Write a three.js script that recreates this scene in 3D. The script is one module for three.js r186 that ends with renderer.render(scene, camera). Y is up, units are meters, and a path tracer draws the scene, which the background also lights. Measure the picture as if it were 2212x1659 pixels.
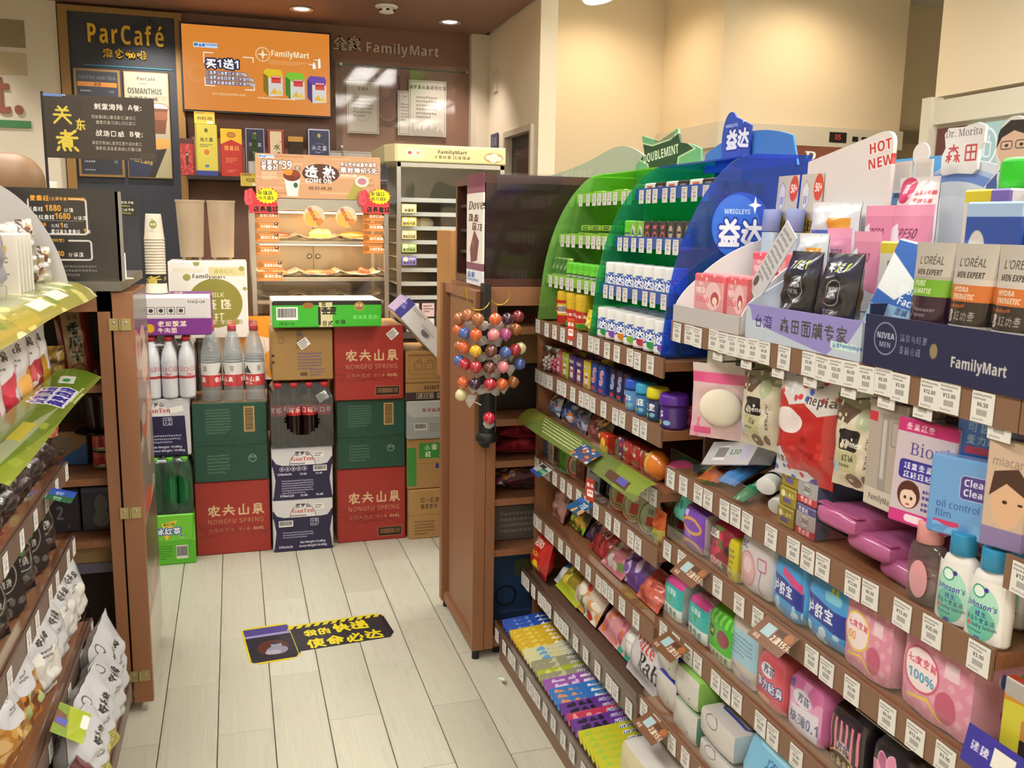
import*as THREE from 'three';
import{RectAreaLightUniformsLib}from 'three/addons/lights/RectAreaLightUniformsLib.js';
import{mergeGeometries}from 'three/addons/utils/BufferGeometryUtils.js';
import{FontLoader}from 'three/addons/loaders/FontLoader.js';
import{TextGeometry}from 'three/addons/geometries/TextGeometry.js';
RectAreaLightUniformsLib.init();
// ---------- camera, renderer, exposure ----------
const scene=new THREE.Scene();
scene.background=new THREE.Color(0x0a0908);
const camera=new THREE.PerspectiveCamera(45.70,2212/1659,0.05,40);
camera.position.set(0,1.39,0);
camera.rotation.order='YXZ';
camera.rotation.set(-0.1711,-0.2964,0.0171);
const renderer=new THREE.WebGLRenderer({antialias:true});
renderer.toneMapping=THREE.LinearToneMapping;
renderer.toneMappingExposure=1.0;
renderer.shadowMap.enabled=true;
const TROFFER=20,DOWNLIGHT=3.2;
const CEIL=2.95,SOFFIT=2.62;
// ceiling troffers: [x, z]
const TROFFERS=[];
for(const x of[-0.75,1.5,2.75])for(const z of[-3.55,-1.95,0.1,2.15])if(x<2||z>-3)TROFFERS.push([x,z]);
for(const[x,z]of TROFFERS){
const l=new THREE.RectAreaLight(0xfffaf4,TROFFER,0.52,1.14);
l.position.set(x,CEIL-0.0185,z);l.rotation.x=-Math.PI/2;l.castShadow=true;l.name='troffer_light';scene.add(l);
}
// ---------- helpers ----------
let seed=12345;
const rnd=()=>{seed=(seed*1664525+1013904223)>>>0;return seed/4294967296;};
const rr=(a,b)=>a+(b-a)*rnd();
const used={};
function numbered(n){const k=used[n]=(used[n]??-1)+1;return k?n+'_'+String(k).padStart(3,'0'):n;}
const ORD=['first','second','third','fourth','fifth','sixth','seventh','eighth','ninth','tenth','eleventh','twelfth','thirteenth','fourteenth'];
function tag(o,label,category,group,kind){
if(label)o.userData.label=label;if(category)o.userData.category=category;
if(group)o.userData.group=group;if(kind)o.userData.kind=kind;return o;
}
function thing(name,label,category,[x,y,z]=[0,0,0],turn=0,group){
const o=new THREE.Group();o.name=numbered(name);o.position.set(x,y,z);o.rotation.y=turn;
tag(o,label,category,group);scene.add(o);return o;
}
function part(parent,name,geo,mat,pos,rot,label){
const m=new THREE.Mesh(geo,mat);m.name=name;m.castShadow=m.receiveShadow=true;
if(pos)m.position.set(...pos);if(rot)m.rotation.set(...rot);
if(label)m.userData.label=label;parent.add(m);return m;
}
function solo(name,label,category,geo,mat,pos,turn=0,group){
const m=part(scene,numbered(name),geo,mat,pos);m.rotation.y=turn;return tag(m,label,category,group);
}
function struct(name,geo,mat,pos){const m=part(scene,numbered(name),geo,mat,pos);m.userData.kind='structure';return m;}
const std=(color,o={})=>new THREE.MeshStandardMaterial({color,roughness:0.6,...o});
const phy=(color,o={})=>new THREE.MeshPhysicalMaterial({color,roughness:0.3,...o});
// simple box with its centre on x and z and its base at y = 0
function bx(w,h,d,x=0,y=0,z=0){return new THREE.BoxGeometry(w,h,d).translate(x,y+h/2,z);}
function b2(x0,x1,y0,y1,z0,z1){return new THREE.BoxGeometry(x1-x0,y1-y0,z1-z0).translate((x0+x1)/2,(y0+y1)/2,(z0+z1)/2);}
const merge=(a)=>mergeGeometries(a.map((g)=>{const n=g.index?g.toNonIndexed():g;for(const k of Object.keys(n.attributes))if(!['position','normal','uv'].includes(k))n.deleteAttribute(k);return n;}));
const cyl=(r0,r1,h,n=20,y=0)=>new THREE.CylinderGeometry(r1,r0,h,n).translate(0,y+h/2,0);
function rod(a,b,r,n=8){
const A=new THREE.Vector3(...a),B=new THREE.Vector3(...b),g=new THREE.CylinderGeometry(r,r,A.distanceTo(B),n);
g.applyQuaternion(new THREE.Quaternion().setFromUnitVectors(new THREE.Vector3(0,1,0),B.clone().sub(A).normalize()));
return g.translate((a[0]+b[0])/2,(a[1]+b[1])/2,(a[2]+b[2])/2);
}
const wrapFront=(r,y0,y1,ang,a,n=14,r1=r)=>uvTo(new THREE.CylinderGeometry(r1,r,y1-y0,n,1,true,-ang/2,ang).translate(0,(y0+y1)/2,0),a);
function lathe(pts,n=20){return new THREE.LatheGeometry(pts.map((p)=>new THREE.Vector2(p[0],p[1])),n,Math.PI);}
// ---------- printed art: sheets of 2048 x 2048 pixels shared by many prints ----------
const SHEET=[],SZ=2048;
let cur=0;
function sheet(i){
cur=i;
if(!SHEET[i]){
const cv=document.createElement('canvas');cv.width=cv.height=SZ;
const ctx=cv.getContext('2d');ctx.fillStyle='#888';ctx.fillRect(0,0,SZ,SZ);
const tex=new THREE.CanvasTexture(cv);tex.colorSpace=THREE.SRGBColorSpace;tex.magFilter=THREE.LinearFilter;
SHEET[i]={cv,ctx,tex,x:0,y:0,row:0,sx:0,sy:SZ-144,sw:{},mats:{}};
}
}
const FIN={
paper:{roughness:0.62},card:{roughness:0.45},gloss:{roughness:0.28,clearcoat:0.4,clearcoatRoughness:0.12},
film:{roughness:0.3,clearcoat:0.5,clearcoatRoughness:0.15},foil:{roughness:0.28,metalness:0.3,clearcoat:0.5,clearcoatRoughness:0.1},matte:{roughness:0.85},
};
function mat(a,fin='card'){
const s=SHEET[a.s];
return s.mats[fin]??=new THREE.MeshPhysicalMaterial({map:s.tex,...FIN[fin]});
}
function swatch(color,si=cur){
const s=SHEET[si];if(s.sw[color])return s.sw[color];
const c=s.ctx;c.fillStyle=color;c.fillRect(s.sx,s.sy,12,12);
const a={s:si,x:s.sx+4,y:s.sy+4,w:4,h:4};
s.sx+=12;if(s.sx+12>SZ){s.sx=0;s.sy+=12;if(s.sy+12>SZ)throw new Error('swatches full');}
return s.sw[color]=a;
}
function art(w,h,bg,fn){
const s=SHEET[cur],P=3;
if(s.x+w+2*P>SZ){s.x=0;s.y+=s.row;s.row=0;}
if(s.y+h+2*P>SZ-144)throw new Error('sheet '+cur+' full');
const a={s:cur,x:s.x+P,y:s.y+P,w,h};
s.x+=w+2*P;s.row=Math.max(s.row,h+2*P);
const c=s.ctx;c.save();c.fillStyle=bg;c.fillRect(a.x-P,a.y-P,w+2*P,h+2*P);
c.beginPath();c.rect(a.x-1,a.y-1,w+2,h+2);c.clip();c.translate(a.x,a.y);
if(fn)fn(new Pen(c,w,h));c.restore();
return a;
}
const U=(a,u)=>(a.x+0.5+u*(a.w-1))/SZ,V=(a,v)=>1-(a.y+a.h-0.5-v*(a.h-1))/SZ;
function uvTo(geo,a){const t=geo.attributes.uv;for(let i=0;i<t.count;i++)t.setXY(i,U(a,t.getX(i)),V(a,t.getY(i)));return geo;}
function solidUV(geo,a){const t=geo.attributes.uv;for(let i=0;i<t.count;i++)t.setXY(i,U(a,0.5),V(a,0.5));return geo;}
// stroke glyphs for the larger Chinese characters: each stroke is a run of x y pairs on a 0-g grid
const GLYPH={};
`农:2724e4d7 81752c 696fac 85adfe c89a
夫:35d5 19f9 81862e 88ee
山:818e 363eee e6ee
泉:8162 42c2c84842 45c5 898f6e 3a7a2e d99b 99fe
饮:5226 457565 464e7c b286 95f5d7 b6b97f b9fe
用:42381f 42e2efce 46e6 4aea 828f
天:33d3 18f8 83881f 88fe
水:818f6d 16661d e4aa 87fe
买:23e3d5 5475 3768 1afa 958a2f 9bef
送:2244 17471c 1c4eff 8194 d1b3 74e4 68f8 a4a86c a8fc
益:5174 c194 15f5 661a a6fa 3bdb 3b3f dbdf 6b6f abaf 1fff
达:2244 17471c 1c4eff 65f5 a1a66c a6fc
全:8118 81f8 49c9 4ccc 888f 1fff
家:8082 2523e3e5 46c6 862a 79ac8f6e 7a2d 8c3f d89a 9afe
我:7124 16f6 535f3d 1b7a 93abefec e88e c2e4
的:5133 23737f2f23 2979 a187 95e5efbd a8ca
快:414f 2528 5567 85d5d9 69f9 a1a95f a9ff
递:2244 17471c 1c4eff 8193 d1b3 73e3e6 76e6 7679f9fc a3ad a97d
使:4218 363f 63f3 76e6ea7a76 a1a96f 7aff
命:8117 81f7 56b6 38686d3d38 98d8dcbb 989f
必:555d7fdfdc 281c 8294 e7fa d32f
造:2244 17471c 1c4eff 8266 74e4 67f7 a1a7 79d9dd7d79
热:2474 515b3a 1977 75d5dafaf8 a1a67b 8698 3d2f 6d7f 9daf ddff
限:222f 226247694c 72d2d878 75d5 727fad e9bb 98ff
时:23636d2d23 2868 75f5 c1cfad 8899
特:3226 1666 1b79 424f 74e4 a1a7 67f7 6afa c8cfad 8b9d
价:4218 363f a159 a1f7 888b6f c8cf
元:33d3 17f7 676b2f 979eaffffc
早:42c2c84842 45c5 1bfb 888f
安:8082 2523e3e5 19f9 766cdf c92f
吃:23535b2b23 8266 74e4 67d77defed
鸡:2464541e 266e a183 83d3d7 838aeaefcd 7cbc
能:4216 1666 28686f4e 282f 2a6a 2d6d 9297f7f5 e394 999ffffd eaac
森:34d4 8187 8438 84d8 1a7a 484f 4a1e 4a6d 9afa c8cf ca9e caff
田:33d3de3e33 838e 38d8
关:5173 c1a3 34d4 18f8 84881f 88ff
东:34d4 7149d9 868f6e 5b3e bbde
煮:43b3 7176 16f6 e12a 58b8bc5c58 5aba 2d1f 5d6f 9daf ddff
刺:1494 515f 2686892926 5a1e 5a8d b3bb e1efce
海:2234 1637 1f4b 8156 73e3 76e5 766ddd e6dfbf 59f9 a7ab
陆:222f 226247694c 84e4 b1b7 67f7 b7be 999eeee9
战:4147 4474 28787e2e28 86f5 b1c9efed e88e d1f3
场:2565 424d 1e6b 73d387f7dfbe b77d d77f
口:33d3de3e33
老:43b3 7176 16f6 e22c 686eeeec c86b
坛:2565 424d 1e6b 83e3 67f7 a77ddd cbee
菜:13f3 5155 b1b5 c567 4658 8688 c7b9 1bfb 898f 8b2f 8bef
牛:5136 35d5 19f9 818f
肉:242f 24e4efce 81856a 86b9 896d 8abd
面:12f2 8265 25e5ef2f25 656f a5af 68a8 6bab
百:12f2 8254 44c4cf4f44 49c9
岁:8184 3235d5d2 7738 57d72f 7a9c
冰:2234 1e49 a1af8d 5686 865e e4b8 a7fe
红:4126 2676 461b6b 1e6d 84f4 b4bd 7efe
茶:13f3 5155 b1b5 8529 85e9 3bdb 898f6e 5b3e abde
可:23f3 c3cfae 36868c3c36
乐:d13337e8 858f6e 5a2d bbed
丰:34d4 38c8 1cfc 818f
新:4142 1373 3346 6355 1777 1a7a 474e2d 3b1d 5b7d d1a2 939a7f 97f7 c7cf
品:52b2b75752 29696e2e29 a9e9eeaea9
护:2464 515f3e 1a77 b1c3 85e5ea8a 858a6f
舒:5116 5194 3575 555a 1888 2b7b7f2f2b 92e2c5 98f8d9 c5cfad
宝:8082 2523e3e5 46c6 4aca 1efe 868e bbcd
苏:13f3 5155 b1b5 27b7bf8d 752f 4a2c cafc
菲:13f3 5155 b1b5 676f a6af 2868 2b6b 2e6e a8f8 abfb aeee
弹:22626727 272b6b6f3d 8194 d1b3 74e4ea7a74 77e7 6cfc a4af
力:25e5df9d 81872f
贴:232b 2363 636b 464a1f 4b6e b1b7 b4f4 88e8ee8e88
身:8163 43c3cfad 434b 46c6 49c9 1beb b92f
极:1575 424f 461c 487a 83d3b7e77f 93976f 98ef
店:8183 33f3 331f 959a 97d7 5adadf5f5a
長:42c2 4249 44c4 46c6 19f9 494f7d 99fe d99b
推:2464 515f3e 1a77 9256 757f b1c3 75f5 78e8 7cec 7fff b5bf
香:c152 15f5 8288 8519 85f9 4acacf4f4a 4dcd
瓜:d132 32381f 727dab 9bad b2ff
子:33c385 858f6d 19f9
之:7182 24d43c 1c4bff
井:25e5 19f9 525a2f b2bf
青:32d2 8187 34d4 17f7 49c9cfae 494f 4bcb 4dcd
生:5136 35d5 39c9 1efe 818e
台:7228 28d7 a5d8 49c9cf4f49
专:33c3 16e6 815adadb7e 6d9f
功:2474 444c 1d7b 75f5efbd a1a66f
合:8118 81f8 57b7 4acacf4f4a
产:8182 23e3 5466 b497 38e8 382f
日:42c2cf4f42 48c8
月:52c2cfae 525a2f 56c6 5aca
活:2234 1637 1f4b e173 66f6 a3aa 7aeaef7f7a
分:6227 a2f7 48c8bf8d 782f
大:16f6 81861f 87ff
小:818f6d 463b b5ed
式:15e5 3979 595e 1f7d a1abdfee c1e3
一:18f8
马:43b3a8 4348e8df9d 2bbb
餐:4135 33732757 83d3a7 85e7 8718 87f8 59b9bd59 5bbb 595f8d bc8e 8cef
感:352f 35e5 b2c8eaf8 d79a c2d3 4777 59898c5c59 2d2f 5c6fceed 8cae dcfe
激:2234 1637 1f4b 7162 53939858 5393 5595 4aaa 7a4f 6c9c8f c1a5 b4f4 d5af b8ff
湾:2234 1637 1f4b 9192 53f3 7377 b3b7 5668 d5f7 69e9ec6c 6c6efecf
膜:232a1f 23636f4d 2767 2b6b 83f3 a1a5 d1d5 86e6ea8a86 88e8 7cfc ba7f bcff
薄:13f3 5154 b1b4 2638 193a 1f4c 66f6 a5ac 77e7eb7b77 79e9 6cfc d9dfbe 8daf e5f6
度:8182 33f3 331f 56e6 7479 b4b9 79b9 5bcb4f 6bef
空:8082 2523e3e5 6438 9496d7 49c9 898e 2eee
间:3143 343f 54d4dfbe 57a7ad5d57 5aaa
七:1ae7 616effed
酸:1272 24747f2f24 4247 5257 2b7b b183e3 d2f5 9677 b6d8 b87d 99d97f 9bff
净:2234 1e48 a165 84d4b6 66e6ec 59f9 6cec a6af8e
含:8118 81f8 8597 58b8a9 4bcbcf4f4b
量:42c2c64642 44c4 18f8 3adadd3d3a 8a8f 1fff 3bdb
然:5127 3474571d 4657 75f5 b1b67c b6fc d2e3 3d2f 6d7f 9daf ddff
湃:2234 1637 1f4b 9152 6393 6797 5b9b 757f b1bf b3f3 b6f6 b9f9 adfd
客:8082 2523e3e5 7438 65b558 67dc 4acacf4f4a
咖:14444b1b14 55959e7d 73745e b5f5febeb5
啡:14444b1b14 818f c1cf 5585 5989 5d8d c5f5 c9f9 cdfd
呀:14444b1b14 62e2 7277f7 c2cfad c86d
米:818f 18f8 4265 c1a5 782e 98ee
将:414f 1437 1d49 b172 84e46a 6777 5bfb d8dfbe 8cae
人:817a1f 89ff`.split('\n').forEach((l)=>{
const i=l.indexOf(':');GLYPH[l.slice(0,i)]=l.slice(i+1).split(' ').map((s)=>[...Array(s.length>>1)].map((_,k)=>[parseInt(s[2*k],17),parseInt(s[2*k+1],17)]));
});
function fallback(ch){
let h=Math.imul(ch.codePointAt(0),2654435761)>>>0;const r=(n)=>{h=Math.imul(h ^(h>>>15),2246822519)+374761393>>>0;return(h>>>11)%n;};
const g=[],split=r(3);
const block=(x0,x1,y0,y1)=>{
const n=2+r(2);for(let i=0;i<n;i++){const y=y0+(y1-y0)*i/Math.max(1,n-1);g.push([[x0+r(2),y],[x1-r(2),y]]);}
const m=1+r(2);for(let i=0;i<m;i++){const x=x0+(x1-x0)*(i+1)/(m+1);g.push([[x,y0-1],[x,y1]]);}
if(r(2))g.push([[(x0+x1)/2,y1-2],[x0,y1+1]],[[(x0+x1)/2,y1-2],[x1,y1+1]]);
};
if(split===0){block(1,6,3,13);block(8,15,2,14);}else if(split===1){block(2,14,2,6);block(2,14,9,14);}else{block(2,5,2,14);block(7,15,2,7);block(7,15,10,14);}
if(r(2))g.push([[8,0],[6,3]]);if(r(3)===0)g.push([[12,3],[3,15]]);
return g;
}
class Pen{
constructor(c,w,h){this.c=c;this.w=w;this.h=h;}
R(x,y,w,h,col){this.c.fillStyle=col;this.c.fillRect(x,y,w,h);return this;}
RR(x,y,w,h,r,col,line,lw=2){const c=this.c;c.beginPath();c.roundRect(x,y,w,h,r);if(col){c.fillStyle=col;c.fill();}if(line){c.strokeStyle=line;c.lineWidth=lw;c.stroke();}return this;}
E(x,y,rx,ry,col,line,lw=2,rot=0){const c=this.c;c.beginPath();c.ellipse(x,y,rx,ry??rx,rot,0,7);if(col){c.fillStyle=col;c.fill();}if(line){c.strokeStyle=line;c.lineWidth=lw;c.stroke();}return this;}
P(pts,col,line,lw=2,close=true){const c=this.c;c.beginPath();pts.forEach((p,i)=>i?c.lineTo(p[0],p[1]):c.moveTo(p[0],p[1]));if(close)c.closePath();if(col){c.fillStyle=col;c.fill();}if(line){c.strokeStyle=line;c.lineWidth=lw;c.lineJoin='round';c.stroke();}return this;}
// text with its top left corner at x, y
T(s,x,y,size,col,o={}){
s=[...s].map((k)=>({'：':':','、':',','（':'(','）':')','！':'!'})[k]??k).join('');
const c=this.c,wgt=o.w??0.1,font=(o.it?'italic ':'')+(o.b===0?'':'bold ')+size+'px '+(o.f??'sans-serif');
c.font=font;const sp=o.sp??0,sx=o.sx??1;let W=0;
const adv=[...s].map((ch)=>{const a=((ch.codePointAt(0)>0x2e7f?size:c.measureText(ch).width)+sp)*sx;W+=a;return a;});
let px=o.a==='c'?x-W/2:o.a==='r'?x-W:x;
c.save();if(o.rot){c.translate(x,y);c.rotate(o.rot);px-=x;y=0;}
for(const pass of o.out?[1,0]:[0]){
let q=px;[...s].forEach((ch,i)=>{
c.save();c.translate(q,y);c.scale(sx,1);c.lineCap=o.f==='serif'?'butt':'round';c.lineJoin='round';
if(ch.codePointAt(0)>0x2e7f){
c.strokeStyle=pass?o.out:col;c.lineWidth=size*wgt+(pass?(o.ow??size*0.16):0);const k=size/17.5;
for(const st of GLYPH[ch]??fallback(ch)){c.beginPath();st.forEach((p,j)=>j?c.lineTo(p[0]*k+k,p[1]*k+k):c.moveTo(p[0]*k+k,p[1]*k+k));c.stroke();}
}else{c.font=font;c.textBaseline='alphabetic';if(pass){c.strokeStyle=o.out;c.lineWidth=o.ow??size*0.16;c.strokeText(ch,0,size*0.86);}else{c.fillStyle=col;c.fillText(ch,0,size*0.86);}}
c.restore();q+=adv[i];
});
}
c.restore();return this;
}
// lines of print too small to read
L(x,y,w,n,lh,col,fill=0.9){for(let i=0;i<n;i++){let q=x;const e=x+w*(i===n-1?0.6:fill);while(q<e){const a=lh*rr(0.3,0.62);this.c.fillStyle=col;this.c.fillRect(q,y+i*lh+lh*rr(0.05,0.2),a,lh*0.5);q+=a+lh*0.16;}}return this;}
BAR(x,y,w,h,bg='#f4f2ee',fg='#222'){if(bg)this.R(x,y,w,h,bg);let q=x+w*0.06;while(q<x+w*0.93){const a=Math.max(1,w*rr(0.008,0.035));this.R(q,y+h*0.1,a,h*0.7,fg);q+=a+Math.max(1,w*rr(0.012,0.03));}return this;}
S(n,cols,r0,r1,x0=0,y0=0,x1=this.w,y1=this.h){for(let i=0;i<n;i++)this.E(rr(x0,x1),rr(y0,y1),rr(r0,r1),rr(r0,r1),cols[i%cols.length]);return this;}
}
// ---------- shapes for goods (front faces +z, base at y = 0) ----------
// chamfered carton; faces: f b l r t d are prints or colours
function cartonGeo(w,h,d,F,bev=0.003){
const pos=[],uv=[],X=w/2,Y=h/2,Z=d/2,b=Math.min(bev,w*0.12,h*0.12,d*0.12);
const first=Object.values(F).find((v)=>v&&v.w),si=first?first.s:cur;
const A=(k)=>{const v=F[k]??F.t??F.all??'#ccc';return typeof v==='string'?swatch(v,si):v;};
const faces={f:[[-1,-1,1],[1,-1,1],[1,1,1],[-1,1,1],2],b:[[1,-1,-1],[-1,-1,-1],[-1,1,-1],[1,1,-1],2],r:[[1,-1,1],[1,-1,-1],[1,1,-1],[1,1,1],0],l:[[-1,-1,-1],[-1,-1,1],[-1,1,1],[-1,1,-1],0],t:[[-1,1,1],[1,1,1],[1,1,-1],[-1,1,-1],1],d:[[-1,-1,-1],[1,-1,-1],[1,-1,1],[-1,-1,1],1]};
const S=[X,Y,Z],pt=(c,ax)=>c.map((s,i)=>s*(S[i]-(i===ax?0:b)));
const C={};
const UVc=[[0,0],[1,0],[1,1],[0,1]];
const tri=(p,q,r,up,uq,ur)=>{pos.push(...p,...q,...r);uv.push(...up,...uq,...ur);};
for(const k in faces){
const f=faces[k],a=A(k),p=[0,1,2,3].map((i)=>pt(f[i],f[4])),t=UVc.map(([u,v])=>[U(a,u),V(a,v)]);
tri(p[0],p[1],p[2],t[0],t[1],t[2]);tri(p[0],p[2],p[3],t[0],t[2],t[3]);
for(let i=0;i<4;i++){(C[f[i].join()]??={})[f[4]]=[p[i],t[i]];}
}
const out=(p,q,r,up,uq,ur)=>{
const n=[(q[1]-p[1])*(r[2]-p[2])-(q[2]-p[2])*(r[1]-p[1]),(q[2]-p[2])*(r[0]-p[0])-(q[0]-p[0])*(r[2]-p[2]),(q[0]-p[0])*(r[1]-p[1])-(q[1]-p[1])*(r[0]-p[0])];
if(n[0]*p[0]+n[1]*p[1]+n[2]*p[2]<0)tri(p,r,q,up,ur,uq);else tri(p,q,r,up,uq,ur);
};
for(const k in C){const c=C[k];out(c[0][0],c[1][0],c[2][0],c[1][1],c[1][1],c[1][1]);}
for(let ax=0;ax<3;ax++){const o1=(ax+1)%3,o2=(ax+2)%3;for(const s1 of[-1,1])for(const s2 of[-1,1]){
const c1=[0,0,0],c2=[0,0,0];c1[ax]=-1;c2[ax]=1;c1[o1]=c2[o1]=s1;c1[o2]=c2[o2]=s2;
const a=C[c1.join()],e=C[c2.join()],m=o1===1?o2:o1;
const[p0,t0]=a[m],[p1,t1]=e[m],p2=e[m===o1?o2:o1][0],p3=a[m===o1?o2:o1][0];
out(p0,p1,p2,t0,t1,t1);out(p0,p2,p3,t0,t1,t0);
}}
const g=new THREE.BufferGeometry();g.setAttribute('position',new THREE.Float32BufferAttribute(pos,3));g.setAttribute('uv',new THREE.Float32BufferAttribute(uv,2));
g.computeVertexNormals();g.translate(0,h/2,0);g.userData={};return g;
}
// pillow bag with crimped seals
function pouchGeo(w,h,d,fa,ba,o={}){
const nx=12,ny=16,seal=o.seal??0.07,wr=o.wr??0.0022,gs=[],k1=rr(0,9),k2=rr(0,9);
const B=typeof ba==='string'?swatch(ba,fa.s):ba;
for(const side of[1,-1]){
const p=[],t=[],ix=[],a=side>0?fa:B;
for(let j=0;j<=ny;j++)for(let i=0;i<=nx;i++){
const u=i/nx,v=j/ny,cu=1-Math.abs(2*u-1)**2.6,sv=Math.max(0,Math.min(1,(v-seal)/0.2,(1-seal-v)/0.26))**0.62;
const sag=1+(o.sag??0.25)*(0.5-v);
let z=side*(d/2*Math.sqrt(cu)*sv*sag+0.0006);
z+=side*wr*sv*cu*(Math.sin(u*17+v*9+k1)+Math.sin(v*23-u*7+k2));
if(v<seal||v>1-seal)z+=0.0012*Math.sin(u*26+k1);
const pinch=1-0.05*sv;
p.push((u-0.5)*w*pinch+(o.lean??0)*v*h,v*h,z);t.push(U(a,side>0?u:1-u),V(a,v));
}
for(let j=0;j<ny;j++)for(let i=0;i<nx;i++){const q=j*(nx+1)+i,r=q+nx+1;side>0?ix.push(q,q+1,r+1,q,r+1,r):ix.push(q,r+1,q+1,q,r,r+1);}
const g=new THREE.BufferGeometry();g.setAttribute('position',new THREE.Float32BufferAttribute(p,3));g.setAttribute('uv',new THREE.Float32BufferAttribute(t,2));g.setIndex(ix);g.computeVertexNormals();gs.push(g);
}
return mergeGeometries(gs);
}
// soft rounded block (tissues, pads): faces as for the carton
function softGeo(w,h,d,F,o={}){
const g=new THREE.BoxGeometry(w,h,d,8,7,6),P=g.attributes.position,T=g.attributes.uv,R=Math.min(w,h,d)*(o.r??0.22),k=rr(0,9),wr=o.wr??0.0018,bul=o.bulge??0.006;
const first=Object.values(F).find((v)=>v&&v.w),si=first?first.s:cur;
const A=(q)=>{const v=F[q]??F.t??F.all??'#ccc';return typeof v==='string'?swatch(v,si):v;};
const order=['r','l','t','d','f','b'];
for(const gr of g.groups){const a=A(order[gr.materialIndex]);const seen=new Set();for(let i=gr.start;i<gr.start+gr.count;i++){const v=g.index.getX(i);if(seen.has(v))continue;seen.add(v);T.setXY(v,U(a,T.getX(v)),V(a,T.getY(v)));}}
const H=[w/2,h/2,d/2],c=new THREE.Vector3(),q=new THREE.Vector3();
for(let i=0;i<P.count;i++){
q.fromBufferAttribute(P,i);c.set(Math.max(-H[0]+R,Math.min(H[0]-R,q.x)),Math.max(-H[1]+R,Math.min(H[1]-R,q.y)),Math.max(-H[2]+R,Math.min(H[2]-R,q.z)));
const dir=q.clone().sub(c);const l=dir.length()||1;dir.multiplyScalar(1/l);
const e=(1-(q.x/H[0])**2)*0.5+(1-(q.y/H[1])**2)*0.5;
const n=Math.sin(q.x*90+k)*Math.sin(q.y*110+k*2)*Math.cos(q.z*95+k);
q.copy(c).addScaledVector(dir,Math.min(l,R)+(q.y>-H[1]*0.9?bul*e+wr*n:0));P.setXYZ(i,q.x,q.y,q.z);
}
g.clearGroups();g.computeVertexNormals();g.translate(0,h/2,0);return g;
}
// cosmetic tube standing on its cap: returns [cap, body]
function tubeGeo(w,h,d,fa,capH){
const nx=20,ny=8,p=[],t=[],ix=[];
for(let j=0;j<=ny;j++)for(let i=0;i<=nx;i++){
const v=j/ny,an=-Math.PI+i/nx*2*Math.PI,a=w/2*(0.84+0.16*v),b=Math.max(0.0015,d/2*(1-Math.max(0,v-0.02)**1.4));
p.push(Math.sin(an)*a,capH+v*(h-capH),Math.cos(an)*b);const u=0.5+0.5*Math.sin(an);t.push(U(fa,Math.cos(an)>=-0.01?u:1-u),V(fa,v));
}
for(let j=0;j<ny;j++)for(let i=0;i<nx;i++){const q=j*(nx+1)+i,r=q+nx+1;ix.push(q,q+1,r+1,q,r+1,r);}
const g=new THREE.BufferGeometry();g.setAttribute('position',new THREE.Float32BufferAttribute(p,3));g.setAttribute('uv',new THREE.Float32BufferAttribute(t,2));g.setIndex(ix);g.computeVertexNormals();
return[lathe([[0,0],[w*0.39,0],[w*0.42,0.003],[w*0.42,capH-0.002],[w*0.36,capH],[0,capH]],18).scale(1,1,d/w),g];
}
// flat card cut to an outline (metres), printed over its bounding box
function cardGeo(pts,t,a){
const s=pts instanceof THREE.Shape?pts:new THREE.Shape(pts.map((p)=>new THREE.Vector2(p[0],p[1])));
const g=new THREE.ExtrudeGeometry(s,{depth:t,bevelEnabled:false,curveSegments:14});g.computeBoundingBox();const B=g.boundingBox,P=g.attributes.position,T=g.attributes.uv;
for(let i=0;i<P.count;i++)T.setXY(i,U(a,(P.getX(i)-B.min.x)/(B.max.x-B.min.x)),V(a,(P.getY(i)-B.min.y)/(B.max.y-B.min.y)));
return g;
}
const rectPts=(w,h)=>[[-w/2,0],[w/2,0],[w/2,h],[-w/2,h]];
function quadGeo(w,h,a){return uvTo(new THREE.PlaneGeometry(w,h),a);}
// a sheet of print bent along a list of [y, z] points, width along x
function sheetGeo(w,prof,a,wave=0){
const nx=10,p=[],t=[],ix=[];const L=[0];for(let i=1;i<prof.length;i++)L.push(L[i-1]+Math.hypot(prof[i][0]-prof[i-1][0],prof[i][1]-prof[i-1][1]));
for(let j=0;j<prof.length;j++)for(let i=0;i<=nx;i++){const u=i/nx,v=L[j]/L.at(-1);p.push((u-0.5)*w,prof[j][0]+wave*Math.sin(u*8+j)*v,prof[j][1]+wave*Math.cos(u*6)*v);t.push(U(a,u),V(a,1-v));}
for(let j=0;j<prof.length-1;j++)for(let i=0;i<nx;i++){const q=j*(nx+1)+i,r=q+nx+1;ix.push(q,r,r+1,q,r+1,q+1);}
const g=new THREE.BufferGeometry();g.setAttribute('position',new THREE.Float32BufferAttribute(p,3));g.setAttribute('uv',new THREE.Float32BufferAttribute(t,2));g.setIndex(ix);g.computeVertexNormals();return g;
}
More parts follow.
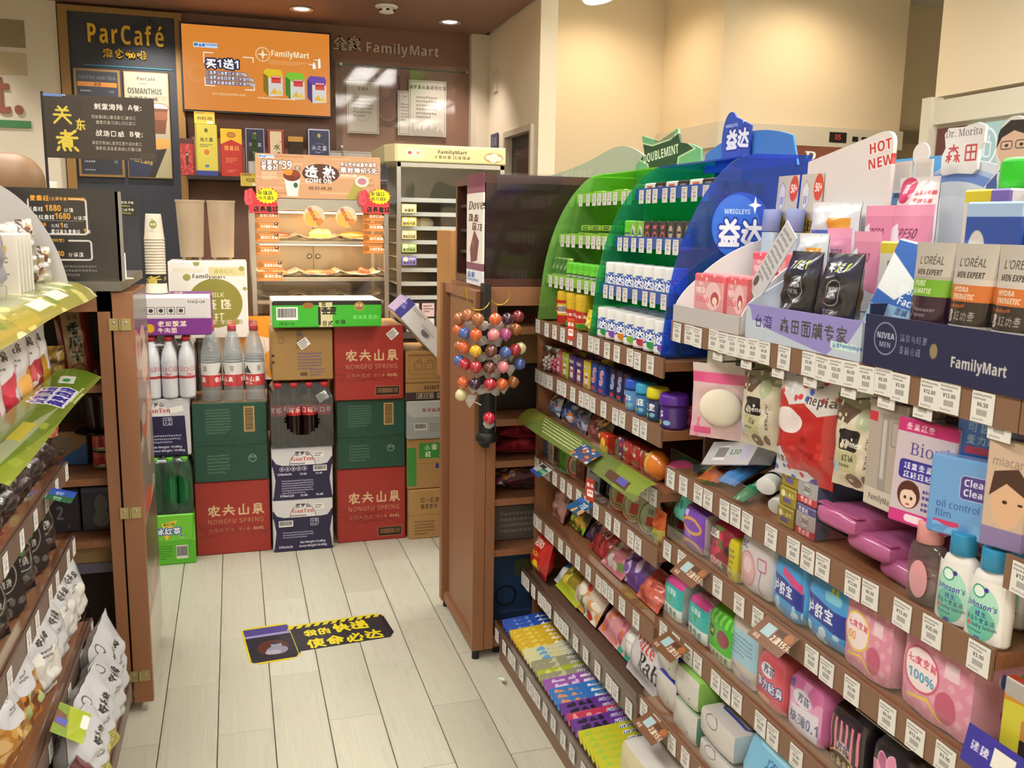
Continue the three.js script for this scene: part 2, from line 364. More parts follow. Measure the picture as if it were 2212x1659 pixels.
// ---------- surface textures ----------
function noiseTex(w,h,fn,rep){
const cv=document.createElement('canvas');cv.width=w;cv.height=h;const c=cv.getContext('2d');fn(c,w,h);
const t=new THREE.CanvasTexture(cv);t.colorSpace=THREE.SRGBColorSpace;t.magFilter=THREE.LinearFilter;t.wrapS=t.wrapT=THREE.RepeatWrapping;if(rep)t.repeat.set(...rep);return t;
}
function grain(base,dark,light,n,vert){
return(c,w,h)=>{c.fillStyle=base;c.fillRect(0,0,w,h);for(let i=0;i<n;i++){c.strokeStyle=rnd()<0.5?dark:light;c.globalAlpha=rr(0.04,0.2);c.lineWidth=rr(0.5,2.5);const a=rr(0,vert?w:h),b=rr(0,vert?h:w),l=rr(40,260),k=rr(-4,4);c.beginPath();if(vert){c.moveTo(a,b);c.quadraticCurveTo(a+k,b+l/2,a,b+l);}else{c.moveTo(b,a);c.quadraticCurveTo(b+l/2,a+k,b+l,a);}c.stroke();}c.globalAlpha=1;};
}
const woodTex=noiseTex(256,512,grain('#8f5f3f','#6e4429','#a5724e',900,true));
const M={
wood:new THREE.MeshPhysicalMaterial({map:woodTex,roughness:0.5,clearcoat:0.15,clearcoatRoughness:0.4}),
rail:std(0x80604a,{roughness:0.5}),railDim:std(0x6a564a,{roughness:0.35}),
dark:std(0x2b211c,{roughness:0.55}),
shelfDark:std(0x5d4334,{roughness:0.55}),
steel:std(0xb9b7b0,{metalness:0.9,roughness:0.32}),
steelDark:std(0x77746d,{metalness:0.85,roughness:0.42}),
black:std(0x141414,{roughness:0.5}),
white:std(0xeceae4,{roughness:0.5}),
clear:phy(0xffffff,{transmission:1,thickness:0,roughness:0.04,ior:1.45}),
clearDull:phy(0xf4f4f6,{transmission:1,thickness:0,roughness:0.16,ior:1.35}),
wrap:phy(0xffffff,{transmission:1,thickness:0,roughness:0.1,ior:1.3}),
glassPet:phy(0xf4f8fa,{transmission:0.86,thickness:0,roughness:0.05,ior:1.3}),
greenAcr:phy(new THREE.Color().setRGB(0.55,0.95,0.32),{transmission:0.8,thickness:0,roughness:0.05}),
greenDark:phy(new THREE.Color().setRGB(0.1,0.7,0.36),{transmission:0.86,thickness:0,roughness:0.05}),
blueAcr:phy(new THREE.Color().setRGB(0.12,0.34,0.92),{transmission:0.88,thickness:0,roughness:0.05}),
gold:std(0xb98d4a,{metalness:0.6,roughness:0.4}),
brass:std(0xb5a578,{metalness:0.85,roughness:0.35}),
leafGreen:std(0x66c93a),
};
// ================= THE ROOM =================
const wallMat=std(0xeadcc2,{roughness:0.85}),brownMat=std(0x86614f,{roughness:0.5}),soffitMat=std(0x8c6a59,{roughness:0.55});
const groutMat=std(0x4b483f,{roughness:0.9});
const floor=struct('floor',b2(-3.2,5.6,-0.12,-0.004,-7.2,3.6),groutMat);
// wood-look tiles, 0.15 x 0.6 m in a half bond
{
const mats=['#c6c4b1','#c1bfac','#c9c7b6','#bebca9','#c4c1ae'].map((c)=>new THREE.MeshPhysicalMaterial({map:noiseTex(128,512,(x,w,h)=>{grain(c,'#b3ad94','#dad7c8',240,true)(x,w,h);for(let i=0;i<26;i++){x.globalAlpha=0.05;x.fillStyle='#6a6858';const e=rnd()<0.6;x.beginPath();x.ellipse(e?(rnd()<0.5?0:w):rr(0,w),rr(0,h),rr(2,9),rr(8,60),0,0,7);x.fill();}x.globalAlpha=1;}),roughness:0.42,clearcoat:0.12,clearcoatRoughness:0.3}));
const g=cartonGeoPlain(0.1475,0.012,0.5975,0.0012);
for(let i=-6;i<10;i++)for(let k=-11;k<-1;k++){
const x=-0.2352+0.15*(i+0.5),z=k*0.6+(((i%2)+2)%2?0.57:0.267);
if(z<-6.0)continue;
const m=part(floor,'tile',g,mats[Math.floor(rnd()*5)],[x,-0.012,z-0.3]);m.rotation.y=rnd()<0.5?Math.PI:0;
}
const rest=std(0xc6c5b6,{roughness:0.45});
part(floor,'tiled_floor_beyond',merge([b2(-3.2,-1.14,-0.004,0,-7.2,3.6),b2(1.27,5.6,-0.004,0,-7.2,3.6),b2(-1.14,1.27,-0.004,0,-1.2,3.6),b2(-1.14,1.27,-0.004,0,-7.2,-6.4)]),rest);
}
function cartonGeoPlain(w,h,d,b){const s=new THREE.Shape();const X=w/2-b,Z=d/2-b;s.moveTo(-X,-Z);s.lineTo(X,-Z);s.lineTo(X,Z);s.lineTo(-X,Z);s.closePath();
const g=new THREE.ExtrudeGeometry(s,{depth:h-b,bevelEnabled:true,bevelThickness:b,bevelSize:b,bevelSegments:1,steps:1});g.rotateX(-Math.PI/2);const P=g.attributes.position,T=g.attributes.uv;for(let i=0;i<P.count;i++)T.setXY(i,P.getX(i)/w+0.5,P.getZ(i)/d+0.5);return g;}
struct('wall_back',b2(-3.2,1.62,0,3.1,-6.25,-6.1),brownMat);
struct('trim_1',b2(1.53,1.66,0,SOFFIT,-6.1,-6.04),std(0xd8cdb8,{roughness:0.7}));
struct('wall_service',merge([b2(1.65,1.75,0,3.1,-6.1,-5.62),b2(1.65,1.75,1.93,3.1,-5.62,-5.06),b2(1.65,1.75,0,3.1,-5.06,-4.98)]),wallMat);
struct('trim_2',merge([b2(1.63,1.77,1.93,1.965,-5.62,-5.06),b2(1.63,1.77,0,1.93,-5.09,-5.06),b2(1.63,1.77,0,1.93,-5.62,-5.59)]),std(0xc9bda6));
{const d=struct('door_1',b2(1.68,1.72,0,1.93,-5.585,-5.095),std(0x453f39));part(d,'window_pane',b2(1.672,1.679,1.2,1.85,-5.5,-5.18),phy(0x2a2623,{roughness:0.1}));part(d,'door_handle',rod([1.665,1.0,-5.15],[1.665,1.12,-5.15],0.012),M.steel);}
struct('wall_far',b2(1.75,2.91,0,3.1,-6.2,-6.06),wallMat);
struct('wall_bulkhead',b2(2.91,4.25,2.052,3.1,-6.2,-5.23),wallMat);struct('wall_bulkhead_right',b2(3.58,5.4,2.1,3.1,-4.15,3.4),wallMat);
struct('wall_recess',b2(4.25,5.4,0,3.1,-5.75,-5.6),wallMat);
struct('wall_right',b2(5.3,5.45,0,3.1,-5.7,3.5),wallMat);
struct('wall_left',b2(-3.2,-3.05,0,3.1,-6.2,3.5),wallMat);
struct('wall_front',b2(-3.2,5.45,0,3.1,3.4,3.55),wallMat);
{const d=struct('door_2',b2(4.36,4.86,0,2.02,-5.6,-5.56),std(0xb8a78c,{roughness:0.5}));part(d,'door_frame',merge([b2(4.28,4.36,0,2.1,-5.6,-5.53),b2(4.86,4.94,0,2.1,-5.6,-5.53),b2(4.28,4.94,2.02,2.1,-5.6,-5.53)]),std(0x8e8471));}
struct('ceiling',merge([b2(-3.2,5.45,CEIL,CEIL+0.1,-4.55,3.55),b2(1.62,5.45,CEIL,CEIL+0.1,-6.2,-4.55)]),std(0xdedbd2,{roughness:0.9}));
struct('ceiling_soffit',merge([b2(-3.2,1.62,SOFFIT,SOFFIT+0.08,-6.1,-4.6),b2(-3.2,1.62,SOFFIT,CEIL+0.05,-4.6,-4.55)]),soffitMat);
// troffers with a louver
{
const glow=new THREE.MeshStandardMaterial({color:0xffffff,emissive:0xfffaf4,emissiveIntensity:6});
const frame=merge([b2(-0.31,-0.28,-0.034,0,-0.61,0.61),b2(0.28,0.31,-0.034,0,-0.61,0.61),b2(-0.28,0.28,-0.034,0,-0.61,-0.58),b2(-0.28,0.28,-0.034,0,0.58,0.61)]);
const lv=[];for(let i=0;i<12;i++)lv.push(b2(-0.27,0.27,-0.03,-0.02,-0.53+i*0.096,-0.522+i*0.096));lv.push(b2(-0.035,0.035,-0.032,-0.02,-0.58,0.58));
const lg=merge(lv),tubes=merge([b2(-0.24,-0.06,-0.016,-0.008,-0.57,0.57),b2(0.06,0.24,-0.016,-0.008,-0.57,0.57)]),alu=std(0xb8b8b4,{metalness:0.6,roughness:0.35});
TROFFERS.forEach(([x,z],i)=>{
const t=thing('ceiling_troffer',`louvered ceiling troffer, ${ORD[i%4]} in the ${['left','middle','right'][i/4|0]} row`,'ceiling light',[x,CEIL,z],0,'ceiling troffers');
part(t,'frame',frame,alu);part(t,'tube_panel',tubes,glow);part(t,'louver',lg,alu);
});
}
// recessed downlights and smoke detector in the soffit
[[0.427,-5.72,'recessed downlight in brown soffit above the right part of the orange screen'],[1.316,-5.74,'recessed downlight in brown soffit at the corner by the cream wall'],[-0.42,-5.62,'recessed spotlight in brown soffit above the café board'],[-1.5,-5.7,'recessed downlight in brown soffit above the white board']].forEach(([x,z,label])=>{
const t=thing('downlight',label,'downlight',[x,SOFFIT,z],0,'downlights in the brown soffit');
part(t,'ring',lathe([[0.045,0],[0.066,0],[0.07,-0.004],[0.066,-0.008],[0.05,-0.006],[0.045,0]],24),std(0xcfc8bd,{metalness:0.4,roughness:0.4}));
part(t,'lens',new THREE.CircleGeometry(0.045,24).rotateX(Math.PI/2).translate(0,-0.003,0),new THREE.MeshStandardMaterial({color:0xffffff,emissive:0xf3ecff,emissiveIntensity:5}));
const s=new THREE.SpotLight(0xfff3ea,x===-0.42?DOWNLIGHT*1.5:DOWNLIGHT,0,0.85,0.7,2);s.position.set(x,SOFFIT-0.02,z);s.target.position.set(x,0,z-(x<0&&x>-1?0.9:0.25));s.castShadow=true;scene.add(s,s.target);
});
{const t=thing('smoke_detector','white round smoke detector on the brown soffit','smoke detector',[0.882,SOFFIT,-5.46]);
part(t,'base',lathe([[0,0],[0.065,0],[0.065,-0.012],[0.05,-0.016],[0,-0.016]],24),M.white);part(t,'sensor',lathe([[0.036,-0.016],[0.044,-0.024],[0.042,-0.04],[0.02,-0.046],[0,-0.046]],24),M.white);
for(let i=0;i<6;i++)part(t,'vent',bx(0.018,0.01,0.006,0,0,0),M.black,[0.044*Math.sin(i*1.05),-0.036,0.044*Math.cos(i*1.05)],[0,i*1.05,0]);}
// warm downlights in the main ceiling over the far corner
[[2.35,-5.55,'warm downlight in the main ceiling over the far cream wall'],[3.4,-4.75,'warm downlight in the main ceiling before the white fridge']].forEach(([x,z,lb])=>{
const t=thing('downlight',lb,'downlight',[x,CEIL,z],0,'warm ceiling downlights');
part(t,'ring',lathe([[0.06,0],[0.085,0],[0.09,-0.004],[0.085,-0.008],[0.065,-0.006],[0.06,0]],24),std(0xdedbd2));part(t,'lens',new THREE.CircleGeometry(0.06,24).rotateX(Math.PI/2).translate(0,-0.003,0),new THREE.MeshStandardMaterial({color:0xffffff,emissive:0xffdfa8,emissiveIntensity:6}));
const s=new THREE.SpotLight(0xffe2bc,2.3,0,1.35,0.6,2);s.position.set(x,CEIL-0.02,z);s.target.position.set(x,0,z);s.castShadow=true;scene.add(s,s.target);
});
// ================= BACK WALL =================
sheet(0);
const fm=(p,x,y,s,col='#2a5caa')=>{p.R(x,y,s*6.4,s*1.35,'#cfe0f5').R(x+s*0.2,y+s*0.25,s,s*0.3,'#3a9a58').R(x+s*0.2,y+s*0.55,s,s*0.4,'#2f66c8').T('全家',x+s*1.35,y+s*0.2,s*0.9,col,{w:0.14}).T('FamilyMart',x+s*3.2,y+s*0.15,s*0.62,col);};
// screen
{
const a=art(644,372,'#e48a34',(p)=>{
fm(p,48,76,16);
p.P([[90,165],[90,118],[132,118]],null,'#fff',4,false).P([[258,128],[302,128],[302,150]],null,'#fff',4,false).P([[92,226],[92,262],[134,262]],null,'#fff',4,false).P([[262,272],[304,272],[304,240]],null,'#fff',4,false);
p.E(60,210,34,34,null,'#f5b878',1.5).T('买1送1',96,138,48,'#fdfdff',{w:0.15,out:'#2a2348',ow:13});
p.T('麦西恩芝士味玉米脆170g',94,196,17,'#fff',{sx:0.94,out:'#3d3560',ow:4}).T('麦西恩蒜香黄油味玉米脆170g',94,217,17,'#fff',{sx:0.93,out:'#3d3560',ow:4}).T('麦西恩芥末海苔味玉米脆170g',94,238,17,'#fff',{sx:0.93,out:'#3d3560',ow:4});
p.T('活动日期：2018/9/01-9/30',118,290,13,'#ffe9cf',{b:0,w:0.08});
p.E(345,110,30,30,null,'#fff3da',3).P([[345,84],[350,106],[371,110],[350,115],[345,136],[340,115],[319,110],[340,106]],'#fff3da').T('FamilyMart',380,84,36,'#fff3c8',{sx:0.86});
for(let i=0;i<4;i++)p.R(370,134+i*5,190-i*22,1.2,'#f7c58e');
p.E(596,118,5,6,'#fff').R(591,122,11,34,'#fff').R(572,118,22,3,'#fff').E(572,136,5,5,'#fff').R(566,140,14,20,'#fff').R(548,140,20,3,'#fff');
[['#e9c81e','#8a6e10',352],['#7ac92c','#3f7d1a',450],['#6a3fa8','#432676',548]].forEach(([c,d,x],i)=>{
const y=172+i*10;p.P([[x-6,y+14],[x+6,y],[x+70,y+2],[x+78,y+18],[x+78,y+118],[x+14,y+124],[x-8,y+100]],'#ded8d2').P([[x-6,y+14],[x+6,y],[x+70,y+2],[x+78,y+18],[x+76,y+40],[x+16,y+40],[x-6,y+30]],c).P([[x-8,y+20],[x+14,y+34],[x+14,y+124],[x-8,y+100]],d).R(x+28,y+30,42,16,'#c8242e').T('MISSION',x+30,y+30,9,'#fff').R(x+28,y+46,42,16,'#d9443a').P([[x+20,y+110],[x+40,y+84],[x+58,y+112]],'#e8b83a').P([[x+46,y+114],[x+62,y+88],[x+76,y+112]],'#f0ca55');
});
p.L(318,300,270,1,11,'#ffe3c4',1);
});
const t=thing('wall_screen','lit wall television showing an orange snack offer','television',[0.18,2.295,-5.99]);
t.rotation.x=0.0;
part(t,'casing',bx(0.885,0.51,0.05,0,-0.255,-0.03),M.black);
part(t,'wall_bracket',bx(0.3,0.25,0.05,0,-0.125,-0.08),M.steelDark);
const scr=new THREE.MeshStandardMaterial({color:0x050505,roughness:0.2,emissive:0xffffff,emissiveMap:SHEET[0].tex,emissiveIntensity:0.88});
part(t,'screen',quadGeo(0.862,0.488,a),scr,[0,0,-0.003]);
const l=new THREE.RectAreaLight(0xff9440,0.5,0.86,0.48);l.position.set(0.18,2.295,-5.98);l.rotation.y=Math.PI;l.castShadow=true;scene.add(l);
}
// glass board beside the screen, certificates behind it
{
const t=thing('glass_notice_board','glossy glass board over certificates beside the orange screen','notice board',[0,0,0]);
part(t,'pane',b2(0.645,1.525,1.84,2.40,-6.0,-5.994),M.clear);
for(const[x,y]of[[0.68,2.37],[1.49,2.37],[0.68,1.87],[1.49,1.87]])part(t,'standoff',rod([x,y,-6.1],[x,y,-5.99],0.008,10),M.steel);
const doc=(w,h,title,city)=>art(w,h,'#c9c2b6',(p)=>{p.RR(5,5,w-10,h-10,2,null,'#8d867c',2);p.T(title,w/2,16,w*0.11,'#5c5650',{a:'c',w:0.1}).L(w*0.2,h*0.28,w*0.6,6,h*0.07,'#8d867c');if(city)for(let i=0;i<14;i++)p.R(10+i*(w-20)/14,h-10-rr(8,34),(w-20)/16,34,'#aba498');else p.E(w/2,h*0.62,w*0.22,w*0.22,null,'#b5aea2',3);});
[[0.827,2.125,0.204,0.32,doc(104,164,'业执照'),'pale business licence sheet under the light reflection on the glass board'],[1.1,2.105,0.1,0.28,doc(50,140,'许可'),'narrow certificate sheet half covered by the larger certificate'],[1.247,2.14,0.248,0.352,doc(124,180,'酒类商品零售许可证',1),'large certificate sheet with a skyline print near the cream post']].forEach(([x,y,w,h,a,lb],i)=>solo('certificate',lb,'certificate',quadGeo(w,h,a),mat(a,'paper'),[x,y,-6.085+i*0.004],0,'certificates behind glass'));
solo('certificate','wide pale certificate low on the back wall beside the steamer','certificate',quadGeo(0.36,0.12,doc(180,60,'')),mat({s:0},'paper'),[0.78,1.79,-6.09],0,'certificates behind glass');
const em=art(90,180,'#5e3a30',(p)=>{p.E(45,45,34,36,'#7c5046','#8e6257',4).E(45,110,38,50,'#70463c','#8e6257',4).E(38,60,14,20,'#8e5f50');});
solo('food_mural','faint round food picture printed on the brown wall behind the glass board','wall picture',quadGeo(0.16,0.32,em),mat(em,'paper'),[0.99,2.18,-6.096]);
}
const FONT=await new FontLoader().loadAsync('fonts/droid/droid_sans_bold.typeface.json');
function letters(s,size,depth){const g=new TextGeometry(s,{font:FONT,size,depth,curveSegments:4,bevelEnabled:false});g.computeBoundingBox();return g;}
// 3-D strokes for Chinese lettering that stands proud of a wall
function glyphSolid(ch,size,weight,depth){
const k=size/16,gs=[];for(const st of GLYPH[ch]??fallback(ch))for(let i=1;i<st.length;i++){const[x0,y0]=st[i-1],[x1,y1]=st[i];const L=Math.hypot(x1-x0,y1-y0)*k+weight;gs.push(new THREE.BoxGeometry(L,weight,depth).rotateZ(-Math.atan2(y1-y0,x1-x0)).translate((x0+x1)/2*k,size-(y0+y1)/2*k,depth/2));}
return merge(gs);
}
{
const pale=std(0xc0ae9e,{roughness:0.5});
const t=thing('wall_lettering','faded pale store name lettering on the brown wall right of the screen','sign',[0.645,2.44,-6.1]);
[...'全家'].forEach((c,i)=>part(t,'character',glyphSolid(c,0.085,0.011,0.012),pale,[i*0.09,0.03,0]));
let x=0.2;for(const c of 'FamilyMart'){const g=letters(c,0.06,0.012);part(t,'letter',g,pale,[x,0.03,0]);x+=(g.boundingBox.max.x+0.007);}
part(t,'green_line',b2(0.0,0.88,-0.06,-0.053,0,0.004),std(0x2f5c45));
}
// liquor shelf and boxes
{
const t=thing('liquor_shelf','dark wall shelf under the screen carrying boxed liquor','shelf',[0.12,1.655,-5.98]);
part(t,'board',b2(-0.365,0.485,-0.022,0,-0.11,0.22),M.dark);part(t,'back_panel',b2(-0.36,0.485,0,0.36,-0.118,-0.11),brownMat);
const L=[
[-0.282,0.077,0.215,'#a4262c',(p)=>p.R(0,0,p.w,26,'#4a1a1c').S(40,['#c2494a'],4,9,0,30).R(p.w/2-6,70,12,70,'#3a1414').T('酒',p.w/2,76,14,'#d8b37a',{a:'c'}),'narrow red liquor box at the left end of the liquor shelf'],
[-0.193,0.124,0.296,'#cfc24a',(p)=>p.R(0,0,8,p.h,'#b5a83a').R(0,p.h-26,p.w,26,'#2a3a8c').E(p.w/2,28,9,11,'#5a5a30').T('海之蓝',p.w/2,64,24,'#3a3a2c',{a:'c',w:0.09}).E(p.w/2,142,17,17,'#c9762c','#e0d060',3).L(20,100,p.w-40,2,9,'#6a6430').E(p.w/2,215,12,8,'#5a74a8'),'tall yellow green liquor box with blue foot on the liquor shelf'],
[-0.051,0.122,0.278,'#b8231f',(p)=>p.P([[0,0],[p.w,0],[p.w,80],[p.w/2,54],[0,80]],'#e2b52a').E(p.w/2,30,22,13,'#b8872a','#7d2a18',3).T('剑南春',p.w/2,86,28,'#e8b44a',{a:'c',w:0.1}).L(24,150,p.w-48,3,10,'#d88a5a').L(30,215,p.w-60,2,8,'#d88a5a'),'red liquor box with a yellow peaked top on the liquor shelf'],
[0.089,0.115,0.29,'#1d2347',(p)=>p.RR(3,3,p.w-6,p.h-6,2,null,'#b9b9c4',4).E(p.w/2,34,9,12,'#c8a452').T('海之蓝',p.w/2,74,24,'#c9cbd8',{a:'c',w:0.08}),'dark navy liquor box with silver edges behind the pale bottle'],
[0.217,0.102,0.285,'#8a2a22',(p)=>p.R(14,6,p.w-28,p.h,'#dcc9a4').T('水',p.w/2-14,70,38,'#3a2a22',{w:0.1}).T('井',p.w/2+4,112,22,'#3a2a22',{w:0.09}).E(p.w/2+24,62,3,4,'#b22'),'red liquor box with a cream front panel and brush lettering'],
[0.457,0.134,0.30,'#1c2654',(p)=>p.RR(3,3,p.w-6,p.h-6,2,null,'#c9c9d0',5).E(p.w/2,34,9,12,'#b8a36a').T('天之蓝',p.w/2,86,30,'#cfd3e4',{a:'c',w:0.09}).E(p.w/2,100,40,24,null,'#7c86b8',2).L(40,122,p.w-80,1,10,'#9fa6c9'),'navy blue liquor box with silver edges at the right end of the shelf'],
];
L.forEach(([x,w,h,c,fn,lb])=>{const a=art(Math.round(w*900),Math.round(h*900),c,fn);solo('liquor_box',lb,'liquor box',cartonGeo(w,h,w*0.9,{f:a,all:c}),mat(a,'gloss'),[x+w/2,1.656,-5.9],0,'boxed liquor under the screen');});
const d=thing('liquor_decanter','dark boxed bottle with gold cap between cream and navy liquor boxes','bottle',[0.385,1.656,-5.89]);
part(d,'body',bx(0.085,0.22,0.08),phy(0x2b1a12,{roughness:0.15}));part(d,'cap',bx(0.088,0.03,0.083,0,0.22),M.gold);part(d,'crest',new THREE.CircleGeometry(0.018,16),M.gold,[0,0.08,0.0412]);
const bt=thing('liquor_bottle','pale labelled bottle in front of the dark navy liquor box','bottle',[0.14,1.656,-5.80]);
part(bt,'glass',lathe([[0,0],[0.035,0],[0.037,0.01],[0.037,0.13],[0.03,0.16],[0.014,0.185],[0.013,0.22],[0,0.22]],20),phy(0x30402a,{roughness:0.12}));part(bt,'label',lathe([[0.0376,0.015],[0.0376,0.09]],20),std(0xb8b2a6));part(bt,'cap',cyl(0.015,0.015,0.035,16,0.215),std(0x3a5c34));
const pt=(w,t)=>art(w,Math.round(w*0.6),'#d8bf4e',(p)=>p.R(0,0,w,10,'#c9a83a').T(t,w*0.5,p.h*0.36,w*0.2,'#5e4a1a',{a:'c'}).R(w*0.6,p.h*0.75,w*0.3,p.h*0.18,'#f0ece0').L(6,3,w*0.7,1,9,'#7d6420'));
const p1=pt(90,'¥585.00'),p2=pt(76,'¥228');
solo('price_card','yellow price card standing above the yellow green liquor box','price card',cardGeo(rectPts(0.115,0.07),0.002,p1),mat(p1,'paper'),[-0.137,1.956,-5.86],0,'yellow liquor price cards');
solo('price_card','yellow price card hanging from the shelf edge beside the food banner','price card',cardGeo(rectPts(0.11,0.075),0.002,p2),mat(p2,'paper'),[0.11,1.6,-5.755],0,'yellow liquor price cards');
}
// café board
{
const t=thing('cafe_board','dark blue café wall board with gold frame strips','wall board',[0,0,0]);
part(t,'panel',b2(-0.87,-0.29,0.9,2.6,-6.1,-6.04),std(0x2f333c,{roughness:0.6}));
part(t,'frame_strip',b2(-0.92,-0.87,0.9,2.6,-6.1,-6.02),std(0x8d6b34,{roughness:0.45}));part(t,'frame_strip',b2(-0.29,-0.25,0.9,2.6,-6.1,-6.02),std(0x8d6b34,{roughness:0.45}));
part(t,'frame_strip',b2(-0.87,-0.29,2.57,2.6,-6.04,-6.02),std(0x8d6b34,{roughness:0.45}));
const gold=std(0xd9ac1c,{roughness:0.4});let x=-0.775;
for(const c of 'ParCafé'){const g=letters(c,0.105,0.015).scale(0.66,1,1);g.computeBoundingBox();part(t,'letter',g,gold,[x,2.405,-6.04]);x+=g.boundingBox.max.x+0.014;}
[...'湃客咖啡'].forEach((c,i)=>part(t,'character',glyphSolid(c,0.05,0.006,0.01),gold,[-0.69+i*0.062,2.325,-6.04]));
part(t,'colour_line',b2(-0.8,-0.31,2.275,2.281,-6.04,-6.036),std(0x2c7a8c));
// line drawing of a coffee branch on the panel
const lc=std(0x1d222f);for(let i=0;i<7;i++)part(t,'leaf_outline',new THREE.TorusGeometry(0.028,0.0016,4,16).scale(1,0.4,1),lc,[-0.44+(i-3)*0.025,2.54-Math.abs(i-3)*0.012,-6.038],[0,0,(i-3)*0.4+1.5]);
const menu=(top)=>art(132,330,'#262b3a',(p)=>{p.RR(2,2,128,326,2,null,'#8a6b3a',6);p.T('COFFEE AND TEA',66,18,13,'#8d8a84',{a:'c',f:'serif',b:0}).R(8,38,116,14,'#c07a2a').T('经典',66,39,12,'#5a3610',{a:'c'});for(let i=0;i<8;i++)p.L(16,62+i*20,44,1,10,'#8a8c92',1).T('¥'+[10,12,14,15,9,8,13,12][i],100,62+i*20,9,'#8a8c92');p.R(8,232,116,11,'#c9b45a').T('其他',66,232,10,'#4a4018',{a:'c'});p.L(16,256,40,1,11,'#9a9ca2',1).T('¥9',104,256,10,'#9a9ca2').L(16,280,44,1,11,'#9a9ca2',1).T('¥2',104,280,10,'#9a9ca2').L(16,308,50,1,8,'#9a9ca2',1);});
const m1=menu();
const f1=thing('framed_menu','framed dark coffee and tea price list on the café board','framed menu',[-0.73,1.64,-6.035]);part(f1,'frame',cardGeo(rectPts(0.25,0.615),0.012,m1),std(0x8a6b3a));part(f1,'print',quadGeo(0.24,0.605,m1),mat(m1,'gloss'),[0,0.308,0.0125]);
const m2=art(132,330,'#a8a28c',(p)=>{p.T('ParCafé',66,12,15,'#4a4436',{a:'c'}).L(44,32,44,1,8,'#7a7462',1).T('OSMANTHUS',8,46,25,'#2c2c24',{sx:0.68}).T('latte',78,66,22,'#8a8470',{f:'serif',it:1,b:0}).T('桂花拿铁咖啡',10,74,15,'#3c3a30');p.E(100,108,30,14,'#e8dfd0','#8c6a4a',3).P([[72,110],[128,110],[118,190],[80,190]],'#6a3a22').R(76,120,50,26,'#8a5236').P([[56,230],[132,200],[132,330],[30,330]],'#a8a07c').E(104,222,28,18,'#c89a4a').P([[0,240],[96,240],[70,330],[0,330]],'#1f2a48').T('ParCafé',10,262,18,'#c9a43a',{rot:0.2}).P([[96,240],[120,236],[80,330],[62,330]],'#241e1c');});
const f2=thing('framed_menu','framed osmanthus latte poster on the café board','framed poster',[-0.462,1.64,-6.035]);part(f2,'frame',cardGeo(rectPts(0.25,0.615),0.012,m2),std(0x8a6b3a));part(f2,'print',quadGeo(0.24,0.605,m2),mat(m2,'gloss'),[0,0.308,0.0125]);
}
// white board at far left with red-brown lettering and green bar
{
const t=thing('white_wall_board','pale wall board with big red brown letter and green bar at the left edge','wall board',[0,0,0]);
part(t,'panel',b2(-2.4,-0.93,1.0,2.62,-6.1,-6.05),std(0xcfc6b2,{roughness:0.6}));
{const g=letters('Smart.',0.215,0.012).scale(0.85,1,1);g.computeBoundingBox();part(t,'letter',g,std(0x8a5040),[-1.135-g.boundingBox.max.x,1.985,-6.05]);}
part(t,'green_bar',b2(-2.2,-1.10,1.905,1.945,-6.05,-6.04),std(0x3d7a48));
part(t,'photo_print',b2(-1.4,-1.1,2.35,2.5,-6.05,-6.045),std(0x8a7a5c));part(t,'photo_print',b2(-1.4,-1.1,2.2,2.32,-6.05,-6.045),std(0xb8a888));
}
// switch plate and small blue sign on the service wall
solo('switch_plate','small pale switch plate high on the service wall','switch',bx(0.085,0.13,0.012),std(0xd6cdb9),[1.644,2.24,-5.86],-Math.PI/2);
{const a=art(60,60,'#2c3050',(p)=>p.RR(2,2,56,56,6,null,'#4a5078',2).T('微笑',30,8,22,'#7f86a8',{a:'c'}).T('服务',30,32,20,'#7f86a8',{a:'c'}));solo('wall_sign','small square navy sign on the service wall behind the steamer','sign',cardGeo(rectPts(0.16,0.16),0.006,a),mat(a),[1.646,1.82,-5.86],-Math.PI/2);}
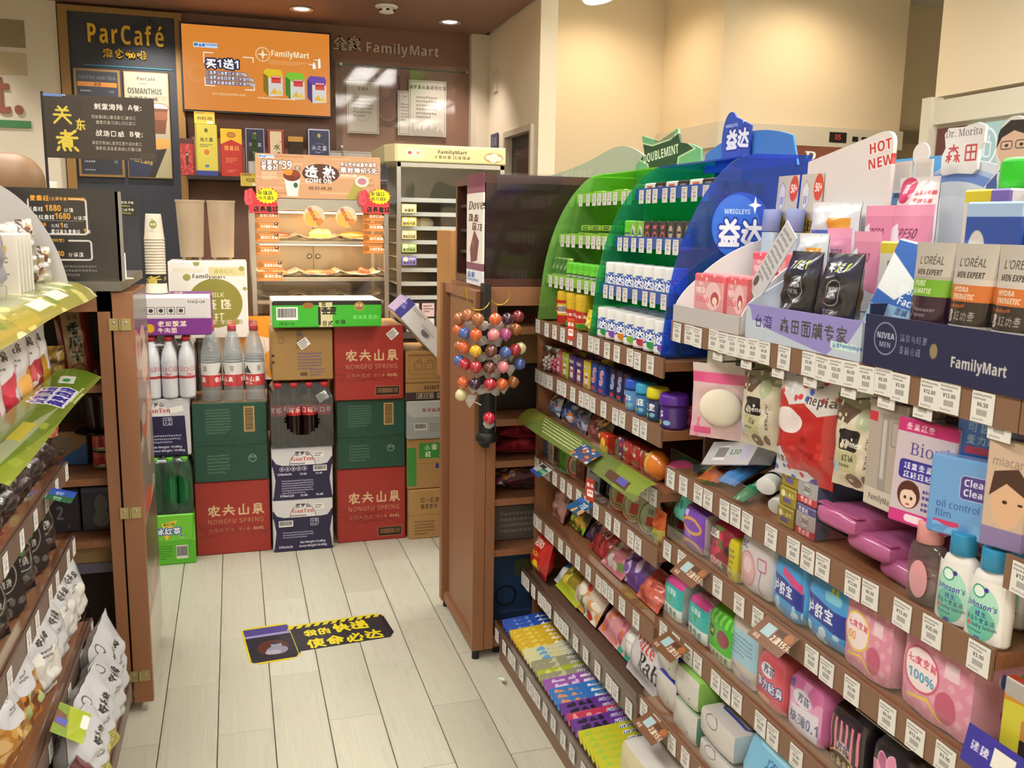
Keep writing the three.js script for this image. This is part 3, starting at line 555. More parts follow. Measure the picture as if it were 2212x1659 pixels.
// beverage fridges
{
const white=std(0xd9d3c4,{roughness:0.45});
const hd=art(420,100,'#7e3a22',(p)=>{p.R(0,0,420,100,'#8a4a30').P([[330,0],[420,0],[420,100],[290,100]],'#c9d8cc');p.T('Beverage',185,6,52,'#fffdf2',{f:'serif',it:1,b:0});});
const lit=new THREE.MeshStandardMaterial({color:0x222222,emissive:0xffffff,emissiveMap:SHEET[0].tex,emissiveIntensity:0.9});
const t=thing('beverage_fridge','white beverage fridge with a red digit display against the far wall','fridge',[0,0,0]);
part(t,'cabinet',b2(2.91,4.24,0,2.05,-6.05,-5.22),white);part(t,'top_trim',merge([b2(2.9,4.25,1.93,2.05,-5.22,-5.19),b2(2.885,2.91,1.9,2.05,-6.05,-5.19)]),white);
part(t,'corner_cap',b2(2.88,2.93,1.88,2.05,-5.22,-5.18),white);
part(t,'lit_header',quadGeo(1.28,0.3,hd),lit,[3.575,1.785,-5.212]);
part(t,'glass_door',b2(2.95,3.56,0.2,1.6,-5.22,-5.19),phy(0x9aa8a6,{roughness:0.08}));part(t,'glass_door',b2(3.6,4.2,0.2,1.6,-5.22,-5.19),phy(0x9aa8a6,{roughness:0.08}));
const dg=art(72,34,'#16100e',(p)=>p.T('05',36,6,22,'#ff3a2a',{a:'c',f:'monospace'}));
part(t,'digit_display',quadGeo(0.13,0.065,dg),new THREE.MeshStandardMaterial({color:0x111111,emissive:0xffffff,emissiveMap:SHEET[0].tex,emissiveIntensity:1}),[3.75,1.99,-5.188]);
part(t,'button',b2(3.86,3.9,1.97,2.0,-5.19,-5.184),M.black);part(t,'button',b2(3.93,3.97,1.97,2.0,-5.19,-5.184),M.black);
let l=new THREE.RectAreaLight(0xeaf6ee,1.2,0.9,0.28);l.position.set(3.7,1.76,-5.2);l.rotation.y=Math.PI;l.castShadow=true;scene.add(l);
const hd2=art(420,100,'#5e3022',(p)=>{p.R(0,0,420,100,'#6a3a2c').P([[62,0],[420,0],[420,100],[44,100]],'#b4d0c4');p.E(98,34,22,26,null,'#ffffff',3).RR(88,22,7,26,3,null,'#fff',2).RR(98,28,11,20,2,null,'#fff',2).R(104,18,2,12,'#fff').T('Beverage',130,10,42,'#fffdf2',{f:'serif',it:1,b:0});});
const u=thing('beverage_fridge','white beverage fridge with lit bottle emblem header at the right edge','fridge',[0,0,0]);
part(u,'cabinet',b2(3.56,4.4,0,2.05,-4.12,-2.6),white);part(u,'top_trim',merge([b2(3.52,3.56,1.95,2.07,-4.12,-2.6),b2(3.5,3.575,1.6,2.09,-4.15,-4.08)]),white);
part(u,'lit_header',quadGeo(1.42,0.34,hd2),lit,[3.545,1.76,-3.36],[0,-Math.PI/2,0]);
part(u,'glass_door',b2(3.52,3.56,0.2,1.56,-4.05,-3.35),phy(0x9aa8a6,{roughness:0.08}));part(u,'glass_door',b2(3.52,3.56,0.2,1.56,-3.3,-2.65),phy(0x9aa8a6,{roughness:0.08}));
l=new THREE.RectAreaLight(0xe2f4ea,1.5,1.1,0.3);l.position.set(3.53,1.76,-3.3);l.rotation.y=Math.PI/2;l.castShadow=true;scene.add(l);
}
// hanging board whose lower edge shows at the top of the frame
{const a=art(64,64,'#e8e6e0',(p)=>p.R(0,0,64,50,'#3a3a40').R(30,0,34,64,'#5cb04a'));
const s=new THREE.Shape();s.moveTo(-0.17,0.45);s.lineTo(-0.17,0.04);s.quadraticCurveTo(-0.165,0,-0.12,0);s.quadraticCurveTo(-0.06,0.0,-0.02,0.03);s.lineTo(0.17,0.03);s.lineTo(0.17,0.45);
const t=thing('hanging_sign','hanging sign board whose lower edge shows at the top of the frame','sign',[1.562,2.296,-3.66],-0.544);part(t,'board',cardGeo(s,0.01,a),mat(a));for(const x of[-0.12,0.12])part(t,'wire',rod([x,0.44,0.005],[x,CEIL-2.307,0.005],0.0015,6),M.steel);}
// ================= SERVICE COUNTER =================
sheet(1);
{
const t=thing('service_counter','dark service counter behind the stacked drink cartons','counter',[0,0,0]);
part(t,'body',b2(-0.34,1.5,0,0.84,-5.0,-4.42),M.dark);part(t,'worktop',b2(-0.36,1.52,0.84,0.87,-5.02,-4.4),M.steelDark);
const a=art(120,120,'#f0a02c',(p)=>p.P([[0,20],[120,60],[120,120],[0,120]],'#f5e9da').P([[10,40],[50,30],[40,80]],'#f3b04a').E(95,90,40,40,'#f2a83a').E(95,90,22,22,'#e8741e'));
solo('counter_poster','orange poster on the counter front behind the water bottle pack','poster',cardGeo(rectPts(0.42,0.3),0.003,a),mat(a),[0.13,0.66,-4.39],0);
}
// ---- hot food case ----
{
const t=thing('hot_food_case','lit glass hot food display case on the service counter','food warmer',[0.4,0.87,-4.68]);
const W=0.31,H=0.63,D=0.23;
part(t,'base',b2(-W,W,0,0.06,-D,D),M.steel);part(t,'top',b2(-W,W,H-0.05,H,-D,D),M.steel);
for(const[x,z]of[[-W,-D],[W,-D],[-W,D],[W,D]])part(t,'corner_post',b2(x-0.01,x+0.01,0.06,H-0.05,z-0.01,z+0.01),M.steel);
part(t,'glass_front',b2(-W+0.01,W-0.01,0.06,H-0.05,D-0.004,D),M.clear);
for(const s of[-1,1])part(t,'glass_side',b2(s*W-0.002,s*W+0.002,0.06,H-0.05,-D+0.01,D-0.01),M.clear);
for(const s of[-1,1]){const d=part(t,'rear_door',b2(s<0?-W+0.01:0.002,s<0?-0.002:W-0.01,0.06,H-0.05,-D,-D+0.01),std(0x8a8276,{metalness:0.6,roughness:0.3}));part(d,'knob',new THREE.SphereGeometry(0.014,16,12),M.steel,[s*0.022,0.35,-D+0.022]);}
const led=new THREE.MeshStandardMaterial({color:0xffffff,emissive:0xffe2b0,emissiveIntensity:5});
const shelfY=[0.155,0.262,0.435];
shelfY.forEach((y,i)=>{part(t,'shelf',b2(-W+0.012,W-0.012,y-0.016,y,-D+0.02,D-0.02),M.steel);});
for(const y of[0.565,0.415]){part(t,'lamp_strip',b2(-W+0.03,W-0.03,y,y+0.008,D-0.06,D-0.04),led);const l=new THREE.RectAreaLight(0xffd49a,130,0.56,0.03);l.position.set(0.4,0.87+y-0.003,-4.68+D-0.05);l.rotation.x=-Math.PI/2;l.castShadow=true;scene.add(l);}
// wire trays with paper and food
const wire=M.steel,paperM=std(0xf3e6cc,{roughness:0.8});
const rack=(w,d)=>{const g=[];for(let i=0;i<=6;i++)g.push(rod([-w/2+i*w/6,0,-d/2],[-w/2+i*w/6,0,d/2],0.0016,5));for(let i=0;i<=4;i++)g.push(rod([-w/2,0,-d/2+i*d/4],[w/2,0,-d/2+i*d/4],0.0016,5));return merge(g);};
const liner=(w,d)=>{const g=new THREE.PlaneGeometry(w,d,8,6).rotateX(-Math.PI/2),P=g.attributes.position;for(let i=0;i<P.count;i++){const x=P.getX(i)/(w/2),z=P.getZ(i)/(d/2);P.setY(i,0.02*Math.max(0,Math.abs(x)-0.55)*2.2+0.012*Math.max(0,Math.abs(z)-0.6)*2+0.002*Math.sin(x*7+z*5));}g.computeVertexNormals();return g;};
const lg=liner(0.2,0.3),rg=rack(0.17,0.24);
const lump=(w,h,d,k,amp=0.25)=>{const g=new THREE.SphereGeometry(1,18,12),P=g.attributes.position;for(let i=0;i<P.count;i++){const x=P.getX(i),y=P.getY(i),z=P.getZ(i),n=1+amp*(Math.sin(x*5+k)*Math.cos(z*6-k)+0.6*Math.sin(y*9+x*7+k*2))*0.6;P.setXYZ(i,x*w*n,Math.max(-0.55,y*n)*h,z*d*n);}g.computeVertexNormals();return g.translate(0,h*0.55,0);};
const cols=['left','middle','right'],lev=['bottom','middle','top'];
shelfY.forEach((y,r)=>[-0.2,0,0.2].forEach((x,c)=>{
const k=thing('wire_food_tray',`paper lined wire tray, ${cols[c]} on the ${lev[r]} shelf of the food case`,'tray',[0.4+x,0.8701+y+0.006,-4.66],0,'paper lined trays in the food case');
part(k,'liner',lg,paperM);part(k,'rack',rg,wire,[0,0.008,0]);
}));
const food=(name,label,x,y,z,g,c,turn=0)=>solo(name,label,'food',g,std(c,{roughness:0.45}),[0.4+x,0.87+y,z],turn,'food in the hot case');
const y2=0.435+0.012,y1=0.262+0.012;
food('grilled_pork_chop','dark brown grilled chop on the left tray of the top food shelf',-0.19,y2,-4.6,lump(0.06,0.018,0.03,1),0x4a2210);
food('bread_stick','golden bread slice stack on the middle tray of the top food shelf',0.0,y2,-4.58,lump(0.045,0.03,0.03,3,0.15),0xc98a3a,0.3);
food('bread_stick','pale golden bun half beside the bread on the top food shelf',0.035,y2+0.004,-4.6,lump(0.03,0.026,0.028,5,0.1),0xe0b060);
food('fried_fritter','brown glazed fritter on the right tray of the top food shelf',0.17,y2,-4.6,lump(0.075,0.022,0.03,7),0x8a4a1c);
food('chicken_skewer','reddish grilled meat pile on the left tray of the middle food shelf',-0.2,y1,-4.6,lump(0.05,0.014,0.03,2),0x9a4a30);
food('chicken_skewer','reddish grilled skewers on the middle tray of the middle food shelf',-0.02,y1,-4.58,lump(0.06,0.014,0.03,4),0x94482c);
food('chicken_skewer','brown grilled piece beside the skewers on the middle food shelf',0.05,y1,-4.6,lump(0.03,0.014,0.025,6),0x7c3a22);
food('red_sausage','single red sausage on the right tray of the middle food shelf',0.22,y1+0.003,-4.58,new THREE.CapsuleGeometry(0.014,0.035,6,14).rotateZ(1.2).translate(0,0.012,0),0xc23a2c);
// tags on the glass
const ft=(txt,c)=>art(110,46,c??'#cf7a34',(p)=>{p.R(0,0,110,46,'rgba(255,255,255,0)').RR(18,10,90,30,5,'#d8823a','#f0c890',2).E(14,20,14,15,'#a86a2c').T(txt,30,15,16,'#fff',{w:0.12,sx:Math.min(1,4.6/txt.length)}).E(98,10,9,9,'#4a3428').T('9',94,3,11,'#fff');});
const names=['奥尔良手枪腿','日式黑椒大鸡排','孜然猪肋排','七里香大鸡排','藤椒味鸡柳棒','奥尔良翅根'];
const ly=[1.415,1.365,1.315,1.255,1.185,1.135];
names.forEach((n,i)=>{const a=ft(n);solo('food_tag',`orange food tag on the left of the food case glass, ${ORD[i]} from top`,'food tag',cardGeo(rectPts(0.115,0.042),0.002,a),mat(a,'gloss'),[0.15+(i>3?0.012:0),ly[i]-0.015,-4.448],0,'food tags on the case glass');});
['招牌葱油饼','韭菜煎饼','香葱馅饼','台湾风味香肠'].forEach((n,i)=>{const a=ft(n);solo('food_tag',`orange food tag on the right of the food case glass, ${ORD[i]} from top`,'food tag',cardGeo(rectPts(0.112,0.042),0.002,a),mat(a,'gloss'),[0.655,[1.405,1.355,1.3,1.25][i],-4.448],0,'food tags on the case glass');});
const mc=art(96,96,'#d8ccb0',(p)=>p.R(0,0,96,96,'#d0c4a8').E(42,58,36,36,'#d8b050').E(72,74,20,20,'#c88440','#d8c08a',3).T('鲜肉月饼',34,4,19,'#b8342a',{w:0.11,sp:-3,rot:1.1}).L(50,30,40,3,8,'#c8b898'));
[0.37,0.52].forEach((x,i)=>solo('mooncake_card',i?'round mooncake advert card on the case glass, the right one of two':'round mooncake advert card on the case glass, the left one of two','advert card',cardGeo(new THREE.Shape().absellipse(0,0.05,0.05,0.05,0,Math.PI*2),0.002,mc),mat(mc),[x,1.372,-4.447],0,'mooncake cards'));
// header banner
const bn=art(564,200,'#c89a72',(p)=>{
for(let i=0;i<26;i++)p.R(rr(-60,500),rr(0,200),rr(60,200),rr(3,12),i%2?'#b98762':'#d6ac86');
fm(p,14,6,11);p.T('全家吃鸡',24,26,26,'#fff',{w:0.13,out:'#5a3424',ow:5}).T('超香堡',24,50,26,'#fff',{w:0.13,out:'#5a3424',ow:5}).T('39',116,24,52,'#fff',{sx:0.8,out:'#5a3424',ow:6}).T('元',174,50,24,'#fff',{out:'#5a3424',ow:5});
p.L(28,82,70,4,9,'#e8d0b8').P([[126,110],[196,110],[184,190],[138,190]],'#dfe6dc').E(160,96,38,26,'#6a2418').E(146,82,22,14,'#d88a2a').E(176,90,16,14,'#8a3420').E(176,140,10,12,'#2f5a3a').E(290,84,84,44,'#4a2a1e').T('造',216,44,62,'#fff',{w:0.125}).T('热',294,44,62,'#fff',{w:0.125}).T('COME ON',220,104,26,'#fff',{sx:0.98}).T('09.01-09.30',234,140,21,'#4a2a1e',{sx:0.95});
p.T('早安吃鸡能量热狗棒',378,26,21,'#fff',{w:0.12,sx:0.88,out:'#5a3424',ow:4}).T('限时特价5元',378,48,31,'#fff',{w:0.14,out:'#5a3424',ow:5}).T('07:00-11:00',380,82,14,'#fff').P([[404,196],[446,110],[498,124],[456,200],[420,206]],'#a8a04a').E(478,114,32,26,'#f0ead8','#c9b88a',4).E(478,114,21,16,'#b87a8a');
});
const h=thing('food_case_banner','brown promotional banner board standing on top of the food case','banner',[0.397,1.503,-4.46]);part(h,'board',cardGeo(rectPts(0.575,0.2),0.005,bn),mat(bn,'gloss'));part(h,'foot',b2(-0.1,0.1,0,0.004,-0.1,0),M.clear);
// starburst notes held by paper hands
const burst=(t1,t2)=>art(160,120,'#f0dc1e',(p)=>{p.R(0,0,160,120,'#c8323a').P([...Array(36)].map((_,i)=>{const a=i/36*6.283,r=i%2?1:0.82;return[104+54*r*Math.cos(a),40+38*r*Math.sin(a)];}),'#f4e61c');p.T(t1,62,16,22,'#1c1c18',{w:0.07}).T(t2,62,40,20,'#1c1c18',{w:0.07}).T('店長推荐',40,86,28,'#15120e',{w:0.16,out:'#f0484a',ow:8}).E(20,62,20,22,'#d4505c').RR(4,14,13,40,6,'#d4505c').RR(22,8,13,46,6,'#d4505c').E(26,60,10,7,'#c23f4c');});
const bs=()=>{const s=new THREE.Shape();s.moveTo(0.02,0);s.lineTo(0.148,0);s.lineTo(0.15,0.034);for(let i=0;i<17;i++){const a=-0.6+i/16*3.9,r=i%2?1.02:0.86;s.lineTo(0.104+0.054*r*Math.cos(a),0.08+0.038*r*Math.sin(a));}s.lineTo(0.038,0.11);s.lineTo(0.03,0.112);s.lineTo(0.02,0.105);s.lineTo(0.014,0.105);s.lineTo(0.004,0.1);s.lineTo(0.0,0.06);s.lineTo(0.006,0.036);s.lineTo(0.02,0.034);return s;};
[['新雅鲜','肉月饼5',0.055,1.432,'yellow starburst note with pink paper hand at the left corner of the food case'],['新雅腌','笃月饼6',0.575,1.44,'yellow starburst note with red paper hand at the right corner of the food case']].forEach(([a1,a2,x,y,lb])=>{const a=burst(a1,a2);solo('starburst_note',lb,'price note',cardGeo(bs(),0.003,a),mat(a),[x,y,-4.438],0,'starburst notes on the food case');});
}
// ---- bun steamer ----
{
const t=thing('bun_steamer','tall glass bun steamer with a cream lit header beside the food case','food steamer',[0,0,0]);
const x0=0.765,x1=1.30,zf=-4.45,zb=-4.95;
part(t,'back_panel',b2(x0,x1,0.87,1.69,zb,zb+0.01),std(0x9a978f,{roughness:0.5}));part(t,'side_panel',b2(x1-0.02,x1,0.87,1.69,zb,zf-0.02),M.steel);part(t,'side_panel',b2(x0-0.04,x0-0.036,0.87,1.69,zb,zf-0.06),M.clear);
part(t,'base',b2(x0-0.04,x1,0.87,0.97,zb,zf),M.steel);
for(const[a,b]of[[x0-0.002,x0+0.018],[x1-0.02,x1]])part(t,'door_stile',b2(a,b,0.97,1.685,zf-0.02,zf),M.steel);
part(t,'door_rail',b2(x0,x1,1.665,1.685,zf-0.02,zf),M.steel);part(t,'glass_door',b2(x0+0.018,x1-0.02,0.97,1.665,zf-0.008,zf-0.004),M.clear);
for(let i=0;i<8;i++)part(t,'shelf',merge([b2(x0+0.02,x1-0.03,1.5-i*0.068,1.52-i*0.068,zf-0.04,zf-0.028),b2(x0+0.02,x1-0.03,1.5-i*0.068,1.503-i*0.068,zb+0.02,zf-0.04)]),std(0xc9cdc6,{roughness:0.4}));
const ha=art(480,88,'#d9d09a',(p)=>{p.R(0,0,480,12,'#ece4c0').R(0,0,120,88,'#dcd8a8').T('FamilyMart',178,22,26,'#4a3a20',{sx:0.92}).T('丰富食材·营养搭配',160,52,20,'#6a5630',{w:0.08}).RR(40,26,30,34,3,'#f0ecdc').RR(76,26,30,34,3,'#f0ecdc').E(55,44,9,9,'#b8503a').E(91,44,9,9,'#c9a86a').E(432,56,44,28,'#b5935a');for(const[x,y]of[[412,54],[436,44],[454,60],[430,68]])p.E(x,y,17,13,'#efe6cf','#cbbd9a',2);});
const g2=new THREE.ExtrudeGeometry(new THREE.Shape([[x0-0.008,-zf],[x1,-zf],[x1,-zb],[x0-0.045,-zb],[x0-0.045,-zf+0.08]].map((p)=>new THREE.Vector2(p[0],p[1]))),{depth:0.075,bevelEnabled:true,bevelSize:0.004,bevelThickness:0.004,bevelSegments:2}).rotateX(-Math.PI/2);
part(t,'header',g2,std(0xd6cb98,{roughness:0.4}),[0,1.692,0]);part(t,'header_print',quadGeo(0.53,0.076,ha),mat(ha,'gloss'),[1.03,1.731,zf+0.0055]);
const tg=(n,c)=>art(70,42,c,(p)=>p.R(0,0,70,42,c).E(18,14,13,11,'#e8dcc0').T(n,35,22,15,'#3a2f1c',{a:'c',sx:Math.min(1,4/n.length)}).R(34,6,30,10,'rgba(255,255,255,.5)'));
[['热狗卷','#ddd39a'],['鲜肉大包','#d9c96a'],['梅菜烧肉包','#d3c98a'],['香菇菜包','#a9c46a'],['糯米烧卖','#8276b8']].forEach(([n,c],i)=>{const a=tg(n,c);solo('bun_tag',['cream','yellow','tan','green','purple'][i]+' bun name tag on the steamer glass','food tag',cardGeo(rectPts(0.072,0.042),0.002,a),mat(a),[0.822,1.447-i*0.063,zf+0.001],0,'bun tags on the steamer glass');});
[[0.865,'left'],[0.93,'right']].forEach(([x,s])=>solo('steamed_bun',`white steamed bun behind the steamer glass, ${s} one of two`,'steamed bun',new THREE.SphereGeometry(0.045,20,14).scale(1,0.7,1).translate(0,0.03,0),std(0xe9dfc6,{roughness:0.7}),[x,1.368,-4.6],0,'buns in the steamer'));
}
// coffee flavour board and cardboard sheet right of the stacks
{const a=art(110,100,'#2a2220',(p)=>{for(const[x,c]of[[8,'#e4e0da'],[60,'#d8b8b8']]){p.RR(x,6,42,44,3,c).RR(x,56,42,42,3,'#dcd8d2').E(x+20,76,11,12,'#6a8a5a').L(x+5,12,32,3,9,'#6a6058');}});
solo('drink_card_stand','black menu stand with four small drink cards below the steamer','menu stand',cardGeo(rectPts(0.16,0.15),0.01,a),mat(a),[0.87,0.8705,-4.418],0);
solo('menu_stand_block','dark block carrying the drink cards behind the cartons','stand',b2(-0.1,0.1,0,0.08,-0.012,0.004),M.black,[0.85,0.8705,-4.425]);}
solo('cardboard_sheet','tall brown cardboard carton standing behind the wooden gate','carton',cartonGeo(0.2,0.62,0.25,{all:'#b07f48'},0.002),mat({s:1},'matte'),[0.93,0.75,-3.72],0);
solo('carton_base','brown carton under the tall cardboard behind the gate','carton',cartonGeo(0.36,0.75,0.28,{all:'#a57a48'},0.002),mat({s:1},'matte'),[1.14,0,-3.72],0);
// ---- coffee cups, containers, milk box ----
{
const mk=art(220,240,'#ece9e2',(p)=>{p.E(128,130,78,78,'#8f8a3c').T('MILK',108,92,20,'#e6e2c8',{b:0}).T('鲜',96,116,36,'#e6e2c8').T('磨',138,116,36,'#e6e2c8').T('浆',120,158,34,'#e6e2c8').T('FamilyMart',112,36,17,'#4a4a3a',{a:'c',b:1}).R(112,16,104,28,'#d8d29a').T('现磨豆浆',126,22,14,'#b8ae5a').R(10,20,86,14,'#e4e0cc');for(const[x,y,r]of[[50,48,11],[78,4,9],[206,20,8],[214,84,6],[186,190,10],[12,160,8]])p.E(x,y,r,r,'#a3a05a');});
const m=thing('soy_milk_carton','white soy milk carton with olive green circles behind the noodle box','carton',[-0.112,0.87,-4.45]);part(m,'body',cartonGeo(0.335,0.343,0.28,{f:mk,all:'#ece9e2'}),mat(mk));
const tub=std(0xbfae95,{roughness:0.35,transparent:false});
const tubG=()=>{const g=new THREE.CylinderGeometry(0.085,0.068,0.26,4,1,true).rotateY(Math.PI/4);return g;};
const plastic=phy(0xd8c6aa,{transmission:0.55,thickness:0,roughness:0.35});
[[-0.182,'left'],[-0.048,'right']].forEach(([x,s])=>{const k=thing('plastic_container',`tall translucent plastic container on the soy milk carton, ${s} one of two`,'container',[x,1.213,-4.5],0,'translucent containers');part(k,'wall',new THREE.CylinderGeometry(0.086,0.07,0.25,4,3,true).rotateY(Math.PI/4).translate(0,0.14,0),plastic);part(k,'bottom',bx(0.097,0.008,0.097,0,0.014,0),plastic);part(k,'rim',new THREE.CylinderGeometry(0.09,0.09,0.01,4,1,true).rotateY(Math.PI/4).translate(0,0.267,0),plastic);for(const[a,b]of[[-1,-1],[1,-1],[-1,1],[1,1]])part(k,'foot',bx(0.012,0.015,0.012,a*0.035,0,b*0.035),plastic);});
const cupM=std(0xdcd3be,{roughness:0.6});
const cupGeo=lathe([[0,0],[0.029,0],[0.03,0.004],[0.0385,0.098],[0.041,0.1],[0.04,0.103],[0.0383,0.1],[0.0296,0.006],[0,0.005]],24);
const lab=art(60,60,'#dcd3be',(p)=>p.E(30,30,18,18,'#8f8a4a').T('咖啡',30,22,14,'#e8e2cc',{a:'c'}).L(18,6,24,1,6,'#8a8468').L(18,52,24,1,6,'#8a8468'));
const cs='nested paper cups beside the soy milk carton';
for(let i=0;i<13;i++){const c=thing('paper_cup',i===12?'top upside-down cream paper cup with a green round emblem in the centre stack':`upside-down cream paper cup, ${ORD[i]} above the black cup`,'paper cup',[-0.305,1.175+i*0.0115+0.103,-4.0],0,cs);const m=part(c,'cup',cupGeo,cupM);m.rotation.x=Math.PI;if(i===12)part(c,'emblem',uvTo(new THREE.CylinderGeometry(0.0323,0.0365,0.055,10,1,true,-0.7,1.4),lab),mat(lab,'paper'),[0,-0.042,0]);}
const bk=art(160,90,'#1e1a18',(p)=>p.T('煮',44,14,54,'#c8b24a',{w:0.1}).T('关东',100,20,24,'#c8b24a').L(20,76,40,1,8,'#8a7a3a'));
const bc=thing('paper_cup','black paper cup with gold brush characters under the cream cup stack','paper cup',[-0.305,1.097,-4.0]);part(bc,'cup',lathe([[0,0],[0.04,0],[0.043,0.003],[0.036,0.088],[0,0.09]],24),cupM);part(bc,'printed_sleeve',uvTo(lathe([[0.0416,0.014],[0.037,0.086]],24),bk),mat(bk,'paper'));
// cup stacks at far left
[[-0.72,'left'],[-0.62,'right']].forEach(([x,s],q)=>{for(let i=0;i<9;i++){const c=thing('paper_cup',i===8?`top dark printed cup of the ${s} cup stack behind the black menu sign`:`nested cream cup in the ${s} stack behind the black menu sign, ${ORD[i]} from below`,'paper cup',[x,1.28+i*0.017+0.103,-3.65],0,'cup stacks behind the black menu sign');part(c,'cup',cupGeo,cupM).rotation.x=Math.PI;if(i===8)part(c,'dark_band',lathe([[0.0322,-0.048],[0.0293,-0.004]],24),std(0x23253a));}part(scene,numbered('cup_stand'),bx(0.092,1.28,0.092),std(0x4a3a30),[x,0,-3.65]).userData={label:`tall dark stand carrying the ${s} cup stack`,category:'stand'};});
solo('rounded_lid','rounded brown equipment cover at the left edge behind the counter sign','equipment',new THREE.CapsuleGeometry(0.09,0.3,8,20).rotateZ(Math.PI/2).scale(1,1,0.7),std(0x8a6a4a,{roughness:0.5}),[-0.8,1.5,-3.25]);
}
// ================= STACKED CARTONS =================
const ZF=-3.86;
function carton(name,label,x0,x1,y0,y1,zf,d,F,o={}){
const t=thing(name,label,o.cat??'carton',[(x0+x1)/2,y0,zf-d/2],o.turn??0,o.group);
part(t,'body',cartonGeo(x1-x0,y1-y0,d,F,0.004),mat(F.f,o.fin??'card'));
const w=x1-x0,h=y1-y0;
if(o.tape)part(t,'tape',bx(w*0.14,0.0006,d+0.002,0,h,0),std(o.tape,{roughness:0.25}));
if(o.seam)part(t,'flap_seam',b2(-w/2+0.004,w/2-0.004,h*o.seam-0.001,h*o.seam+0.001,d/2-0.002,d/2+0.0006),std(o.seamCol??0x3a3a34));
return t;
}
const stick=art(48,40,'#eeece6',(p)=>p.L(5,5,38,4,8,'#55524c'));
function sticker(par,x,y,z,rot,w=0.045){part(par,'label_sticker',quadGeo(w,w*0.8,stick),mat(stick,'paper'),[x,y,z],[0,0,rot],'small white price sticker');}
{
const red=(bar)=>art(270,290,'#a23029',(p)=>{for(let i=0;i<26;i++)p.P([[rr(-20,270),rr(150,230)],[rr(0,270),rr(150,230)]],null,'rgba(120,26,24,.25)',6,false);p.T('农夫山泉',38,88,52,'#d9b98c',{w:0.12,sp:2}).T('NONGFU SPRING',40,146,26,'#c99a6c',{sx:0.9,b:0,sp:2.4}).T('饮用天然水',40,184,20,'#c08a62',{w:0.06}).T('净含量',150,186,16,'#c08a62',{w:0.06}).T('4x4L',206,183,20,'#d0a67a');if(bar)p.RR(160,240,96,36,2,'#2c1410','#b88a5a',2).BAR(164,244,88,28,null,'#b0885a');});
const r1=red(0),r2=red(1);
const grn=art(270,300,'#1f4a3c',(p)=>{for(let i=0;i<30;i++)p.R(rr(0,270),rr(90,210),rr(6,26),5,'rgba(16,52,42,.6)');p.L(44,20,110,9,11,'#4f7258',0.8).R(186,14,40,98,'#b8965c').R(192,20,28,86,'#2c2a20');for(let i=0;i<22;i++)p.R(193,22+i*3.8,26,rr(1,2.4),'#b8965c');p.L(46,196,100,6,13,'#4f7258',0.8).E(214,216,14,14,null,'#8fa08a',3).T('回收',203,206,11,'#8fa08a').R(0,160,270,2,'#173a30');});
const side={all:'#8f2a24'};
carton('red_water_carton','red spring water carton on the floor, left of the navy cartons',-0.188,0.114,0,0.318,-3.875,0.3,{f:r1,t:'#a98458',all:'#8f2a24'},{group:'red water cartons'});
carton('green_water_carton','dark green water carton on the left red carton, under the clear bottle pack',-0.185,0.112,0.319,0.655,-3.868,0.3,{f:grn,t:'#a98458',all:'#1a3d32'},{group:'dark green water cartons',seam:0.46,seamCol:0x173a30});
carton('red_water_carton','red spring water carton on the floor, right of the navy cartons',0.398,0.7,0,0.334,-3.89,0.3,{f:r2,t:'#a98458',all:'#8f2a24'},{group:'red water cartons'});
carton('green_water_carton','dark green water carton between the two red cartons of the right stack',0.4,0.698,0.335,0.642,-3.885,0.3,{f:grn,t:'#a98458',all:'#1a3d32'},{group:'dark green water cartons',seam:0.46,seamCol:0x173a30});
const top=carton('red_water_carton','topmost red spring water carton, under the green noodle carton',0.393,0.69,0.643,0.965,-3.87,0.3,{f:r2,t:'#a98458',all:'#8f2a24'},{group:'red water cartons'});
sticker(top,0.1,0.285,0.151,0.7);
const navy=(low)=>art(232,210,'#231f45',(p)=>{p.P([[0,0],[232,0],[232,40],[214,66],[190,70],[40,70],[14,62],[0,40]],'#d5d4d6').E(116,68,50,52,'#e4e2e2','#5a4a4a',2).R(0,70,232,60,'#231f45').T('百岁山',116,12,20,'#2a2a30',{a:'c',w:0.11}).T('GanTen',116,34,22,'#b8342c',{a:'c',f:'serif'}).L(66,60,100,1,9,'#4a4648',1);p.R(160,18,40,22,'#efeee8').L(164,21,32,2,9,'#6a6660');if(low)p.BAR(20,82,56,26).RR(146,80,30,28,2,null,'#dcdce4',2).T('合格',149,82,12,'#dcdce4').T('产品',149,95,12,'#dcdce4');else{for(let i=0;i<5;i++)p.E(36+i*22,84,9,9,null,'#dcdce4',2).R(33+i*22,80,6,8,'#dcdce4');p.BAR(158,74,54,24);}p.T('570mlx24',18,low?188:100,12,'#e8e6ee').T('13.68',104,102,11,low?'#231f45':'#e8e6ee').T('14.48',166,102,11,low?'#231f45':'#e8e6ee').R(0,118,232,2,'#15122c').L(34,130,150,low?3:6,10,'#aaa8bc',0.8);if(low)p.T('Net Weight:13.68kg',102,172,12,'#e8e6ee',{sx:0.9}).T('Gross Weight:14.48kg',98,188,12,'#e8e6ee',{sx:0.9});else p.T('13.68',104,190,12,'#e8e6ee').T('14.48',166,190,12,'#e8e6ee').T('570mlx24',26,190,12,'#e8e6ee');p.P([[0,70],[10,130],[0,208]],'#c9c8cc').P([[232,70],[222,130],[232,208]],'#c9c8cc');});
const n1=navy(1),n0=navy(0);
carton('navy_water_carton','navy and white water carton on the floor between the red cartons',0.122,0.374,0,0.228,-3.84,0.36,{f:n1,t:'#cfcdd0',all:'#231f45'},{group:'navy water cartons'});
carton('navy_water_carton','navy and white water carton under the cola bottle pack',0.124,0.376,0.229,0.457,-3.838,0.36,{f:n0,t:'#cfcdd0',all:'#231f45'},{group:'navy water cartons'});
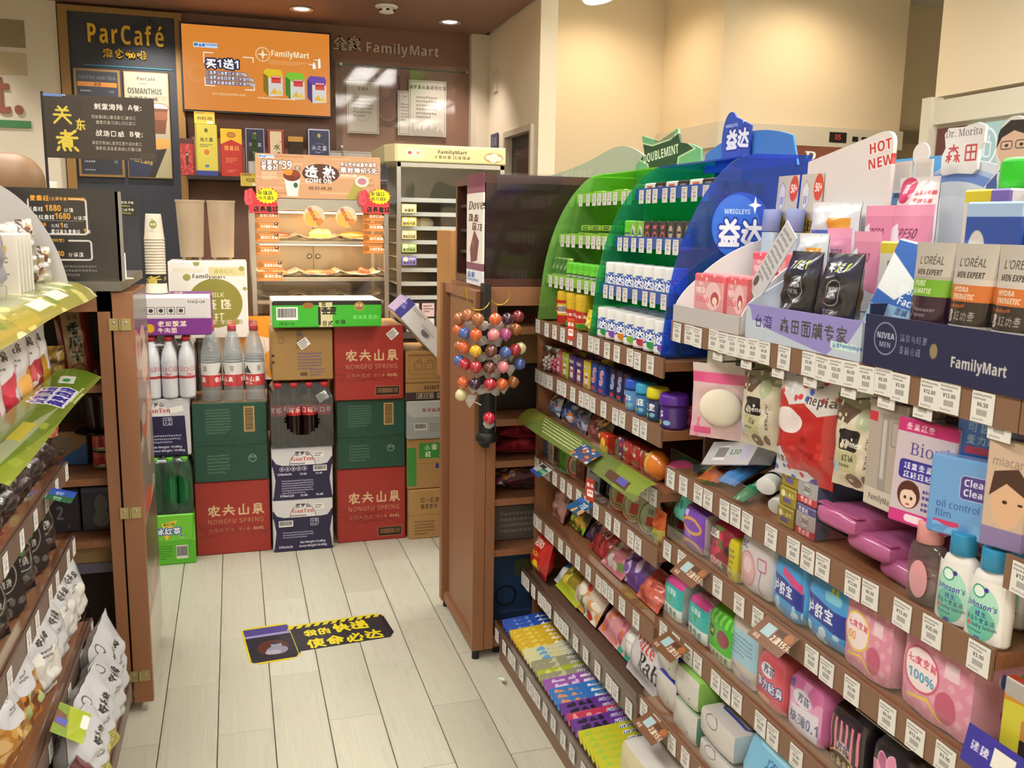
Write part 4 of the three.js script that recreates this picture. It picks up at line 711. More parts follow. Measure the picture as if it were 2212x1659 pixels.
const n2=art(150,210,'#231f45',(p)=>{p.R(0,0,150,62,'#cfcdd0').E(36,58,46,44,'#e4e2e2').R(0,62,150,50,'#231f45').T('百岁山',8,8,19,'#2a2a30',{w:0.11}).T('GanTen',0,30,22,'#b8342c',{f:'serif'}).P([[84,30],[130,22],[134,44],[88,52]],'#f0eee8').RR(60,68,30,28,2,null,'#dcdce4',2).T('合格',63,70,12,'#dcdce4').T('产品',63,83,12,'#dcdce4').L(20,132,110,3,12,'#aaa8bc').T('Net Weight: 13.68kg',16,174,11,'#e8e6ee').T('Gross Weight: 14.48kg',16,188,11,'#e8e6ee').R(0,112,150,2,'#15122c').P([[136,62],[150,62],[150,210],[142,210]],'#cfcdd0');});
carton('navy_water_carton','navy and white water carton in the far left stack under the white-label cola pack',-0.36,-0.192,0.452,0.686,-3.83,0.36,{f:n2,t:'#cfcdd0',all:'#231f45'},{group:'navy water cartons'});
const it=art(150,200,'#5fc02c',(p)=>{p.R(0,0,150,110,'#78d43a').P([[0,104],[138,104],[146,96],[150,0]],null,'#4aa322',2,false).P([[20,70],[84,18],[60,96]],'#f0a02a').P([[34,30],[92,20],[50,104]],'#f7d84a').T('冰红茶',14,48,30,'#fff',{w:0.15,out:'#2f66b8',ow:7}).T('康师傅',40,28,14,'#3a7a2a').E(108,86,14,10,'#a8e06a').T('冰爽',96,76,14,'#2f66b8').BAR(84,124,42,56,'#e8e6e0').L(10,122,62,6,10,'#3f8a22').R(0,108,150,2,'#4aa322');});
carton('iced_tea_carton','bright green iced tea carton on the floor at the left of the stacks',-0.357,-0.19,0,0.212,-3.80,0.34,{f:it,t:'#58b52a',all:'#4fa826'});
const br=art(220,190,'#a07c48',(p)=>{p.R(86,0,28,70,'#8f6e40').T('箱',90,2,18,'#4a4a7a').T('心',90,36,20,'#4a4a7a').RR(22,24,18,22,1,null,'#6a5230',2).L(92,84,96,6,12,'#6a5a70',0.9).L(136,148,60,3,11,'#6a5a70').R(100,162,26,14,'#5a4628').R(0,90,6,10,'#3a2c18').R(0,116,6,10,'#3a2c18');});
const bb=carton('brown_carton','plain brown carton on the cola pack, under the green noodle carton',0.138,0.386,0.742,0.952,-3.85,0.3,{f:br,t:'#b08a54',all:'#8f6c3e'});sticker(bb,0.005,0.155,0.152,0.6);
const gn=art(420,110,'#3fb52f',(p)=>{p.R(0,0,420,16,'#26241e').BAR(12,24,82,56).T('78克×12',20,88,16,'#1c5a18',{w:0.09}).R(176,4,52,106,'#d8d09a').R(172,24,10,80,'#26241e').T('豚骨',180,22,38,'#201c16',{w:0.13,sp:-8}).T('面',184,2,20,'#3a3426').T('日式',186,84,22,'#201c16',{w:0.13}).E(134,18,22,14,'#9a6a2c').E(334,22,19,19,'#9a7038','#c8a868',2).T('鲜拉',318,10,15,'#e0c890').T('汤鲜味正鲜！',306,60,20,'#7de06a',{w:0.1}).T('农心',236,80,22,'#1f3a1c',{w:0.1});});
carton('green_noodle_carton','green and black cup noodle carton with white lid on top of the stacks',0.142,0.585,0.968,1.078,-3.80,0.27,{f:gn,t:'#e6e0d2',all:'#379f2a'});
const pn=art(250,150,'#d9d4d2',(p)=>{p.R(0,84,250,66,'#7c2f8a').P([[0,84],[0,78],[236,78],[236,84]],'#c9c2c4').T('老坛酸菜',56,92,27,'#f0e2c4',{w:0.12}).T('牛肉面',56,120,24,'#f0e2c4',{w:0.12}).E(30,124,17,19,'#d8a42a','#8a5a10',3).T('114克×24',168,8,15,'#3c3a3a',{w:0.07});for(let i=0;i<4;i++)p.RR(22+i*36,38,28,28,2,null,'#3a3838',2).E(36+i*36,52,8,8,'#3a3838');});
const pt2=art(120,60,'#6f2a80',(p)=>p.R(0,30,120,30,'#e4dcd8').T('康师傅',10,6,20,'#d8c8a0'));
carton('purple_noodle_carton','purple and white instant noodle carton on the far left stack',-0.358,-0.094,0.943,1.094,-3.82,0.33,{f:pn,t:pt2,r:'#6f2a80',all:'#cfc8c6'});
const tan=(c,fn)=>art(190,190,c,fn);
const t1=tan('#b08a54',(p)=>p.T('统一阿萨姆',40,28,22,'#4a3424',{w:0.08,sx:0.8}).T('原味奶茶',40,54,20,'#4a3424',{w:0.08,sx:0.8}).L(20,120,80,5,12,'#7a5c36').R(126,110,44,50,'#8a6a3e').R(0,96,190,2,'#8a6a3e'));
const t2=tan('#a98450',(p)=>p.RR(40,14,130,60,4,'#3a8a3a').T('小主',56,18,26,'#dfe8c8',{w:0.1}).T('菌',60,46,24,'#dfe8c8',{w:0.1}).P([[110,66],[136,26],[162,60]],'#9ab83a').R(0,30,30,150,'#3f8c40').R(100,96,12,18,'#3a3a7a').R(30,92,160,2,'#8a6a3e'));
const t3=tan('#9aa09c',(p)=>p.P([[0,0],[190,0],[190,70],[180,80],[20,80],[0,60]],'#b3b8b4').T('青岛啤酒',50,32,22,'#8a3a34',{w:0.08,sx:0.8}).T('纯生',122,24,32,'#3a4a48',{w:0.08}).BAR(24,110,46,36,'#d8d8d2').L(80,112,100,5,10,'#7d837f'));
const t4=tan('#a9834f',(p)=>{p.R(0,120,190,4,'#6a4e2c').T('SUNTORY',62,132,22,'#33281c').R(0,160,190,30,'#3c3230').RR(36,164,60,22,2,null,'#b8a888',2).T('烏龍茶',40,165,19,'#c8b898').BAR(110,164,60,22,'#b09a6a','#33281c').R(4,10,182,6,'#7d6038');for(let i=0;i<4;i++)p.RR(28+i*40,44,28,26,2,null,'#6a4e2c',2).P([[34+i*40,36],[48+i*40,28],[52+i*40,38]],null,'#6a4e2c',2);p.RR(10,18,166,70,6,null,'#8a6a3e',2).R(0,104,190,2,'#7d6038');});
[['tan_milk_tea_carton','tan milk tea carton on the floor at the right end of the stacks',0,0.228,t1,'#a8834f'],['tan_green_label_carton','tan carton with a green label corner in the right end stack',0.229,0.458,t2,'#9c7846'],['silver_beer_carton','silver grey beer carton in the right end stack',0.459,0.63,t3,'#8a908c'],['oolong_tea_carton','tan oolong tea carton at the top of the right end stack',0.631,0.85,t4,'#9c7846']].forEach(([n,lb,a,b,f,c],i)=>carton(n,lb,0.708-i*0.003,0.95-i*0.003,a,b,-3.862-(i%2)*0.01,0.3,{f,all:c}));
const wb=art(240,90,'#dfe3e6',(p)=>{p.R(0,0,34,90,'#4a4aa0').T('电饭',8,12,20,'#aeb0e0',{rot:1.2}).R(34,0,206,90,'#dfe3e6').E(140,58,22,16,'#a9b0b4').R(106,34,64,12,'#c3c9cc').L(40,8,70,2,9,'#8a9094');});
const t=thing('white_appliance_box','white box with blue end and hand hole tilted on the right end stack','box',[0.772,0.952,-3.94]);t.rotation.z=-0.83;
part(t,'body',cartonGeo(0.285,0.088,0.2,{f:wb,t:'#e6eaec',l:'#4a4aa0',all:'#cfd4d8'},0.003).translate(0,-0.044,0),mat(wb));part(t,'hand_hole',new THREE.CircleGeometry(0.02,18,0,Math.PI).rotateZ(Math.PI),std(0x6a7074),[0.02,-0.005,0.1012]);
}
// ---- shrink-wrapped bottle packs ----
function bottlePack(name,label,x0,y0,zf,nx,nz,pitch,bottle,wrapH,o={}){
const t=thing(name,label,'bottle pack',[x0+nx*pitch/2,y0,zf-nz*pitch/2]);
for(let j=0;j<nz;j++)for(let i=0;i<nx;i++){
const b=part(t,'bottle',bottle.body,bottle.mat,[(i-(nx-1)/2)*pitch,0.002,((nz-1)/2-j)*pitch]);b.rotation.y=(o.spin??0)+(i-1)*(o.turn??0.5);
part(b,'cap',bottle.cap,bottle.capMat);if(bottle.label)part(b,'label',bottle.label,bottle.labelMat);if(bottle.liquid)part(b,'drink',bottle.liquid,bottle.liquidMat);
}
const W=nx*pitch+0.004,D=nz*pitch+0.004,g=new THREE.BoxGeometry(W,wrapH,D,20,20,8),P=g.attributes.position;
if(o.hole){const keep=[],I=g.index,[hx,hy,rx,ry]=o.hole;for(let i=0;i<I.count;i+=3){let x=0,y=0,z=0;for(let k=0;k<3;k++){const v=I.getX(i+k);x+=P.getX(v)/3;y+=P.getY(v)/3+wrapH/6;z+=P.getZ(v)/3;}if(!(z>D*0.499&&((x-hx)/rx)**2+((y-hy)/ry)**2<1))keep.push(I.getX(i),I.getX(i+1),I.getX(i+2));}g.setIndex(keep);}
for(let i=0;i<P.count;i++){const x=P.getX(i),y=P.getY(i)+wrapH/2,z=P.getZ(i);const top=Math.max(0,(y/wrapH-0.72)/0.28);const k=1-0.28*top*top;P.setXYZ(i,x*k*(1+0.006*Math.sin(y*80+x*30)),y,z*k*(1+0.006*Math.sin(x*70+y*40)));}
g.computeVertexNormals();part(t,'shrink_wrap',g,o.wrap??M.wrap);return t;
}
{
const cap=(r,h,y)=>lathe([[0,y],[r,y],[r,y+h-0.002],[r-0.002,y+h],[0,y+h]],16);
const la=art(256,96,'#e2e0dc',(p)=>{p.R(0,50,256,46,'#c8363a').R(0,0,256,3,'#3a3a3a').P([[44,46],[64,14],[84,46]],'#1f3a34').P([[172,46],[192,14],[212,46]],'#1f3a34').P([[30,46],[48,28],[64,46]],'#4a8a7a').T('农夫山泉',24,56,24,'#fff',{w:0.12}).T('农夫山泉',152,56,24,'#fff',{w:0.12}).T('SPRING 1.5L',30,82,10,'#fff').BAR(108,12,16,30,null,'#555').L(226,12,26,3,9,'#c8363a');});
const body=lathe([[0,0],[0.036,0],[0.04,0.006],[0.04,0.05],[0.0385,0.055],[0.04,0.06],[0.04,0.165],[0.0385,0.17],[0.04,0.176],[0.039,0.2],[0.03,0.235],[0.0165,0.27],[0.0145,0.285],[0.0145,0.292],[0,0.292]],20);
bottlePack('clear_water_bottle_pack','shrink wrapped pack of large clear water bottles with red caps on the dark green carton',-0.148,0.657,-3.87,3,3,0.087,{body,mat:M.glassPet,cap:cap(0.018,0.024,0.288),capMat:std(0xc8525a,{roughness:0.35}),label:uvTo(lathe([[0.0406,0.062],[0.0406,0.163]],24),la),labelMat:mat(la,'film')},0.318,{spin:0.2});
const cz=art(200,70,'#d5d6da',(p)=>p.R(0,46,200,8,'#b83a44').T('Coca-Cola',14,12,24,'#b8323c',{f:'serif',it:1,b:0}).T('Coca-Cola',116,12,20,'#b8323c',{f:'serif',it:1,b:0}).T('Fiber+',54,34,13,'#b8323c',{it:1}).BAR(176,10,20,30,null,'#666'));
const small=lathe([[0,0],[0.026,0],[0.031,0.008],[0.0315,0.07],[0.03,0.08],[0.0315,0.09],[0.0315,0.15],[0.026,0.185],[0.0145,0.215],[0.013,0.232],[0,0.232]],18);
bottlePack('white_label_cola_pack','shrink wrapped pack of white-label cola bottles with red caps in the far left stack',-0.358,0.687,-3.815,3,4,0.065,{body:small,mat:phy(0xd9dbe0,{roughness:0.25}),cap:cap(0.016,0.018,0.229),capMat:std(0xc2333a),label:wrapFront(0.0319,0.06,0.15,4.6,cz),labelMat:mat(cz,'film')},0.25,{spin:0.5});
const ck=art(200,50,'#b8262c',(p)=>p.T('可口可乐',8,8,30,'#f4e8e4',{w:0.13}).RR(138,10,20,18,3,'#f0e4e0').T('可口',164,8,28,'#f4e8e4',{w:0.13}));
bottlePack('cola_bottle_pack','shrink wrapped pack of dark cola bottles with red caps on the navy carton',0.127,0.458,-3.83,4,4,0.063,{body:lathe([[0,0],[0.026,0],[0.0305,0.008],[0.0305,0.13],[0.031,0.14],[0.031,0.18],[0.026,0.21],[0.0145,0.24],[0.013,0.254],[0,0.254]],18),mat:phy(0x1d100c,{roughness:0.12}),cap:cap(0.016,0.018,0.251),capMat:std(0xc2333a),label:uvTo(lathe([[0.0316,0.135],[0.0316,0.18]],18),ck),labelMat:mat(ck,'film')},0.272,{spin:0.1,hole:[0,0.115,0.07,0.06],wrap:phy(0xc8ccd0,{transmission:0.93,thickness:0,roughness:0.12})});
sticker(scene.children.at(-1),0.085,0.215,0.122,0.5);
bottlePack('green_soda_pack','shrink wrapped pack of green soda bottles between the navy and green cartons at far left',-0.362,0.213,-3.81,3,4,0.0565,{body:lathe([[0,0],[0.024,0],[0.028,0.008],[0.0285,0.14],[0.024,0.175],[0.013,0.205],[0.012,0.215],[0,0.215]],16),mat:phy(0x1f6a3a,{roughness:0.15}),cap:cap(0.015,0.017,0.212),capMat:std(0x6ac83a)},0.235,{hole:[0.03,0.1,0.05,0.06],wrap:phy(0xb8ccc0,{transmission:0.93,thickness:0,roughness:0.12})});
}
// ---- floor sticker ----
{
const a=art(420,200,'#c9c12e',(p)=>{
p.R(0,0,420,200,'#d8c82e');p.RR(6,10,128,182,10,'#2a2634').R(6,10,128,46,'#4f4488').R(6,48,128,12,'#9a94c0').E(74,126,44,40,'#5a2c22').E(84,116,15,17,'#9a98a8').E(82,142,30,22,'#8d8b9e').E(70,150,22,12,'#a9a7b8').E(84,104,13,8,'#3a3844');
p.R(136,30,284,160,'#232126');for(let i=0;i<14;i++){p.P([[136+i*26,30],[152+i*26,30],[142+i*26,44],[126+i*26,44]],'#d8c82e').P([[136+i*26,176],[152+i*26,176],[142+i*26,190],[126+i*26,190]],'#d8c82e');}p.R(136,44,270,132,'#302e34');p.T('我的',168,58,40,'#e6d428',{w:0.15}).T('快递',252,46,54,'#e6d428',{w:0.16}).T('使命必达',164,110,54,'#e6d428',{w:0.15,sp:2});
});
const s=new THREE.Shape();[[0.0,0.02],[0.03,0.0],[0.13,0.0],[0.162,0.02],[0.165,0.04],[0.47,0.04],[0.49,0.07],[0.49,0.2],[0.47,0.222],[0.165,0.222],[0.15,0.25],[0.02,0.25],[0.0,0.235]].forEach((p,i)=>i?s.lineTo(p[0],p[1]):s.moveTo(p[0],p[1]));
const g=cardGeo(s,0.0008,a);g.scale(1,1.12,1);g.rotateX(-Math.PI/2);
solo('floor_sticker','dark drink can shaped floor sticker with yellow characters and hazard stripes','floor sticker',g,mat(a,'gloss'),[0.008,0.0004,-2.82],0.1);
solo('paper_scrap','small white and green paper scrap on the floor by the wooden gate','paper scrap',new THREE.ConeGeometry(0.014,0.03,3).rotateX(1.2).translate(0,0.012,0),std(0xdfe2d8),[0.75,0.001,-2.5]);
}
// ================= CENTRE CABINET, GATE, LOLLIPOPS =================
sheet(2);
{
const t=thing('wooden_cabinet','brown wooden shelf cabinet behind the lollipops, open to the front','cabinet',[0,0,0]);
part(t,'side_panel',b2(0.737,0.75,0.03,1.19,-3.15,-2.7),M.wood);part(t,'back_panel',b2(0.75,1.25,0.03,1.19,-3.17,-3.15),M.shelfDark);
part(t,'front_stile',b2(0.737,0.768,0.03,1.19,-2.715,-2.68),M.wood);part(t,'top_rail',b2(0.768,1.25,1.15,1.19,-2.715,-2.68),M.wood);part(t,'top_board',b2(0.737,1.25,1.19,1.205,-3.17,-2.68),M.wood);
part(t,'base',b2(0.768,1.25,0.03,0.07,-3.15,-2.69),M.wood);for(const[x,z]of[[0.79,-2.72],[0.79,-3.1],[1.2,-2.72]])part(t,'foot',cyl(0.012,0.015,0.03,12).translate(x,0,z),M.black);
for(const y of[1.06,0.77,0.635,0.51,0.34])part(t,'shelf',b2(0.75,1.25,y,y+0.022,-3.15,-2.69),M.wood);
}
{
const t=thing('wooden_gate','tall brown wooden gate panel standing open along the aisle','gate',[0,0,0]);
part(t,'panel',b2(0.708,0.722,0.06,1.17,-3.06,-2.7),M.wood);part(t,'stile',b2(0.698,0.735,0.03,1.195,-2.705,-2.678),M.wood);part(t,'rail',b2(0.698,0.728,1.165,1.195,-3.12,-2.705),M.wood);part(t,'rail',b2(0.698,0.728,0.03,0.065,-3.12,-2.705),M.wood);part(t,'stile',b2(0.69,0.72,0.03,1.195,-3.14,-3.1),M.wood);
for(const z of[-2.69,-3.12])part(t,'caster',cyl(0.012,0.012,0.03,12).translate(0.712,0,z),M.black);
}
{
const goods=[
['gummy_bag','lower red sweet bag lying on the third shelf of the wooden cabinet','#8a2430',0.9,0.66,-2.8,0.2,0.1],['gummy_bag','dark red sweet bag above another on the cabinet shelf','#7d1f2c',0.95,0.72,-2.82,0.2,0.08],
];
const redBag=art(100,80,'#86222c',(p)=>p.S(30,['#a03a40','#6a161f'],4,14).T('QQ',34,26,26,'#c8888a'));
goods.forEach(([n,lb,c,x,y,z,w,h],i)=>{const m=solo(n,lb,'sweet bag',pouchGeo(0.2,0.16,0.045,redBag,c),mat(redBag,'film'),[0.88+i*0.01,0.685+i*0.05,-2.71]);m.rotation.x=-1.5;});
const pinky=art(90,50,'#5e4048',(p)=>p.S(40,['#8a3a50','#c0b0a8','#3a2a34','#a86a30'],3,10));
['upper','middle','lower'].forEach((s,i)=>{const m=solo('snack_stick_bag',`shiny purple and orange snack bag in the cabinet pile, ${s} one`,'snack bag',pouchGeo(0.16,0.09,0.03,pinky,'#5e3a40'),mat(pinky,'film'),[0.86+i*0.01,0.545+(2-i)*0.018,-2.72-i*0.02],0.15*(i-1),'shiny bags on the fourth cabinet shelf');m.rotation.x=-1.35;});
const bl=art(120,130,'#23406a',(p)=>p.R(44,20,40,30,'#4a5230').E(30,86,16,18,null,'#131c2c',4).E(86,86,16,18,null,'#131c2c',4).L(20,112,80,1,10,'#3a5a8a'));
solo('blue_carton','dark blue carton at the bottom of the wooden cabinet','carton',cartonGeo(0.26,0.25,0.2,{f:bl,all:'#1d3558'}),mat(bl),[0.91,0.0705,-2.9]);
solo('grey_carton','grey carton with small print on the lower cabinet shelf','carton',cartonGeo(0.26,0.12,0.2,{f:art(130,60,'#5a5654',(p)=>p.L(10,10,100,4,10,'#7d7874')),all:'#4a4644'}),mat({s:2}),[0.92,0.363,-2.87]);
solo('brown_carton','brown carton on the top inner shelf of the wooden cabinet','carton',cartonGeo(0.24,0.1,0.2,{f:art(120,50,'#8a6a44',(p)=>p.BAR(60,8,40,26)),all:'#7a5c3a'}),mat({s:2}),[0.94,0.793+0.15,-2.9]).position.y=0.95;
solo('dark_tray_box','dark box on the second shelf of the wooden cabinet','carton',cartonGeo(0.26,0.15,0.24,{all:'#2c2422'}),mat({s:2}),[0.93,0.793,-2.95]);
}
// chocolate display cabinet on top with an advert panel
{
const dv=art(90,400,'#e4e0da',(p)=>{p.R(0,0,90,70,'#6a3048').R(0,50,90,20,'#8a5068').T('Dove',8,92,42,'#3a1c1c',{f:'serif',it:1,sx:0.78}).T('纵享',10,140,30,'#4a2a2a',{rot:0.1}).T('丝滑',30,172,30,'#4a2a2a',{rot:0.1}).P([[44,200],[70,240],[60,310],[26,320],[20,270]],'#6a3a48').E(40,250,8,12,'#8a5a68').R(0,320,90,30,'#7d4a62').R(0,346,90,54,'#dfe6ec').T('全家',6,352,22,'#2a5ca8',{w:0.14}).T('FamilyMart',2,374,14,'#2a5ca8',{sx:0.9});});
const t=thing('chocolate_cabinet','dark brown tinted chocolate display cabinet on the wooden cabinet','display cabinet',[0,0,0]);
const tint=phy(0x6a5048,{transmission:0.8,thickness:0,roughness:0.08});
part(t,'frame',merge([b2(0.735,1.28,1.206,1.23,-3.1,-2.72),b2(0.735,1.28,1.52,1.545,-3.1,-2.72),b2(0.735,1.28,1.23,1.52,-3.1,-3.08),b2(1.26,1.28,1.23,1.52,-3.08,-2.72)]),std(0x4a2c24,{roughness:0.35}));
part(t,'tinted_door',b2(0.738,1.26,1.23,1.52,-2.726,-2.72),tint);
for(const y of[1.3,1.37,1.45])part(t,'shelf',b2(0.745,1.26,y,y+0.01,-3.07,-2.76),M.dark);
part(t,'advert_panel',cardGeo(rectPts(0.2,0.345),0.006,dv),mat(dv),[0.735,1.206,-2.82],[0,-Math.PI/2,0]);
part(t,'clear_price_strip',b2(0.77,0.98,1.5,1.55,-2.716,-2.713),M.clearDull);
// chocolate bars behind the tinted door
const bar=art(60,40,'#6a2222',(p)=>p.R(0,24,60,16,'#7d3a2c').T('choco',8,8,13,'#b89a6a')),bar2=art(60,40,'#8a6a4a',(p)=>p.R(0,0,60,12,'#5a3a2a'));
let k=0;for(const y of[1.311,1.381,1.461])for(let i=0;i<5;i++)solo('chocolate_box',`${['dark red','tan'][(i+k)%2]} chocolate box behind the tinted door, ${ORD[i]} on the ${['lower','middle','upper'][k/5|0]} shelf`,'chocolate box',cartonGeo(0.075,0.045,0.08,{f:(i+k)%2?bar2:bar,all:'#4a2020'}),mat(bar),[0.81+i*0.09,y,-2.82],0,'chocolates in the tinted cabinet'),k+=i===4?5:0;
}
// lollipop stand
{
const t=thing('lollipop_stand','black clip stand with gold ribbon holding a cluster of lollipops','lollipop stand',[0.722,0.74,-2.62]);
part(t,'pole',cyl(0.026,0.026,0.38,16),M.black);part(t,'collar',lathe([[0.026,0],[0.034,0.005],[0.034,0.02],[0.026,0.03]],16),M.black);part(t,'mount',bx(0.02,0.5,0.05,0,-0.02,-0.03),M.black);
part(t,'ribbon',merge([new THREE.TorusGeometry(0.035,0.002,6,24,Math.PI).rotateZ(Math.PI*0.9).translate(-0.035,0.44,0.02),new THREE.TorusGeometry(0.03,0.002,6,24,Math.PI).rotateZ(Math.PI*1.15).translate(0.03,0.45,0.02),rod([-0.07,0.44,0.02],[-0.075,0.47,0.02],0.004)]),std(0xc8a43a,{metalness:0.8,roughness:0.3}));
const C={am:[0xa8643c,'amber'],or:[0xd06030,'orange'],dp:[0x3a1c30,'dark purple'],dr:[0x7a1c28,'dark red'],bl:[0x4a64a8,'blue'],pw:[0xd8848c,'pink and white'],pk:[0xb04a80,'pink'],ad:[0x9a5a20,'dark amber'],ye:[0xd8a820,'yellow'],br:[0x6a3a2c,'brown'],re:[0xb02838,'red'],cr:[0xd8cfa0,'cream'],cm:[0xb81f3c,'crimson']};
const kinds='am am am or dp dr or bl or pw pk ad am or ye br bl re cr bl re re br pw bl or dp re or ad cr cm'.split(' ');
const P=[[0.627,1.122,-2.59],[0.644,1.134,-2.559],[0.668,1.125,-2.534],[0.718,1.125,-2.528],[0.761,1.123,-2.549],[0.805,1.126,-2.587],[0.626,1.088,-2.594],[0.638,1.081,-2.569],[0.663,1.08,-2.538],[0.713,1.08,-2.526],[0.753,1.079,-2.544],[0.795,1.089,-2.577],[0.629,1.04,-2.587],[0.637,1.039,-2.572],[0.663,1.032,-2.539],[0.706,1.033,-2.525],[0.754,1.025,-2.544],[0.793,1.028,-2.573],[0.817,1.029,-2.596],[0.628,0.997,-2.59],[0.639,0.989,-2.569],[0.664,0.985,-2.538],[0.702,0.984,-2.525],[0.746,0.983,-2.538],[0.814,0.982,-2.592],[0.636,0.934,-2.575],[0.662,0.935,-2.541],[0.703,0.935,-2.525],[0.743,0.932,-2.537],[0.787,0.932,-2.567],[0.632,0.896,-2.583],[0.703,0.834,-2.525]];
const rowOf=(y)=>y>1.11?'top row':y>1.06?'second row':y>1.01?'third row':y>0.96?'fourth row':y>0.92?'fifth row':'loose bottom';
const candyMat={};for(const k in C)candyMat[k]=new THREE.MeshPhysicalMaterial({color:C[k][0],roughness:0.22,clearcoat:1,clearcoatRoughness:0.08});
const ball=()=>{const g=new THREE.SphereGeometry(0.0186,18,14),Q=g.attributes.position,s=rr(0,9);for(let i=0;i<Q.count;i++){const n=1+0.035*Math.sin(Q.getX(i)*420+s)*Math.sin(Q.getY(i)*380+s);Q.setXYZ(i,Q.getX(i)*n,Q.getY(i)*n,Q.getZ(i)*n);}g.computeVertexNormals();return g;};
const balls=[ball(),ball(),ball()];
const skirt=new THREE.ConeGeometry(0.018,0.038,7,2,true),film=phy(0xe8e4de,{transmission:0.5,thickness:0,roughness:0.2});
const seen={};
P.forEach(([x,y,z],i)=>{
const r=rowOf(y),n=seen[r+kinds[i]]=(seen[r+kinds[i]]??0)+1;
const o=thing('lollipop',`${C[kinds[i]][1]} ball lollipop in the ${r} of the stand${n>1?', '+ORD[n-1]+' of that colour':''}`,'lollipop',[x,y,z],0,'lollipops on the stand');
part(o,'candy',balls[i%3],candyMat[kinds[i]]);
const d=new THREE.Vector3(0.722-x,-0.05,-2.6-z).normalize(),e=d.clone().multiplyScalar(i>=30?0.075:0.055);
part(o,'stick',rod([d.x*0.012,d.y*0.012,d.z*0.012],[e.x,e.y,e.z],0.0019,6),M.white);
const w=part(o,'wrapper_skirt',skirt,film);w.position.copy(d.clone().multiplyScalar(0.024));w.quaternion.setFromUnitVectors(new THREE.Vector3(0,1,0),d.clone().negate());if(i%3===0)w.scale.set(1.4,1.1,0.5);
});
}
// ================= RIGHT GONDOLA =================
const tagArts=[0,1,2,3].map((i)=>art(60,66,'#dcdad6',(p)=>p.L(4,5,50,2,8,'#8d8a86').T('¥'+['6.50','12.80','3.90','25.00'][i],30,22,12,'#4a4846',{a:'c'}).BAR(14,36,32,18,null,'#66625e').L(6,56,46,1,8,'#a8a5a0')));
const tagMat=mat(tagArts[0],'paper');
const tagGeo=tagArts.map((a)=>cardGeo(rectPts(0.036,0.04),0.0012,a));
// side: -1 shelves face -x (right gondola), +1 shelves face +x (left gondola)
function gondola(name,label,z0,z1,xb,side,shelves,o={}){
const t=thing(name,label,'shelf unit',[0,0,0]),rot=side<0?-Math.PI/2:Math.PI/2;
const X=(a,b)=>a<b?[a,b]:[b,a];
part(t,'back_panel',b2(...X(xb,xb-side*0.03),0.05,o.top??1.5,z0,z1),o.backMat??M.shelfDark);
if(o.base)part(t,'base',b2(...X(o.base,xb),0,o.baseH??0.06,z0,z1),M.rail);
shelves.forEach((s,si)=>{
const sh=part(t,'shelf',b2(...X(s.x-side*0.004,xb),s.y-0.026,s.y-0.006,s.z0??z0,s.z1??z1),s.mat??M.wood);
const a=s.z0??z0,b=s.z1??z1,rh=s.rh??0.045;
part(sh,'price_rail',b2(...X(s.x,s.x-side*0.005),s.y-rh+0.004,s.y+0.003,a,b),s.railMat??M.rail);
if(s.fence)part(sh,'clear_fence',b2(...X(s.x-side*0.006,s.x-side*0.0085),s.y,s.y+s.fence,a+0.01,b-0.01),M.clear);
if(s.tray)part(sh,'clear_tray_front',b2(...X(s.x+side*0.001,s.x+side*0.004),s.y-0.045,s.y+s.tray,a,b),M.clearDull);
if(s.tags!==0){let z=a+0.03;while(z<b-0.02){const m=part(sh,'price_tag',tagGeo[Math.floor(rnd()*4)],tagMat,[s.x+side*(s.tray?0.0045:0.0008),s.y-0.041+rr(0,0.003),z],[0,rot,rr(-0.03,0.03)]);z+=(s.pitch??0.062)*(rnd()<(s.tight??0.25)?0.66:rr(0.9,1.35));}}
});
return t;
}
const XB=1.26,Z1=-2.66,ZM=-1.775,Z2=-0.85;
const S1={a:1.11,b:0.955,c:0.815,d:0.675,e:0.49,f:0.30,g:0.115};
const gA=gondola('candy_shelf_unit','brown sweets shelf unit with gum racks on top, behind the lollipops',Z1,ZM,XB,-1,[
{x:0.884,y:S1.a},{x:0.886,y:S1.b,fence:0.02},{x:0.888,y:S1.c,fence:0.025},{x:0.89,y:S1.d,fence:0.03},{x:0.89,y:S1.e,fence:0.03},{x:0.857,y:S1.f,tray:0.035,mat:M.shelfDark},{x:0.772,y:S1.g,tray:0.025,mat:M.shelfDark},
],{base:0.785,baseH:0.09,top:1.1});
part(gA,'end_panel',b2(0.9,XB,0.05,1.08,Z1-0.02,Z1),M.wood);
const S2={a:1.195,b:0.872,c:0.707,d:0.515,e:0.33,f:0.1};
const gB=gondola('toiletries_shelf_unit','brown toiletries shelf unit at the right with hanging packs',ZM+0.002,Z2,XB,-1,[
{x:0.898,y:S2.a,pitch:0.055,tight:0.5,mat:M.shelfDark},{x:0.9,y:S2.b,fence:0.045},{x:0.9,y:S2.c,fence:0.035},{x:0.9,y:S2.d,fence:0.035},{x:0.86,y:S2.e,fence:0.03},{x:0.79,y:S2.f,fence:0.02},
],{base:0.8,top:1.19});
part(gB,'end_panel',b2(0.99,XB,0.05,1.17,ZM+0.002,ZM+0.012),M.shelfDark);
const gC=gondola('battery_shelf_unit','brown shelf unit at the lower right edge with batteries',Z2+0.002,-0.3,XB,-1,[{x:0.898,y:1.195},{x:0.9,y:1.0},{x:0.9,y:0.735},{x:0.9,y:0.45}],{base:0.8,top:1.19});
function onShelf(name,label,cat,geo,m,x,y,z,o={}){const s=solo(name,label,cat,geo,m,[x,y,z],-Math.PI/2+(o.turn??0),o.group);if(o.tilt)s.rotation.set(0,-Math.PI/2+(o.turn??0),0),s.rotateX(o.tilt);if(o.roll)s.rotateZ(o.roll);return s;}
